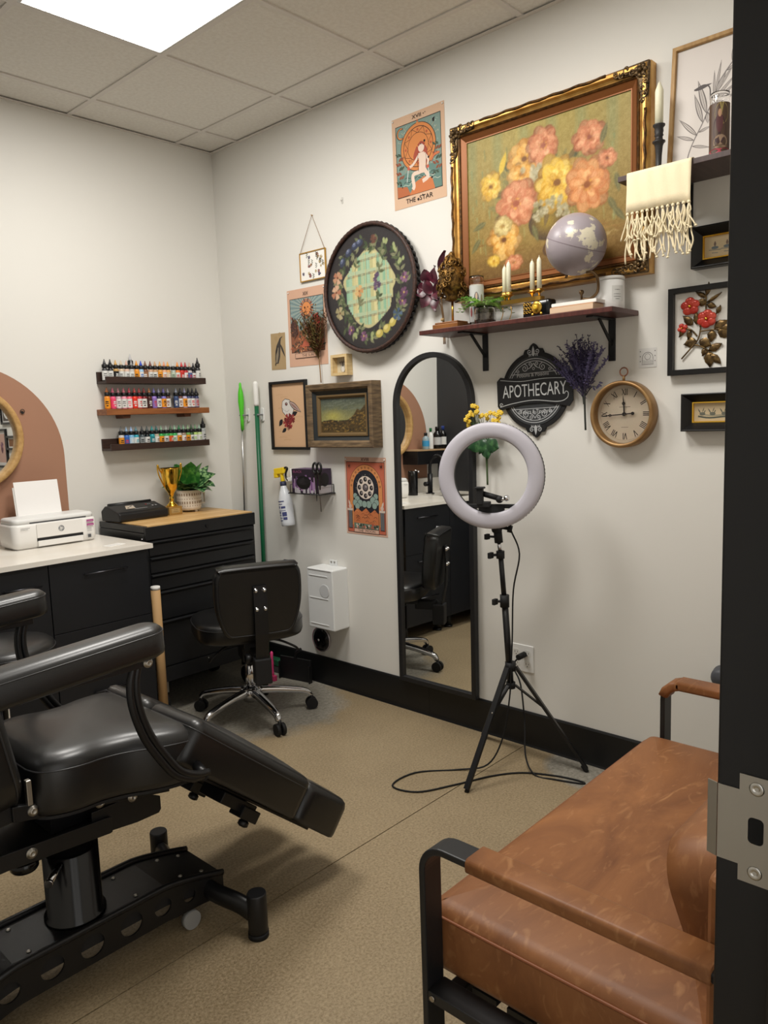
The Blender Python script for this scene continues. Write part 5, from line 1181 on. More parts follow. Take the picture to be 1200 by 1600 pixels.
for (x,y) in ((-.005,-.025),(-.012,-.07)): c.spiral(x,y,.014,1.6,0,.003,(80,12,16))
part('print', c, PRINT, t)

# ---- deep-framed landscape painting
t = thing('landscape_painting','small dark landscape painting in deep weathered wooden frame','painting',onB(1.0265,1.468,.0008),WALLB)
WTH=mat('weathered_wood',(122,100,72),.65,col2=(82,66,48),scale=16,stretch=(1,6,1),detail=7,bump=.3,bscale=90)
part('outer_frame', picture_frame(MB(),.474,.324,[(0,0),(0,.066),(.004,.070),(.026,.066),(.036,.056)]), WTH, t, bevel=.0015)
part('dark_liner', picture_frame(MB(),.404,.254,[(-.001,.058),(.0,.052),(.020,.040),(.024,.042)]), mat('liner_dark',(38,42,44),.5), t)
part('inner_frame', picture_frame(MB(),.358,.208,[(-.001,.044),(.0,.046),(.008,.046),(.016,.038),(.018,.032)]), mat('liner_bronze',(112,90,58),.5,.2), t)
c = Cv(z=.032); rr = random.Random(4)
def sky(u,v): 
    b = mix((150,146,96),(74,82,76),min(1,max(0,(v-.25)/.7))); b = mix(b,(176,168,96),math.exp(-((u-.28)/.2)**2-((v-.48)/.16)**2)*.8)
    return jit(b,6,rr)
c.grad(-.163,-.088,.163,.088,44,26,sky)
for k in range(60): x=rr.uniform(-.155,.12); y=rr.uniform(.02,.08); c.line([(x,y),(x+.018,y+.004),(x+.036,y+.001)],rr.uniform(.003,.008),jit((96,102,88),18,rr),3,taper=.2)
c.poly([(-.163,-.088),(.163,-.088),(.163,.055),(.145,.04),(.12,.02),(.10,.03),(.075,.0),(.04,-.022),(-.02,-.03),(-.09,-.02),(-.163,-.03)],(74,60,38))
for k in range(240):
    x = rr.uniform(-.16,.15); top_ = -.025+max(0,(x-.02)*.55); y = rr.uniform(-.082,top_-.002); c.line([(x,y),(x+rr.uniform(.006,.016),y+rr.uniform(-.003,.005))],rr.uniform(.002,.005),rr.choice([(44,36,26),(96,78,46),(130,104,58),(60,54,40),(152,126,74),(36,34,30)]))
for k in range(36): x = rr.uniform(-.15,.10); c.line([(x,-.028+max(0,(x-.02)*.3)),(x+.012,-.026+max(0,(x-.02)*.3))],.003,(40,34,28))
part('canvas', rasterize(c,-.163,-.088,.163,.088,140,78,.0325,soft=1,grain=4.0), OIL, t)
t = None
# ---- big gilt-framed flower painting
t = thing('flower_painting','large flower still life painting in ornate gilt frame','painting',onB(2.190,2.2885,.0008),WALLB)
w, h = .870, .714
GILT=mat('gilt_frame',(208,164,92),.36,.7,col2=(176,124,58),scale=18,bump=.15,bscale=60)
GILTD=mat('gilt_dark',(104,72,36),.4,.7,col2=(60,42,24),scale=60,bump=.5,bscale=120)
COPPER=mat('copper_liner',(128,78,40),.4,.35)
part('gilt_frame', picture_frame(MB(),w,h,[(0,0),(0,.040),(.004,.052),(.012,.060),(.022,.060),(.028,.050),(.034,.046),(.040,.044)]), GILT, t)
part('beaded_slip', picture_frame(MB(),w-.078,h-.078,[(-.001,.046),(.0,.049),(.004,.051),(.008,.048),(.010,.042)]), GILTD, t)
part('copper_liner', picture_frame(MB(),w-.098,h-.098,[(0,.044),(.002,.046),(.004,.044),(.020,.034),(.022,.036),(.026,.036)]), COPPER, t)
cw_, ch_ = w-.148, h-.148
c = Cv(z=.030); rr = random.Random(31)
def bgp(u,v):
    b = mix((126,98,48),(150,134,76),v); b = mix(b,(172,156,92),max(0,1-abs(u-.35)*2.2)*.5*v)
    b = mix(b,(112,132,98),.45*max(0,math.sin(u*37))*v*max(0,1-abs(v-.8)*1.6)); b = mix(b,(92,64,34),max(0,.22-v)*3)
    return jit(b,7,rr)
c.grad(-cw_/2-.004,-ch_/2-.004,cw_/2+.004,ch_/2+.004,64,46,bgp)
for k in range(170):
    x = rr.uniform(-.34,.30); y = rr.uniform(-.26,.25); l = rr.uniform(.02,.06)
    if y > -.14: c.line([(x,y),(x+.003,y-l)],rr.uniform(.004,.010),jit(mix((148,132,74),(124,132,88),rr.random()),12,rr),taper=.3)
    else: c.line([(x,y),(min(.35,x+l*1.4),y+.003)],rr.uniform(.003,.008),jit((132,98,50),16,rr),taper=.3)
# vase and its foot
for k in range(16):
    a = 1-k/16; c.circ(.02-.012*(1-a),-.10+.006*(1-a),.088*a,mix((66,48,26),(176,150,62),(1-a)*.9),ry=.070*a)
for k in range(8): a = 1-k/8; c.circ(.03,-.205,.036*a,mix((70,46,24),(200,160,60),1-a),ry=.030*a)
c.line([(.03,-.16),(.03,-.18)],.03,(80,56,28))
def blossom(x,y,r,cols,heart,sq=1.,rot=0):
    if r < .02: c.petals(x,y,r,6,[jit(q,10,rr) for q in cols],squash=sq,rr=rr); c.circ(x,y,r*.2,heart,n=8); return
    for ring_, (k_, dk) in enumerate(((1.1,.5),(1.0,.22),(.82,.08),(.62,-.12),(.42,.12))):
        n_ = 10-ring_
        for i in range(n_):
            a = 360*i/n_+ring_*17+rr.uniform(-12,12); l = r*k_*rr.uniform(.85,1.1); q = rr.choice(cols)
            q = mix(q,(88,58,28),dk) if dk > 0 else mix(q,(250,236,190),-dk)
            ca, sa = math.cos(R(a)), math.sin(R(a)); tip = (x+l*.60*ca, y+l*.60*sa*sq)
            c.circ(tip[0],tip[1],l*.42,jit(q,10,rr),ry=l*.34*rr.uniform(.8,1.1),rot=a,n=12)
            c.circ(tip[0]+l*.10*ca,tip[1]+l*.1*sa*sq,l*.28,mix(jit(q,8,rr),(252,236,190),.18),ry=l*.20,rot=a+rr.uniform(-20,20),n=10)
            for z_ in range(4):
                aa = R(a+rr.uniform(-16,16)); c.line([(x+l*.25*math.cos(aa),y+l*.25*math.sin(aa)*sq),(x+l*.92*math.cos(aa),y+l*.92*math.sin(aa)*sq)],rr.uniform(.0015,.004),mix(jit(q,14,rr),rr.choice([(120,70,34),(255,240,200)]),.3),taper=.3)
    c.circ(x,y,r*.17,heart,n=12,ry=r*.14)
    for k in range(16): a = rr.uniform(0,2*PI); c.circ(x+r*.22*math.cos(a),y+r*.2*math.sin(a)*sq,r*.035,mix(heart,(226,180,80),rr.random()),n=6)
YE=[(216,178,74),(226,194,100),(204,158,60)]; PK=[(196,124,92),(206,140,108),(180,104,76)]; OC=[(214,158,78),(222,176,104),(200,140,66)]; PO=[(206,136,88),(214,150,100),(190,118,76)]
for k in range(70): a = rr.uniform(0,360); r = rr.uniform(.05,.21); x, y = -.01+r*math.cos(R(a)), .03+.75*r*math.sin(R(a)); c.leaf(x,y,a+rr.uniform(-60,60),rr.uniform(.03,.07),.02,rr.choice([(92,90,48),(70,72,42),(120,112,66),(104,84,46)]),vein=(140,128,80))
for (a,b) in (((.02,-.02),(-.24,.04)),((.02,0),(-.13,.16)),((.02,0),(.2,.2)),((.02,-.02),(.26,.1)),((.0,-.05),(-.2,-.1))): c.line([a,((a[0]+b[0])/2+.02,(a[1]+b[1])/2),b],.004,(86,80,44),5)
blossom(-.245,.085,.052,YE,(120,80,30)); c.leaf(-.20,.12,70,.09,.028,(206,176,80)); 
blossom(-.085,.155,.075,OC,(110,70,34)); blossom(.0,.185,.070,PK,(150,90,70)); blossom(-.10,.10,.06,OC,(150,100,50),.6)
blossom(.195,.165,.062,PK,(140,80,60),.85); 
for k in range(22): blossom(-.045+rr.uniform(-.05,.05),.085+rr.uniform(-.03,.03),.013,[(186,176,146),(166,158,130)],(150,140,90))
blossom(-.125,-.005,.092,PK,(150,84,60)); blossom(.06,.035,.098,YE,(120,76,24)); blossom(.185,.0,.088,PO,(130,74,36),1.05,20); blossom(.265,.075,.038,PK,(120,70,50),.8)
for k in range(26): blossom(.02+rr.uniform(-.06,.09),-.06+rr.uniform(-.03,.04),.013,[(176,166,136),(150,142,110)],(130,120,80))
blossom(-.185,-.135,.074,OC,(104,62,24)); blossom(-.235,-.21,.030,YE,(170,120,50),.7); blossom(-.14,-.23,.04,PK,(150,100,70),.6); blossom(-.19,-.08,.045,[(206,188,130),(190,170,110)],(150,120,70),.7)
for (x,y,a) in ((-.27,-.05,200),(-.30,-.11,230),(.27,-.06,-60),(.29,-.10,-50),(-.05,-.10,-70),(.12,-.09,-50),(.24,.13,70),(.30,.02,-80)): c.leaf(x,y,a,.075,.024,(96,92,54),vein=(150,140,90))
c.line([(.25,-.19),(.27,-.185),(.265,-.195),(.29,-.18),(.31,-.188)],.0022,(180,164,120),3)
part('canvas', rasterize(c,-cw_/2-.003,-ch_/2-.003,cw_/2+.003,ch_/2+.003,250,196,.031,soft=2,grain=5.0), OIL, t)
# carved corners: acanthus scrolls built from curled tubes and leaf lobes
def scroll(mb, x, y, r, turns, a0, d, z, th):
    pts = []; n = int(12*turns)+4
    for i in range(n+1):
        q = i/n; rad = r*(1-.8*q); a = R(a0)+d*2*PI*turns*q; pts.append((x+rad*math.cos(a),y+rad*math.sin(a),z+.004*q))
    mb.tube(pts,th,6,scale=[1-.45*i/n for i in range(n+1)])
CARV=mat('carved_bronze',(116,92,58),.42,.6,col2=(50,38,26),scale=120,bump=.4,bscale=200)
for sx in (-1,1):
    for sy in (-1,1):
        X, Y = sx*(w/2-.026), sy*(h/2-.026); m = MB()
        m.prism([(X+sx*.026,Y+sy*.026),(X-sx*.12,Y+sy*.022),(X-sx*.10,Y-sy*.006),(X-sx*.03,Y-sy*.012),(X-sx*.018,Y-sy*.03),(X-sx*.006,Y-sy*.10),(X+sx*.022,Y-sy*.12)],.040,.056)
        part('corner_block', m, CARV, t, bevel=.006)
        rr = random.Random(int(50+sx*3+sy*7))
        for k in range(11):
            q = k/10; ax = k%2
            px, py = (X-sx*(.005+.10*q),Y+sy*rr.uniform(-.004,.014)) if ax else (X+sx*rr.uniform(-.004,.014),Y-sy*(.005+.10*q))
            m = MB(); scroll(m,px,py,rr.uniform(.010,.016),rr.uniform(.9,1.5),rr.uniform(0,360),rr.choice([-1,1]),.057,.0042); m.ball((px+rr.uniform(-.006,.006),py+rr.uniform(-.006,.006),.060),(.006,.006,.005),8,6)
            part('scroll', m, CARV, t)
        m = MB()
        for k in range(7): m.ball((X-sx*.004+.016*math.cos(k*.9),Y-sy*.004+.016*math.sin(k*.9),.060),(.009,.009,.006),8,6)
        m.ball((X-sx*.004,Y-sy*.004,.066),.008,8,6); part('rosette', m, CARV, t)
for (vert,s) in ((0,1),(0,-1),(1,1),(1,-1)):
    L_ = (h if vert else w)/2-.16; n = 26; pts = []
    for i in range(n+1):
        q = -L_+2*L_*i/n; o_ = .003*math.sin(i*1.3); pts.append((s*(w/2-.013)+o_*.7,q,.061) if vert else (q,s*(h/2-.013)+o_*.7,.061))
    part('carved_edge', MB().tube(pts,.0055,6,scale=[.8+.25*abs(math.sin(i*.65)) for i in range(n+1)]), GILTD, t)

# ---- lower wall shelf and brackets
SHM=mat('mahogany_shelf',(84,44,38),.4,col2=(66,32,28),scale=8,stretch=(8,1,1))
STOP = 1.8085
t = thing('wall_shelf','dark red-brown shelf on black brackets under the gilt painting','shelf',onB(2.128,STOP),WALLB)
part('board', MB().box(-.438,.438,-.018,0,.001,.212), SHM, t, bevel=.0015)
for x in (-.245,.335):
    b = part('bracket', MB().box(x-.014,x+.014,-.175,-.0185,.0005,.006).box(x-.014,x+.014,-.024,-.0185,.006,.18), BLACK, t, bevel=.001)
    part('brace', MB().sweep([(x,-.115,.005),(x,-.03,.10),(x,-.0235,.108)],[(-.006,-.003),(.006,-.003),(.006,.003),(-.006,.003)],smooth=False,up=(1,0,0)), BLACK, b)
zs = STOP+.0005
def sh(u, off): return (-off,-u,zs)
# gilded figure on a rod
t = thing('gilded_finial','ornate gilded bust finial on a rod with dark wooden base','ornament',sh(1.812,.135),(0,0,R(-90)))
BRZ=mat('antique_gold',(140,104,50),.45,.75,col2=(60,42,22),scale=70,bump=.9,bscale=120)
part('base', MB().box(-.075,.058,-.045,.045,0,.022).box(-.068,.052,-.038,.038,.0221,.030), mat('base_walnut',(110,66,30),.4,col2=(140,90,44),scale=8,stretch=(1,9,1)), t, bevel=.003)
part('rod', MB().cyl((0,0,.03),(0,0,.115),.005,10), BRASS, t)
part('bust', MB().lathe([(.012,.112),(.032,.12),(.026,.135),(.040,.15),(.052,.175),(.050,.20),(.056,.222),(.044,.24),(.030,.255),(.024,.268),(.028,.28),(.018,.292),(.010,.30),(.013,.306),(.004,.316)],20), BRZ, t)
rr = random.Random(8)
for k in range(64):
    a = rr.uniform(0,2*PI); z = rr.uniform(.128,.285); rad = .052+.010*math.sin((z-.13)*24)-max(0,z-.235)*.45; m = MB()
    for q in range(1): scroll(m,0,0,rr.uniform(.010,.018),1.3,rr.uniform(0,360),rr.choice([-1,1]),0,.0038)
    Mx = T(rad*math.cos(a),rad*math.sin(a),z)@RZ(math.degrees(a))@RY(80)
    m.v = [Mx@p for p in m.v]; part('scroll', m, BRZ, t)
for k in range(0): part('drape', MB().tube([(.05*math.cos(k*.785),.05*math.sin(k*.785),.235),(.064*math.cos(k*.785+.2),.064*math.sin(k*.785+.2),.19),(.048*math.cos(k*.785+.1),.048*math.sin(k*.785+.1),.14)],.008,6,scale=[.6,1,.7]), BRZ, t)
# prayer candle
def jar_candle(t, r, h, wax, cv):
    part('glass', MB().lathe([(r*.9,0),(r,.004),(r,h-.02),(r*.97,h-.012),(r*.99,h),(r*.95,h),(r*.93,h-.012),(r*.95,h-.022),(r*.95,.008),(.001,.008)],28,cap1=False), GLASS, t)
    part('wax', MB().lathe([(r*.94,.009),(r*.94,h-.035),(r*.3,h-.037)],24), wax, t)
    part('label', cv, PRINTG, t)
def wraplabel(r, z0, z1, a0, a1, shapes):
    m = MB(); n = 14
    m.add([(r*math.cos(a0+(a1-a0)*i/n),r*math.sin(a0+(a1-a0)*i/n),z) for z in (z0,z1) for i in range(n+1)],[(i,i+1,n+2+i,n+1+i) for i in range(n)],True,shapes[0])
    for k,(cx,cz,rx,rz,col) in enumerate(shapes[1]):
        N = 14; rad = r+.0002*(k+1); vs = [(rad*math.cos(cx),rad*math.sin(cx),cz)]
        for i in range(N): a = cx+rx*math.cos(2*PI*i/N); vs.append((rad*math.cos(a),rad*math.sin(a),cz+rz*math.sin(2*PI*i/N)))
        m.add(vs,[(0,1+i,1+(i+1)%N) for i in range(N)],True,col)
    return m
t = thing('prayer_candle','white prayer candle in tall glass with a robed figure label','candle',sh(1.912,.100))
cf = math.atan2(-1.7,-2.6)
jar_candle(t,.031,.205,mat('wax_white',(232,228,214),.5),wraplabel(.0314,.02,.165,cf-1.2,cf+1.2,((214,214,212),[(cf,.085,.42,.055,(120,110,120)),(cf,.075,.34,.05,(70,90,110)),(cf-.02,.07,.2,.045,(190,150,140)),(cf,.122,.14,.014,(220,184,160)),(cf+.7,.10,.16,.03,(150,140,110)),(cf-.75,.06,.14,.02,(170,60,60))])))
# fern in a jar
t = thing('jar_fern','small feathery green plant in dark soil-filled glass jar','potted plant',sh(1.987,.150))
part('jar', MB().lathe([(.036,0),(.042,.004),(.044,.02),(.044,.06),(.040,.066),(.041,.07),(.038,.07),(.038,.06),(.040,.02),(.038,.005),(.001,.005)],24,cap1=False), GLASS, t)
part('soil', MB().lathe([(.036,.0055),(.039,.02),(.0385,.042),(.01,.046)],20), mat('jar_soil',(46,40,34),.9,col2=(90,80,66),scale=60), t)
part('moss', MB().lathe([(.0385,.0425),(.036,.056),(.01,.06)],20), mat('jar_moss',(60,54,36),.9), t)
FG=[mat('fern_a',(150,194,100),.5),mat('fern_b',(178,212,130),.5),mat('fern_c',(120,170,84),.5)]
rr = random.Random(15)
for k in range(26):
    a = rr.uniform(0,2*PI); L = rr.uniform(.07,.125); m = MB(); prev = Vector((.01*math.cos(a),.01*math.sin(a),.06)); e = rr.uniform(.5,1.25)
    for q in range(7):
        nx = prev+Vector((math.cos(a)*math.cos(e),math.sin(a)*math.cos(e),math.sin(e)))*(L/7); m.tube([prev,nx],.001,4); e -= .26
        for s in (-1,1):
            b = a+s*1.1; tip = nx+Vector((math.cos(b),math.sin(b),.25))*.024*(1.1-q*.09); sd = Vector((-math.sin(b),math.cos(b),0))*.0085; mid_ = nx.lerp(tip,.5)
            m.add([nx,mid_+sd,tip,mid_-sd],[(0,1,2,3)])
        prev = nx
    part('frond', m, FG[k%3], t)
# brass candle holder with four cream tapers
t = thing('candle_holder','brass tray candle holder on thin legs with four cups','candle holder',sh(2.135,.115),(0,0,R(-90)))
part('tray', MB().cushion(rrect(.19,.050,.02,5,.005,0),[(0,.068),(0,.084),(.003,.084)],smooth=False), BRASS, t)
for x in (-.075,-.035,.04,.085): part('wire_leg', MB().tube(spline([(x,-.02,.062),(x+.006,-.024,.035),(x-.004,-.03,.0)],4),.0016,6), BRASS, t)
CPOS=[(-.075,.0,.115,.116),(-.048,-.012,.112,.128),(.052,.0,.108,.118),(.088,-.008,.108,.125)]
for (x,y,z,l) in CPOS:
    cp = part('cup', MB().lathe([(.004,.084),(.004,.094),(.012,.1),(.0145,z+.004),(.0125,z+.004),(.010,.102)],14,T(x,y,0)), BRASS, t)
    part('drip_leaf', MB().lathe([(.006,.098),(.021,.103),(.021,.1045),(.006,.1)],10,T(x,y,0)), BRASS, cp)
IV=mat('ivory_wax',(226,222,196),.5)
for k,(x,y,z,l) in enumerate(CPOS):
    t = thing('taper_candle','ivory taper candle, %s from the left in the brass holder'%ORD[k],'candle',(-.115+y,-2.135-x,zs+.1055),(0,0,0),'ivory candles in the brass holder')
    part('taper', MB().lathe([(.0095,0),(.0092,l-.018),(.008,l-.01),(.0025,l)],14), IV, t)
    part('wick', MB().cyl((0,0,l-.001),(0,0,l+.006),.0009,6), mat('wick',(230,226,210),.8), t)
# vintage radio-shaped phone box
t = thing('retro_radio','small black retro radio with gold dial on the shelf','radio',sh(2.248,.165),(0,0,R(-96)))
part('case', MB().cushion(rrect(.128,.052,.014,4),[(.004,0),(0,.004),(0,.054),(.005,.060),(.012,.062)]), BLACKG, t)
GLD=mat('gold_trim',(206,164,70),.25,.9)
dl = part('dial', MB().lathe([(.024,0),(.024,.003),(.019,.006),(.004,.006)],24,T(.008,-.0262,.033)@RX(90)), GLD, t)
part('dial_knob', MB().lathe([(.010,0),(.010,.006),(.006,.008)],14,T(.008,-.032,.033)@RX(90)), mat('dial_amber',(230,190,60),.25,.3), dl)
for i in range(3):
    for j in range(3): part('key_ring', MB().rings([[(-.049+i*.013+r*math.cos(2*PI*k/12),-.0262-zz,.02+j*.0145+r*math.sin(2*PI*k/12)) for k in range(12)] for r,zz in ((.0055,0),(.0055,.002),(.0038,.002),(.0038,0))],True,False,False,True), GLD, t)
for x in (-.012,.028): part('foot', MB().ball((x,-.026,.009),.006,8,6), GLD, t)
# globe with two books under it
t = thing('book','thin kraft-covered book under the globe on the shelf','book',sh(2.400,.13),(0,0,R(-92)),None)
part('cover', MB().box(-.088,.088,-.065,.065,0,.024), mat('kraft_book',(186,140,102),.7), t, bevel=.001)
part('pages', MB().box(-.089,.0885,-.0655,.06,.003,.021), mat('page_cream',(206,178,150),.8), t)
t = thing('book','thin white book lying on the kraft-covered book under the globe','book',(-.125,-2.405,zs+.0245),(0,0,R(-90)))
part('cover', MB().box(-.09,.09,-.065,.065,0,.013), mat('white_book',(220,214,208),.6), t, bevel=.001); part('pages', MB().box(-.0905,.089,-.0655,.06,.002,.011), mat('page_white',(232,228,222),.8), t)
GZ = zs+.0378
t = thing('desk_globe','lilac-grey desk globe on curved bronze arm above the books','globe',(-.125,-2.413,GZ),(0,0,R(-100)))
OLDB=mat('aged_bronze',(110,88,62),.4,.8)
part('base', MB().lathe([(.030,0),(.030,.003),(.012,.007),(.006,.012)],18), OLDB, t)
gc = Vector((.006,-.053,.199)); gr = .108
part('arm', MB().tube(spline([(-.008,0,.012),(.03,0,.010),(.066,-.008,.03),(.082,-.03,.07),(.074,-.046,.092),(.052,-.053,.094)],6),.0055,8), OLDB, t)
part('knob', MB().lathe([(.004,.0),(.004,.02),(.009,.026),(.009,.034),(.003,.038)],12,T(-.012,0,.008)), OLDB, t)
gm = bpy.data.materials.new('globe_print'); gm.use_nodes = True
def globe_nodes(m):
    nt = m.node_tree; N = nt.nodes; L = nt.links; b = N['Principled BSDF']; tc = N.new('ShaderNodeTexCoord')
    n = N.new('ShaderNodeTexNoise'); n.inputs['Scale'].default_value = 11; n.inputs['Detail'].default_value = 7; n.inputs['Roughness'].default_value=.6; L.new(tc.outputs['Object'], n.inputs['Vector'])
    r = N.new('ShaderNodeValToRGB'); e = r.color_ramp.elements; e[0].position=.555; e[0].color=lin((148,139,144)); e[1].position=.575; e[1].color=lin((206,198,176)); L.new(n.outputs['Fac'], r.inputs[0]); L.new(r.outputs[0], b.inputs['Base Color']); b.inputs['Roughness'].default_value=.35
globe_nodes(gm)
part('sphere', MB().ball((0,0,0),gr,40,24), gm, t, loc=gc, rot=(0,R(23),0))
part('equator_band', MB().rings([[(r*math.cos(2*PI*i/48),r*math.sin(2*PI*i/48),z) for i in range(48)] for r,z in ((gr+.0003,-.0015),(gr+.0006,0),(gr+.0003,.0015))],True,False,False,True), mat('globe_line',(128,116,122),.5), t, loc=gc, rot=(0,R(23),0))
ax = Euler((0,R(23),0)).to_matrix()@Vector((0,0,1))
part('axis_pin', MB().cyl(tuple(gc-ax*(gr+.012)),tuple(gc-ax*(gr-.002)),.005,8), OLDB, t)
# white canister
t = thing('white_canister','plain white cylindrical canister at the right end of the shelf','canister',sh(2.492,.075))
part('body', MB().lathe([(.047,0),(.050,.004),(.050,.104),(.048,.108)],32), PLASTICW, t); part('lid', MB().lathe([(.0505,.1082),(.0505,.118),(.047,.121)],32), mat('lid_white',(224,223,220),.4), t)
cl = math.atan2(-1.35,-2.7)
part('label_print', wraplabel(.0503,.03,.085,cl+.1,cl+1.0,((226,226,222),[(cl+.5,.07,.22,.0012,(120,120,120)),(cl+.5,.055,.3,.001,(150,150,150)),(cl+.5,.046,.3,.001,(150,150,150)),(cl+.5,.038,.18,.001,(130,130,130))])), PRINT, t)

# ---- upper wall shelf at the right edge
UZ = 2.2325
t = thing('wall_shelf','dark wooden shelf holding candles high beside the gilt painting','shelf',onB(2.94,UZ),WALLB)
part('board', MB().box(-.355,.36,-.018,0,.001,.212), mat('umber_shelf',(78,62,60),.45,col2=(64,50,48),scale=8,stretch=(8,1,1)), t, bevel=.0015)
for x in (-.193,.25):
    b = part('bracket', MB().box(x-.014,x+.014,-.205,-.0185,.0005,.006).box(x-.014,x+.014,-.024,-.0185,.006,.18), BLACK, t, bevel=.001)
    part('brace', MB().sweep([(x,-.135,.005),(x,-.03,.10),(x,-.0235,.108)],[(-.006,-.003),(.006,-.003),(.006,.003),(-.006,.003)],smooth=False,up=(1,0,0)), BLACK, b)
uz = UZ+.0005
t = thing('candlestick','turned black candlestick standing on the high shelf','candlestick',(-.125,-2.690,uz))
part('stick', MB().lathe([(.030,0),(.030,.006),(.014,.014),(.009,.03),(.010,.06),(.013,.092),(.016,.1),(.021,.104),(.021,.108),(.013,.112),(.012,.122),(.015,.126),(.013,.132),(.015,.14),(.014,.15),(.020,.157),(.020,.161),(.010,.161)],24), mat('stick_black',(34,32,32),.5,bump=.3,bscale=160), t)
t = thing('taper_candle','ivory taper candle standing in the black turned candlestick','candle',(-.125,-2.690,uz+.1615))
part('taper', MB().lathe([(.0135,0),(.0135,.105),(.012,.112),(.004,.132),(.001,.135)],16), IV, t); part('wick', MB().cyl((0,0,.134),(0,0,.139),.0009,6), MATS['wick'], t)
# cream fringed cloth draped over the shelf front
t = thing('fringed_cloth','cream woven cloth with knotted fringe draped over the high shelf','cloth',onB(2.732,UZ,0),WALLB)
def cloth_mat():
    m = mat('cream_cotton',(232,218,184),.85,bump=.4,bscale=500); return m
CLO = cloth_mat()
sec = [(.0035,.10),(.004,.17),(.004,.206),(.0005,.2165),(-.010,.2185),(-.05,.2200),(-.095,.2225),(-.128,.2225)]
n = 22; m = MB(); rows = []
for (yy,zz) in sec:
    rows.append([(-.111+.216*i/n, yy-(.010*max(0,(i/n-.85)/.15) if yy < -.02 else 0), zz+(.0025*math.sin(i*1.3+yy*30) if yy < -.005 else 0)) for i in range(n+1)])
vs = [p for r in rows for p in r]; fs = [(k*(n+1)+i,k*(n+1)+i+1,(k+1)*(n+1)+i+1,(k+1)*(n+1)+i) for k in range(len(rows)-1) for i in range(n)]
m.add(vs,fs,True); o = part('cloth', m, CLO, t); sd_ = o.modifiers.new('s','SOLIDIFY'); sd_.thickness = .0018
rr = random.Random(44)
for layer, (ys, zo, l0, nn) in enumerate(((-.128,.2225,.085,13),(-.150,.2145,.125,11))):
    for k in range(nn):
        x = -.106+.206*k/(nn-1); m = MB()
        m.ball((x,ys-.004+(.022 if layer else 0)*0,zo),(.006,.006,.0055),8,6)
        for s in (-1,0,1):
            l = l0*rr.uniform(.85,1.1); pts = [(x,ys-.006,zo)]+[(x+s*.0032*q+rr.uniform(-.003,.003)*q, ys-.006-l*q/4, zo+rr.uniform(-.002,.002)) for q in range(1,5)]
            m.tube(spline(pts,3),.0026,5,scale=None)
        m.ball((pts[-1][0],pts[-1][1],pts[-1][2]),(.0055,.004,.004),6,5)
        part('tassel', m, CLO, t)
# saint candle in glass, half hidden by the door frame
t = thing('prayer_candle','tall glass candle with dark saint picture label near the door frame','candle',(-.15,-2.897,uz))
cf2 = math.atan2(-.93,-2.62)
jar_candle(t,.030,.192,mat('wax_pale',(226,214,196),.5),wraplabel(.0305,.006,.158,cf2-1.4,cf2+1.4,((92,66,48),[(cf2+.2,.125,.7,.034,(170,150,80)),(cf2,.078,.62,.045,(70,42,44)),(cf2+.1,.040,.7,.022,(164,134,106)),(cf2,.098,.34,.03,(96,50,52)),(cf2+.02,.126,.17,.012,(196,148,110)),(cf2,.014,1.1,.008,(206,50,80)),(cf2+.1,.026,.7,.006,(120,96,70))])))
# leaning botanical line drawing
t = thing('botanical_drawing','grey line drawing of leafy branch in thin oak frame on shelf','picture',(-.062,-2.865,uz),(R(90)-.10,0,R(-90)))
w, h = .335, .425
part('frame', picture_frame(MB(),w,h,[(0,0),(0,.018),(.001,.019),(.0125,.019),(.0135,.018),(.0135,.006)],T(0,h/2,0)), mat('oak_thin',(176,140,86),.5,col2=(150,112,62),scale=10,stretch=(6,1,6)), t)
c = Cv(z=.006); c.rect(-w/2+.008,.008,w/2-.008,h-.008,(228,220,214)); G_=(120,112,110); G2=(96,90,90)
c.line([(-.105,.03),(-.098,.064),(-.083,.103),(-.061,.145),(-.043,.185),(-.025,.222),(-.014,.263),(.01,.30),(.06,.36)],.004,(140,132,130),6)
def lf(p, q, w_):
    l = math.hypot(q[0]-p[0],q[1]-p[1]); a = math.degrees(math.atan2(q[1]-p[1],q[0]-p[0])); x, y = p
    c.leaf(x,y,a,l,w_,G_,n=10); c.leaf(x+.004*math.cos(R(a)),y+.004*math.sin(R(a)),a,l*.92,w_*.62,(206,198,192),n=10); c.line([(x,y),(x+l*.9*math.cos(R(a)),y+l*.9*math.sin(R(a)))],.0012,G_)
for p, q, w_ in (((-.083,.103),(-.144,.131),.012),((-.073,.115),(-.138,.185),.015),((-.09,.085),(-.026,.066),.010),((-.07,.125),(-.028,.136),.010),((-.058,.154),(-.09,.255),.017),((-.046,.18),(-.08,.297),.020),((-.043,.185),(-.04,.145),.016),((-.025,.222),(-.027,.315),.008),((-.02,.24),(-.006,.342),.009),((-.02,.235),(.036,.318),.010),((-.02,.23),(.012,.30),.009),((-.03,.21),(.045,.284),.011),((-.035,.20),(.05,.258),.012),((-.04,.19),(.05,.225),.012),((.01,.30),(.06,.32),.010),((.03,.32),(.03,.38),.010)): lf(p,q,w_)
c.line([(-.091,.268),(-.06,.276),(-.04,.262),(-.036,.22)],.004,G2,5); c.leaf(-.092,.266,8,.06,.012,G2,n=8)
part('drawing', c, PRINT, t)
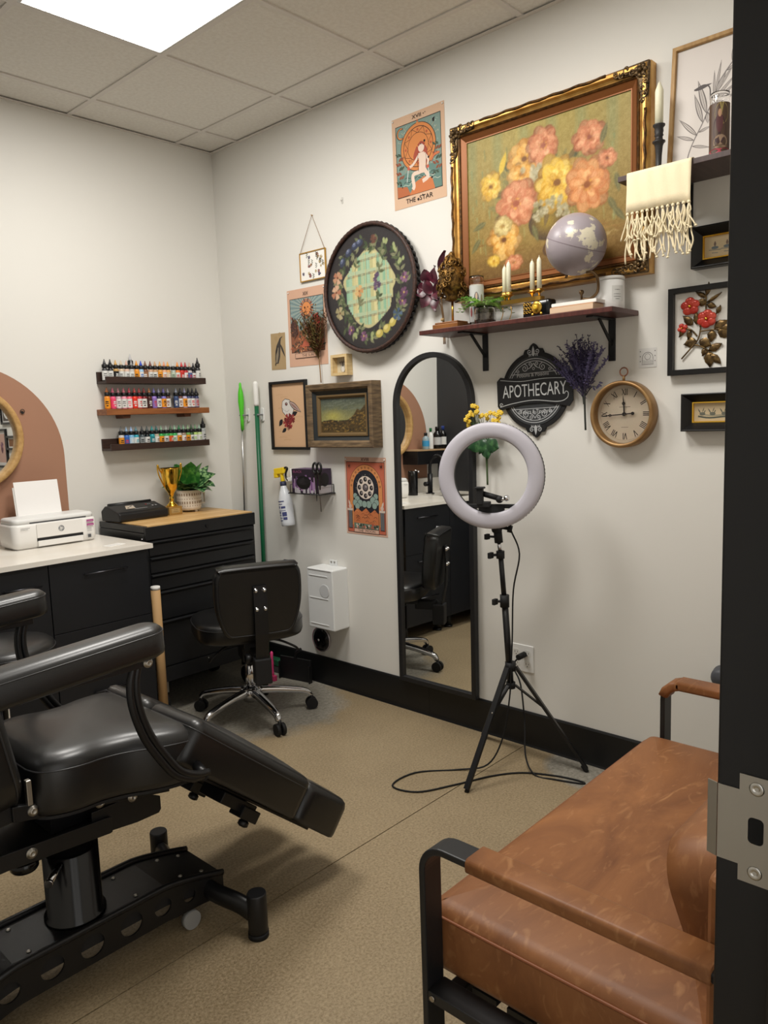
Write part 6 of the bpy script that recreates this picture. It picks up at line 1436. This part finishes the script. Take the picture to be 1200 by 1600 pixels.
# small black shadow frames
FB=mat('frame_black_deep',(16,15,16),.35)
def smallframe(u, z, w, h, label, fn):
    t = thing('small_picture', label, 'picture', onB(u,z,.0008), WALLB)
    part('frame', picture_frame(MB(),w,h,[(0,0),(0,.042),(.003,.044),(.006,.043),(.030,.014),(.031,.010)]), FB, t)
    part('gold_slip', picture_frame(MB(),w-.058,h-.058,[(0,.012),(.001,.016),(.005,.016),(.006,.010)]), GOLD, t)
    c = Cv(z=.010); c.rect(-w/2+.03,-h/2+.03,w/2-.03,h/2-.03,(206,184,144)); fn(c); part('print', c, PRINT, t)
def ducks(c):
    D=(92,96,84); c.line([(-.07,-.014),(-.03,-.02),(.03,-.016),(.075,-.018)],.006,D,4); c.line([(-.06,-.008),(-.02,-.012),(.05,-.01)],.003,(130,132,110),4)
    for x in (-.055,-.02,.02,.055): c.circ(x,-.006,.010,(110,110,96),ry=.006); c.leaf(x-.006,-.004,120,.02,.004,D); c.line([(x+.006,-.002),(x+.010,.006)],.003,D); c.leaf(x,.0,70,.018,.003,D)
    c.line([(.03,-.01),(.034,.02),(.04,.028)],.004,D,3); c.circ(.042,.026,.008,(96,104,84))
smallframe(2.862,1.431,.238,.132,'small black-framed print of ducks on water below the rose',ducks)
def birds(c):
    D=(110,120,124)
    for x in (-.05,-.01,.03,.06): c.circ(x,-.004,.012,D,ry=.005); c.leaf(x,.0,90,.018,.008,(120,100,90)); c.line([(x-.02,-.010),(x+.02,-.012)],.002,(96,110,116))
    for x in (-.06,-.02,.02,.06): c.line([(x,-.02),(x+.02,-.022)],.002,D)
smallframe(2.890,1.989,.238,.138,'small black-framed print of boats beneath the high shelf',birds)
# enamel rose in black frame
t = thing('rose_shadow_frame','black frame holding red enamel roses with gilded leaves','picture',onB(2.845,1.7145,.0008),WALLB)
part('frame', picture_frame(MB(),.316,.302,[(0,0),(0,.028),(.001,.029),(.018,.029),(.019,.028),(.019,.010)]), FB, t)
part('backing', MB().box(-.142,.142,-.135,.135,.004,.009), mat('backing_white',(230,228,222),.6), t)
RED=mat('red_enamel',(176,44,36),.2,.1,col2=(206,80,64),scale=30); LGD=mat('gilded_leaf',(120,96,58),.35,.7,col2=(70,54,36),scale=70)
def q3(p): return (p[0],p[1],.016)
stems = [[(-.112,-.094),(-.08,-.06),(-.055,-.031),(-.047,.005),(-.05,.03),(-.062,.06),(-.075,.078)],[(-.05,.01),(-.035,.02),(-.028,.03)],[(-.068,-.048),(-.045,-.056),(-.02,-.072),(-.012,-.09)],[(-.058,-.02),(-.075,.0),(-.09,.008),(-.109,.010)],[(-.05,-.005),(-.03,-.004),(.0,-.003),(.02,-.002)],[(-.028,.05),(-.03,.09),(-.029,.13)],[(-.02,.035),(.0,.045),(.008,.053)]]
for s in stems: part('stem', MB().tube(spline([q3(p) for p in s],5),.0028,6), LGD, t)
def rleaf(x,y,a,l,w_):
    n_ = 8; m = MB(); ca, sa = math.cos(R(a)), math.sin(R(a)); vs = []
    for i in range(n_+1):
        u = i/n_; hw_ = w_/2*math.sin(PI*u**.8)*(1+.12*(i%2))
        for k,zz in ((-1,.012),(0,.020),(1,.012)): vs.append((x+u*l*ca-k*hw_*sa, y+u*l*sa+k*hw_*ca, zz))
    m.add(vs,[(i*3+k,i*3+3+k,i*3+4+k,i*3+1+k) for i in range(n_) for k in (0,1)],True); part('leaf', m, LGD, t)
for a in ((-.062,-.034,195,.045,.034),(-.052,-.036,-25,.046,.034),(-.018,-.075,-85,.055,.036),(-.012,-.085,-45,.05,.024),(-.019,-.072,25,.05,.026),(-.03,-.062,-110,.03,.02),(.0,-.003,35,.05,.036),(.01,-.003,-30,.055,.036),(-.008,-.003,-95,.042,.030),(.02,-.002,5,.045,.026),(-.075,.02,135,.05,.026),(-.06,.02,95,.045,.024),(-.085,.005,-100,.035,.018),(-.029,.115,80,.045,.018),(-.03,.11,150,.042,.016),(-.029,.09,30,.06,.012),(-.03,.09,165,.035,.026),(-.028,.085,-20,.035,.020),(.006,.05,65,.03,.016),(-.105,.012,-120,.035,.018)): rleaf(*a)
def rose3d(x,y,r,n_):
    for k in range(n_):
        a = 2*PI*k/n_+.4; m = MB(); N_ = 10; c0 = (x+r*.5*math.cos(a),y+r*.5*math.sin(a))
        m.ball((c0[0],c0[1],.018),(r*.52,r*.44,.006),12,6); part('petal', m, RED, t)
    part('flower_centre', MB().ball((x,y,.025),(r*.16,r*.16,.004),10,6), GOLD, t)
rose3d(-.026,.036,.034,6); rose3d(-.083,.084,.034,5); rose3d(-.109,.012,.019,4)

# ---- apothecary sign
t = thing('apothecary_sign','black shaped wall sign lettered APOTHECARY with silver scrollwork','sign',onB(2.128,1.538,.0012),WALLB)
def signpts(g):
    pts = []
    for i in range(73):
        a = -PI/2+2*PI*i/72; x, y = .150*math.cos(a), .150*math.sin(a)
        pts.append((x,y))
    return pts
SB=mat('sign_black',(20,20,22),.5); SG=mat('sign_grey',(52,54,56),.55)
tip = [(-.035,.140),(-.048,.152),(-.040,.168),(-.022,.170),(-.012,.184),(0,.192),(.012,.184),(.022,.170),(.040,.168),(.048,.152),(.035,.140)]
part('disc', MB().prism([(.158*math.cos(2*PI*i/72),.158*math.sin(2*PI*i/72)) for i in range(72)],0,.010), SB, t, bevel=.001)
part('crest', MB().prism(tip,0,.0102), SB, t, bevel=.001); part('crest', MB().prism([(x,-y) for x,y in tip],0,.0102), SB, t, bevel=.001)
part('inner_field', MB().prism([(.140*math.cos(2*PI*i/72),.140*math.sin(2*PI*i/72)) for i in range(72)],.0103,.0115), SG, t)
TLT = 4.
ban = [(-.178,-.055),(-.165,-.072),(-.135,-.066),(-.06,-.052),(.05,-.05),(.13,-.066),(.16,-.072),(.178,-.05),(.178,.03),(.16,.05),(.135,.052),(.06,.056),(-.05,.052),(-.13,.06),(-.16,.066),(-.178,.05)]
part('banner', MB().prism(ban,.0116,.017), SB, t, bevel=.001)
c = Cv(z=.0118); SI=(196,198,200)
for s in (1,-1):
    a0, a1 = (25,155) if s > 0 else (205,335)
    c.ring(0,0,.128,.131,SI,40,a0,a1); c.ring(0,0,.119,.1215,SI,40,a0+3,a1-3)
    c.line([(-.105,s*.072),(.105,s*.072)],.0024,SI)
    for sx in (-1,1):
        c.spiral(sx*.042,s*.094,.016,1.5,90,.0028,SI,sx*s); c.spiral(sx*.074,s*.084,.009,1.3,90,.0024,SI,-sx*s); c.spiral(sx*.016,s*.108,.010,1.3,-90,.0026,SI,-sx*s); c.line([(sx*.026,s*.09),(sx*.01,s*.098),(0,s*.112)],.0026,SI,4)
    c.ring(0,s*.09,.004,.006,SI,14)
part('scrollwork', c, mat('sign_silver',(196,198,200),.4,.3), t)
for s in (1,-1):
    c = Cv(z=.0105); c.leaf(0,s*.135,90*s,.046,.014,SI); 
    for sx in (-1,1): c.spiral(sx*.018,s*.158,.010,1.3,-90*s,.003,SI,sx*s); c.spiral(sx*.014,s*.142,.007,1.2,90*s,.0026,SI,-sx*s)
    c.line([(-.016,s*.148),(.016,s*.148)],.003,SI)
    part('fleur', c, MATS['sign_silver'], t)
c = Cv(z=.0172)
c.text('APOTHECARY',0,.004,.052,SI,w=.300,rot=0)
c.line([(-.165,-.058),(-.10,-.046),(0,-.038),(.11,-.05),(.15,-.04),(.158,-.02),(.148,-.012),(.14,-.022)],.0024,SI,5); c.line([(-.16,.054),(-.06,.042),(.05,.046),(.16,.04)],.002,SI,5); c.spiral(-.160,-.050,.009,1.2,0,.002,SI,1)
part('lettering', c, mat('sign_letter',(206,208,208),.4,.2), t)
c = Cv(z=.0119); c.text('Potions & Poisons',-.005,.066,.015,SI,w=.150); part('small_lettering', c, MATS['sign_letter'], t)
c = Cv(z=.0119); c.text('Tonics & Tinctures',.005,-.084,.016,SI,w=.150); part('small_lettering', c, MATS['sign_letter'], t)
t.rotation_euler = (Matrix.Rotation(R(-90),4,'Z')@Matrix.Rotation(R(90),4,'X')@Matrix.Rotation(R(1.5),4,'Z')).to_euler()

# ---- round clock
t = thing('wall_clock','round brass pocket-watch wall clock with roman numerals','clock',onB(2.520,1.432,.0008),WALLB)
BZ=mat('clock_brass',(166,132,88),.42,.55,col2=(140,106,66),scale=14)
part('case', MB().rings([circle(.123,0),circle(.125,.004),circle(.125,.046),circle(.121,.052),circle(.113,.052),circle(.109,.046),circle(.109,.014)],True,False,False,True), BZ, t)
part('dial', MB().lathe([(.115,.008),(.115,.012)],64,smooth=False), mat('clock_dial',(206,192,170),.6,col2=(196,182,160),scale=6), t)
c = Cv(z=.0123); KD=(58,50,46)
def roman(s, r, ang):
    # numerals stand radially, feet to the centre
    units = {'I':[[(0,-.5),(0,.5)]],'V':[[(-.32,.5),(0,-.5)],[(0,-.5),(.32,.5)]],'X':[[(-.34,.5),(.34,-.5)],[(-.34,-.5),(.34,.5)]]}; wd = {'I':.34,'V':.72,'X':.72}
    tot = sum(wd[q] for q in s); x = -tot/2; H_ = .024
    for q in s:
        x += wd[q]/2
        for (p0,p1) in units[q]:
            P_ = []
            for (px,py) in (p0,p1):
                X_, Y_ = (x+px)*H_*.72, r+py*H_; P_.append((X_*math.cos(R(ang))-Y_*math.sin(R(ang)), X_*math.sin(R(ang))+Y_*math.cos(R(ang))))
            c.line(P_,.0030 if q != 'X' or p0[1] > 0 else .0016,KD)
        x += wd[q]/2
for k, s in enumerate(['XII','I','II','III','IIII','V','VI','VII','VIII','IX','X','XI']): roman(s,.083,-30*k)
c.rect(-.022,.026,.022,.028,(130,116,100)); c.rect(-.014,-.050,.014,-.048,(150,136,120)); c.ring(0,0,.098,.0988,(150,134,112),48)
part('numerals', c, PRINT, t)
m1 = MB().prism([(-.0022,-.03),(.0022,-.03),(.0015,.085),(0,.092),(-.0015,.085)],.019,.0205,RZ(90+3.5)); m1.lathe([(.0062,.019),(.0062,.0206)],14,RZ(93.5)@T(0,-.034,0))
part('minute_hand', m1, mat('hand_dark',(40,32,30),.4), t)
part('minute_ring', MB().rings([[(r*math.cos(2*PI*i/16),.056+r*math.sin(2*PI*i/16),z) for i in range(16)] for r,z in ((.0055,.0192),(.0055,.0212),(.0034,.0212),(.0034,.0192))],True,False,False,False,M=RZ(93.5)), MATS['hand_dark'], t)
part('hour_hand', MB().prism([(-.0026,-.002),(.0026,-.002),(.0016,.055),(0,.07),(-.0016,.055)],.0165,.018,RZ(4)), MATS['hand_dark'], t)
part('hour_ring', MB().rings([[(r*math.cos(2*PI*i/16),.040+r*math.sin(2*PI*i/16),z) for i in range(16)] for r,z in ((.006,.0166),(.006,.0186),(.0036,.0186),(.0036,.0166))],True,False,False,False,M=RZ(4)), MATS['hand_dark'], t)
part('hub', MB().lathe([(.007,.0145),(.007,.022),(.003,.024)],16), MATS['hand_dark'], t)
part('bow_stem', MB().cyl((0,.124,.022),(0,.142,.022),.005,10), BZ, t)
part('bow_ring', MB().tube([(.0155*math.cos(2*PI*i/24),.157+.0155*math.sin(2*PI*i/24),.022) for i in range(24)],.0026,8,True), mat('bow_copper',(150,100,78),.4,.6), t)
glz = mat('clock_glass',(255,255,255),.02,trans=1.0,ior=1.1)
part('glass', MB().lathe([(.1095,.036),(.1095,.038)],48,smooth=False), glz, t)

# ---- dried lavender, yellow flowers, burgundy and mixed bunches hung on the wall
def stemline(t, pts, r, m, name='stem'): part(name, MB().tube(spline(pts,5),r,6), m, t)
STG=mat('stem_dark',(40,44,40),.6); STT=mat('stem_tan',(140,110,76),.7)
t = thing('lavender_bunch','dark purple lavender bunch hanging between sign and clock','dried flowers',onB(2.369,1.375,.030),WALLB)
LV=[mat('lav_a',(74,67,100),.7),mat('lav_b',(98,90,126),.7),mat('lav_c',(56,51,76),.7)]
stemline(t,[(0,0,.004),(-.002,.08,.006),(-.002,.16,.008)],.0042,STG); stemline(t,[(-.006,.10,.006),(-.012,.15,.008),(-.02,.19,.012)],.003,STG)
rr = random.Random(77)
for k in range(75):
    a = rr.uniform(-50,42); L = rr.uniform(.10,.19)*(1-.1*abs(a)/46); b0 = Vector((rr.uniform(-.012,.008),rr.uniform(.12,.19),.008)); d = Vector((math.sin(R(a)),math.cos(R(a)),rr.uniform(-.05,.32))); m = MB(); m.tube([b0,b0+d*L],.0011,4)
    for q in range(16):
        p = b0+d*L*(.32+.68*q/15)
        for z_ in range(2):
            o_ = Vector((rr.uniform(-1,1),rr.uniform(-.3,1),rr.uniform(-.6,1)))*.0075; tp = p+o_*1.6; sd = Vector((o_.y,-o_.x,0)).normalized()*.0028; md = p+o_*.8
            m.add([p,md+sd,tp,md-sd],[(0,1,2,3)]); m.add([p,md+Vector((0,0,.003)),tp,md-Vector((0,0,.003))],[(0,1,2,3)])
    part('sprig', m, LV[k%3], t)
stemline(t,[(-.002,.13,.006),(.03,.165,.01),(.055,.16,.012)],.002,STG); 
for q in range(6): m = MB(); leaf3d(m,(.045+q*.003,.15+q*.006,.012),rr.uniform(-40,120),20,.02,.004,n=4); part('small_leaf', m, LV[2], t)
t = thing('yellow_flower_bunch','yellow button flowers with green leaves hanging behind the ring light','dried flowers',onB(1.903,1.145,.030),WALLB)
GRN=mat('flower_stem_green',(64,84,48),.6); LFG=leafmat('leaf_dark_green',(30,66,38),(58,100,56),40); YL=mat('yellow_petals',(226,186,40),.6,col2=(240,210,90),scale=90)
for s in (-1,0,1): stemline(t,[(s*.002,0,.004),(s*.003,.10,.006),(s*.012,.20,.008),(s*.03,.27,.012)],.0026,GRN)
for (x,y,a,l,w_) in ((-.02,.18,200,.07,.03),(.0,.17,-70,.06,.03),(.02,.18,-20,.06,.03),(-.03,.21,150,.05,.026),(.025,.215,30,.05,.026),(0,.2,250,.07,.034),(.01,.2,300,.07,.032),(-.015,.22,100,.05,.03)):
    m = MB(); n_ = 8; ca, sa = math.cos(R(a)), math.sin(R(a)); vs = []
    for i in range(n_+1):
        u = i/n_; hw_ = w_*math.sin(PI*u**.8)
        for k,zz in ((-1,.004+.012*u),(0,.012+.012*u),(1,.004+.012*u)): vs.append((x+u*l*ca-k*hw_*sa, y+u*l*sa+k*hw_*ca, zz+.008))
    m.add(vs,[(i*3+k,i*3+3+k,i*3+4+k,i*3+1+k) for i in range(n_) for k in (0,1)],True); part('leaf', m, LFG, t)
rr = random.Random(5)
for k in range(30):
    x = rr.uniform(-.088,.09); y = .285+rr.uniform(-.03,.03)+(.03 if abs(x+.02) < .035 else 0); z_ = rr.uniform(.008,.04)
    part('flower_stalk', MB().tube([(x*.3,.23,.01),(x*.8,.27,z_*.8),(x,y,z_)],.0012,4), GRN, t)
    m = MB(); m.ball((x,y,z_),(.0095,.0085,.008),8,6)
    for q in range(5): a = 2*PI*q/5; m.ball((x+.006*math.cos(a),y+.006*math.sin(a),z_+.003),(.0055,.0055,.005),6,5)
    part('flower_head', m, YL, t)
t = thing('burgundy_flower','deep burgundy artificial flower hanging at the left end of the shelf','dried flowers',onB(1.672,1.765,.010),WALLB)
for s in (-1,1): stemline(t,[(s*.004,0,.006),(s*.003,.09,.008),(s*.004-.008,.17,.012),(s*.02-.02,.22,.02)],.0028,STT)
part('binding', MB().cyl((-.004,.10,.010),(-.004,.112,.010),.0085,12), mat('twine',(186,156,110),.8), t)
BU=leafmat('burgundy_petals',(58,16,30),(86,26,44),30)
rr = random.Random(2)
for (x,y,a,l,w_,tw) in ((-.03,.20,60,.10,.020,0),(.005,.30,68,.10,.018,20),(-.04,.22,120,.08,.028,0),(-.07,.25,200,.06,.034,30),(-.05,.22,230,.07,.03,-20),(-.02,.21,270,.07,.026,0),(-.01,.23,20,.08,.022,0),(-.06,.27,100,.06,.03,30),(-.03,.26,80,.08,.028,-30),(-.075,.24,160,.05,.03,0),(-.03,.24,300,.06,.026,20)):
    m = MB(); n_ = 8; ca, sa = math.cos(R(a)), math.sin(R(a)); vs = []
    for i in range(n_+1):
        u = i/n_; hw_ = w_*math.sin(PI*u**.75)
        for k in (-1,0,1): vs.append((x+u*l*ca-k*hw_*sa, y+u*l*sa+k*hw_*ca, .02+.018*math.sin(u*2.4)+(.010 if k else 0)+tw*.0003*k*u))
    m.add(vs,[(i*3+k,i*3+3+k,i*3+4+k,i*3+1+k) for i in range(n_) for k in (0,1)],True); part('petal', m, BU, t)
t = thing('dried_bouquet','olive and rust dried sprig bunch in front of THE SUN poster','dried flowers',onB(.856,1.640,.010),WALLB)
stemline(t,[(0,0,.006),(-.003,.09,.008),(-.006,.16,.012)],.003,STT)
OLV=[mat('dry_a',(92,84,44),.8),mat('dry_b',(120,98,50),.8),mat('dry_c',(104,62,40),.8),mat('dry_d',(64,62,36),.8)]
rr = random.Random(3)
for k in range(76):
    a = rr.uniform(-36,24); L = rr.uniform(.12,.25); b0 = Vector((-.005,.12+rr.uniform(0,.03),.012)); d = Vector((math.sin(R(a)),math.cos(R(a)),rr.uniform(0,.18))); m = MB(); m.tube([b0,b0+d*L],.001,4)
    for q in range(15):
        p = b0+d*L*(.2+.8*q/14); o_ = Vector((rr.uniform(-1,1),rr.uniform(-.2,1),rr.uniform(-.4,1)))*.014; tp = p+o_*1.5; sd = Vector((o_.y,-o_.x,.2)).normalized()*.005; md = p+o_*.75
        m.add([p,md+sd,tp,md-sd],[(0,1,2,3)])
    part('sprig', m, OLV[rr.randrange(4)], t)

# ---- poles on clips, spray bottle, glove box, white box
def clip(u, z, label):
    t = thing('broom_clip', label, 'clip', onB(u,z,.0008), WALLB)
    part('plate', MB().prism(rrect(.03,.075,.008,4,.006,0),0,.006), PLASTICW, t, bevel=.001)
    for s in (-1,1): part('jaw', MB().tube([(s*.012,0,.006),(s*.021,0,.02),(s*.019,0,.036),(s*.013,0,.046)],.0045,8), GREYP, t)
    part('screw', MB().cyl((.006,-.03,.006),(.006,-.03,.009),.004,8), STEEL, t)
clip(.336,1.489,'white broom clip holding the dark green pole'); clip(.203,1.489,'white broom clip holding the bright green duster handle')
t = thing('broom','dark green broom pole with white end hanging by the corner','broom',(-.034,-.333,.06))
part('pole', MB().cyl((0,.02,0),(0,0,1.478),.0125,14), mat('pole_green',(16,92,58),.4), t); part('grip', MB().lathe([(.0142,1.479),(.0148,1.49),(.0148,1.60),(.012,1.612),(.004,1.616)],16), mat('grip_white',(230,230,226),.5,bump=.6,bscale=300), t)
part('brush_head', MB().box(-.025,.02,-.10,.12,-.02,.02), mat('brush_green',(20,80,50),.6), t, bevel=.006)
part('bristles', MB().box(-.022,.017,-.098,.118,-.058,-.0205), mat('bristle',(60,60,58),.9), t)
t = thing('duster','lime green handled duster with thin steel rod by the corner','duster',(-.034,-.196,.905))
part('rod', MB().cyl((0,.03,0),(0,.008,.50),.006,10), mat('rod_steel',(190,190,188),.3,.9), t)
part('handle', MB().lathe([(.010,.50),(.0105,.56),(.012,.60),(.0175,.66),(.015,.71),(.008,.745),(.007,.765),(.003,.772)],16,T(0,.004,0)), mat('lime_plastic',(84,200,44),.35), t)
t = thing('spray_bottle','clear spray bottle with yellow and black trigger hanging on wall','spray bottle',onB(.585,.876,.055),(R(90),0,R(-90)))
t.rotation_euler = (Matrix.Rotation(R(-90),4,'Z')@Matrix.Rotation(R(90),4,'X')@Matrix.Rotation(R(7),4,'Z')).to_euler()
Mv = RX(-90)
part('bottle', MB().lathe([(.034,0),(.037,.004),(.038,.02),(.0385,.12),(.036,.15),(.028,.185),(.0165,.215),(.015,.225)],24,Mv), mat('bottle_clear',(214,218,224),.2), t)
BLU=(66,74,130); lb = MB()
for (z0,z1,a0,a1) in ((.135,.140,-.9,.5),(.12,.124,-.9,.2),(.10,.112,-.95,-.3),(.098,.110,-.1,.6),(.085,.088,-.9,.6),(.072,.08,-.9,-.2),(.055,.078,.0,.7),(.06,.064,-.9,-.2),(.035,.05,.1,.7),(.03,.034,-.9,0),(.045,.048,-.9,0)):
    n = 8; af = PI/2*0+.0
    lb.add([(.0389*math.sin(a0+(a1-a0)*i/n+.15),z,.0389*math.cos(a0+(a1-a0)*i/n+.15)) for z in (z0,z1) for i in range(n+1)],[(i,i+1,n+2+i,n+1+i) for i in range(n)],True,BLU)
part('label_print', lb, PRINT, t)
part('neck_collar', MB().lathe([(.017,.222),(.018,.226),(.017,.245)],18,Mv), mat('collar_navy',(40,44,70),.5), t)
YLP=mat('trigger_yellow',(240,206,40),.4)
part('spray_head', MB().lathe([(.012,.245),(.010,.285),(.014,.29)],14,Mv).box(-.052,.03,.288,.322,-.013,.013).box(-.058,-.03,.27,.30,-.012,.012), YLP, t, bevel=.006)
part('trigger', MB().tube(spline([(.0,.312,0),(.04,.318,0),(.05,.31,0),(.035,.29,0),(.03,.27,0),(.045,.245,0)],5),.006,8), BLACK, t)
part('hook_clip', MB().box(.03,.07,.24,.262,-.052,.004).box(.03,.04,.262,.31,-.052,-.03), PLASTICW, t, bevel=.003)
t = thing('glove_holder','black wire rack holding tools below the landscape painting','rack',onB(.80,1.062,.0008),WALLB)
WR=mat('wire_black',(22,22,24),.4)
for (a,b) in (((-.13,.004,.004),(-.13,.004,.115)),((-.13,.004,.115),(.115,.004,.115)),((.115,.004,.115),(.115,.004,.004)),((-.13,.004,.004),(.115,.004,.004)),((-.04,.004,.004),(-.04,.004,.115)),((.04,.004,.004),(.04,.004,.115))): part('wire', MB().cyl(a,b,.003,8), WR, t)
for x in (-.115,.105): part('side_wire', MB().tube([(x,.004,.004),(x,.05,.004),(x,.05,.112),(x,.004,.113)],.0025,6), WR, t)
for (x,dx) in ((.092,.0),(.122,.01)):
    sc = part('scissors', MB().tube([(x+.016*math.cos(2*PI*i/20),.142+.026*math.sin(2*PI*i/20),.117) for i in range(20)],.006,6,True), BLACK, t)
    part('blade', MB().prism([(x-.010,.115),(x+.010,.115),(x+.004,-.0),(x,-.03)] if dx == 0 else [(x-.010,.115),(x+.010,.115),(x+.002,.03),(x-.004,.03)],.1135,.1165), BLACK, sc)
part('blade_tip', MB().cyl((.10,.0,.10),(.106,-.085,.10),.0022,6), mat('tip_dark',(90,80,76),.4,.8), t)
t = thing('glove_box','purple and black glove box resting in the wire rack','box',onB(.792,1.0695,.008),WALLB)
part('carton', MB().box(-.102,.102,0,.126,0,.096), mat('carton_purple',(74,46,84),.5), t, bevel=.001)
c = Cv(); c.rect(-.102,0,.102,.126,(46,34,50)); rr = random.Random(6)
for k in range(26): x = -.1+.2*k/26; c.rect(x,rr.uniform(.0,.03),x+.009,rr.uniform(.05,.10),rr.choice([(150,104,162),(120,78,134),(176,140,184),(90,62,104)]))
for k in range(14): x = rr.uniform(-.095,.08); c.rect(x,0,x+rr.uniform(.004,.016),rr.uniform(.012,.034),(196,190,198))
c.circ(-.01,.055,.056,(18,17,19),ry=.036); c.circ(-.015,.06,.04,(36,34,38),ry=.018); c.leaf(.0,.06,10,.05,.03,(26,25,28)); c.leaf(-.04,.05,40,.05,.02,(44,42,46))
c.text('BLACK',-.055,.112,.013,(150,70,120),w=.07)
part('print', c, PRINT, t, loc=(0,0,.0962))
c = Cv(); c.rect(-.048,0,.048,.126,(58,38,66)); c.rect(-.046,.0,.046,.04,(206,200,206)); c.circ(0,.07,.03,(20,18,22),ry=.036)
part('side_print', c, PRINTG, t, loc=(.1023,0,.048), rot=(0,R(90),0))
t = thing('sharps_box','white plastic wall box with lid tab low on the wall','box',onB(.878,.349,.0008),WALLB)
WB=mat('box_white',(228,230,230),.35)
part('shell', MB().cushion(rrect(.197,.325,.008,3,0,.1635),[(0,0),(0,.104),(.003,.108),(.006,.109)],smooth=False), WB, t)
for y in (.025,.165,.285): part('ridge', MB().box(-.08,.06,y,y+.006,.1092,.1115), WB, t, bevel=.001)
part('side_ridge', MB().box(-.088,.088,.318,.323,.1092,.112), WB, t, bevel=.001)
part('window', MB().lathe([(.036,.1092),(.036,.1105),(.034,.111)],24,T(.035,.21,0)), mat('window_grey',(206,208,210),.3), t)
tb_ = part('mount_tab', MB().box(-.028,.028,.3265,.356,0,.006), WB, t, bevel=.001)
for x in (-.012,.012): part('tab_screw', MB().cyl((x,.345,.006),(x,.345,.009),.005,10), STEEL, tb_)
t = thing('compact_mirror','round black compact with pink and silver rim below the white box','compact',onB(.767,.254,.006),WALLB)
part('back', MB().lathe([(.066,0),(.069,.004),(.069,.012),(.066,.014)],32), mat('rim_silver',(190,184,190),.25,.8), t)
part('pink_rim', MB().rings([[((r)*math.cos(R(100+160*i/24)),(r)*math.sin(R(100+160*i/24)),z) for i in range(25)] for r,z in ((.0705,.002),(.0715,.007),(.0705,.013))],False,False,False,True), mat('rim_pink',(206,60,110),.3), t)
part('glass', MB().lathe([(.062,.0142),(.060,.020),(.04,.026),(.01,.0285)],32), mat('compact_black',(14,12,16),.08), t)
part('crystal', MB().ball((.0,.0,.03),(.006,.007,.004),8,6), mat('crystal',(230,226,230),.1,.4), t); part('hinge', MB().cyl((-.008,.068,.01),(.012,.068,.01),.007,10), CHROME, t)

# ---- dust pan and pink brush in the corner, grey bumper by the sofa
t = thing('pink_brush','pink handled dust brush standing in the corner behind the chair','brush',(-.150,-.495,0))
part('handle', MB().lathe([(.006,.03),(.009,.035),(.009,.05),(.0075,.07),(.0095,.10),(.0075,.13),(.009,.16),(.004,.168)],12), mat('pink_plastic',(226,70,130),.4), t)
part('brush', MB().box(-.012,.012,-.025,.025,0,.031), mat('pink_brush',(200,60,110),.7), t, bevel=.003)
t = thing('dustpan','black dustpan leaning against the baseboard in the corner','dustpan',(-.06,-.60,0),(0,0,R(10)))
part('pan', MB().box(-.012,-.002,-.11,.11,.0,.13).box(-.03,-.012,-.11,-.104,0,.10).box(-.03,-.012,.104,.11,0,.10), BLACK, t, bevel=.002)
part('grip', MB().tube(spline([(-.007,0,.13),(-.012,-.01,.16),(-.02,-.05,.19)],4),.009,8), BLACK, t)
t = thing('wall_bumper','dark grey rounded knob on the wall above the sofa arm','bumper',onB(2.895,.487,.0008),WALLB)
part('knob', MB().lathe([(.034,0),(.036,.004),(.036,.03),(.032,.042),(.022,.05),(.002,.053)],24), mat('bumper_grey',(70,72,78),.5), t)
part('plate', MB().lathe([(.040,0),(.040,.0035)],24), GREYP, t)
# ---- framed pieces further along the wall, seen only in the round mirror
def plain(u,z,w,h,label,mw,col,fn=None):
    t = thing('small_picture',label,'picture',onB(u,z,.0008),WALLB)
    part('frame', picture_frame(MB(),w,h,[(0,0),(0,.020),(.018,.020),(.018,.006)]), FB, t)
    c = Cv(z=.005); c.rect(-w/2+.01,-h/2+.01,w/2-.01,h/2-.01,(226,224,220)); c.rect(-w/2+mw,-h/2+mw,w/2-mw,h/2-mw,col)
    if fn: fn(c)
    part('print', c, PRINT, t)
def vasep(c):
    c.leaf(0,-.05,90,.10,.05,(110,70,80)); c.petals(0,.03,.03,6,[(120,84,110),(150,100,120)])
plain(3.41,1.29,.25,.345,'black-framed pale pink print reflected in the round mirror',.045,(206,166,150),vasep)
def orn(c): c.circ(0,0,.05,(150,140,120),ry=.07); c.ring(0,-.01,.04,.062,(226,226,222),24,180,360); c.circ(0,.01,.03,(90,80,76),ry=.045)
plain(3.248,1.62,.224,.24,'black-framed oval ornament picture reflected above in the round mirror',.03,(96,88,84),orn)
plain(3.185,1.338,.19,.124,'small black-framed amber picture reflected low in the round mirror',.03,(140,96,60))
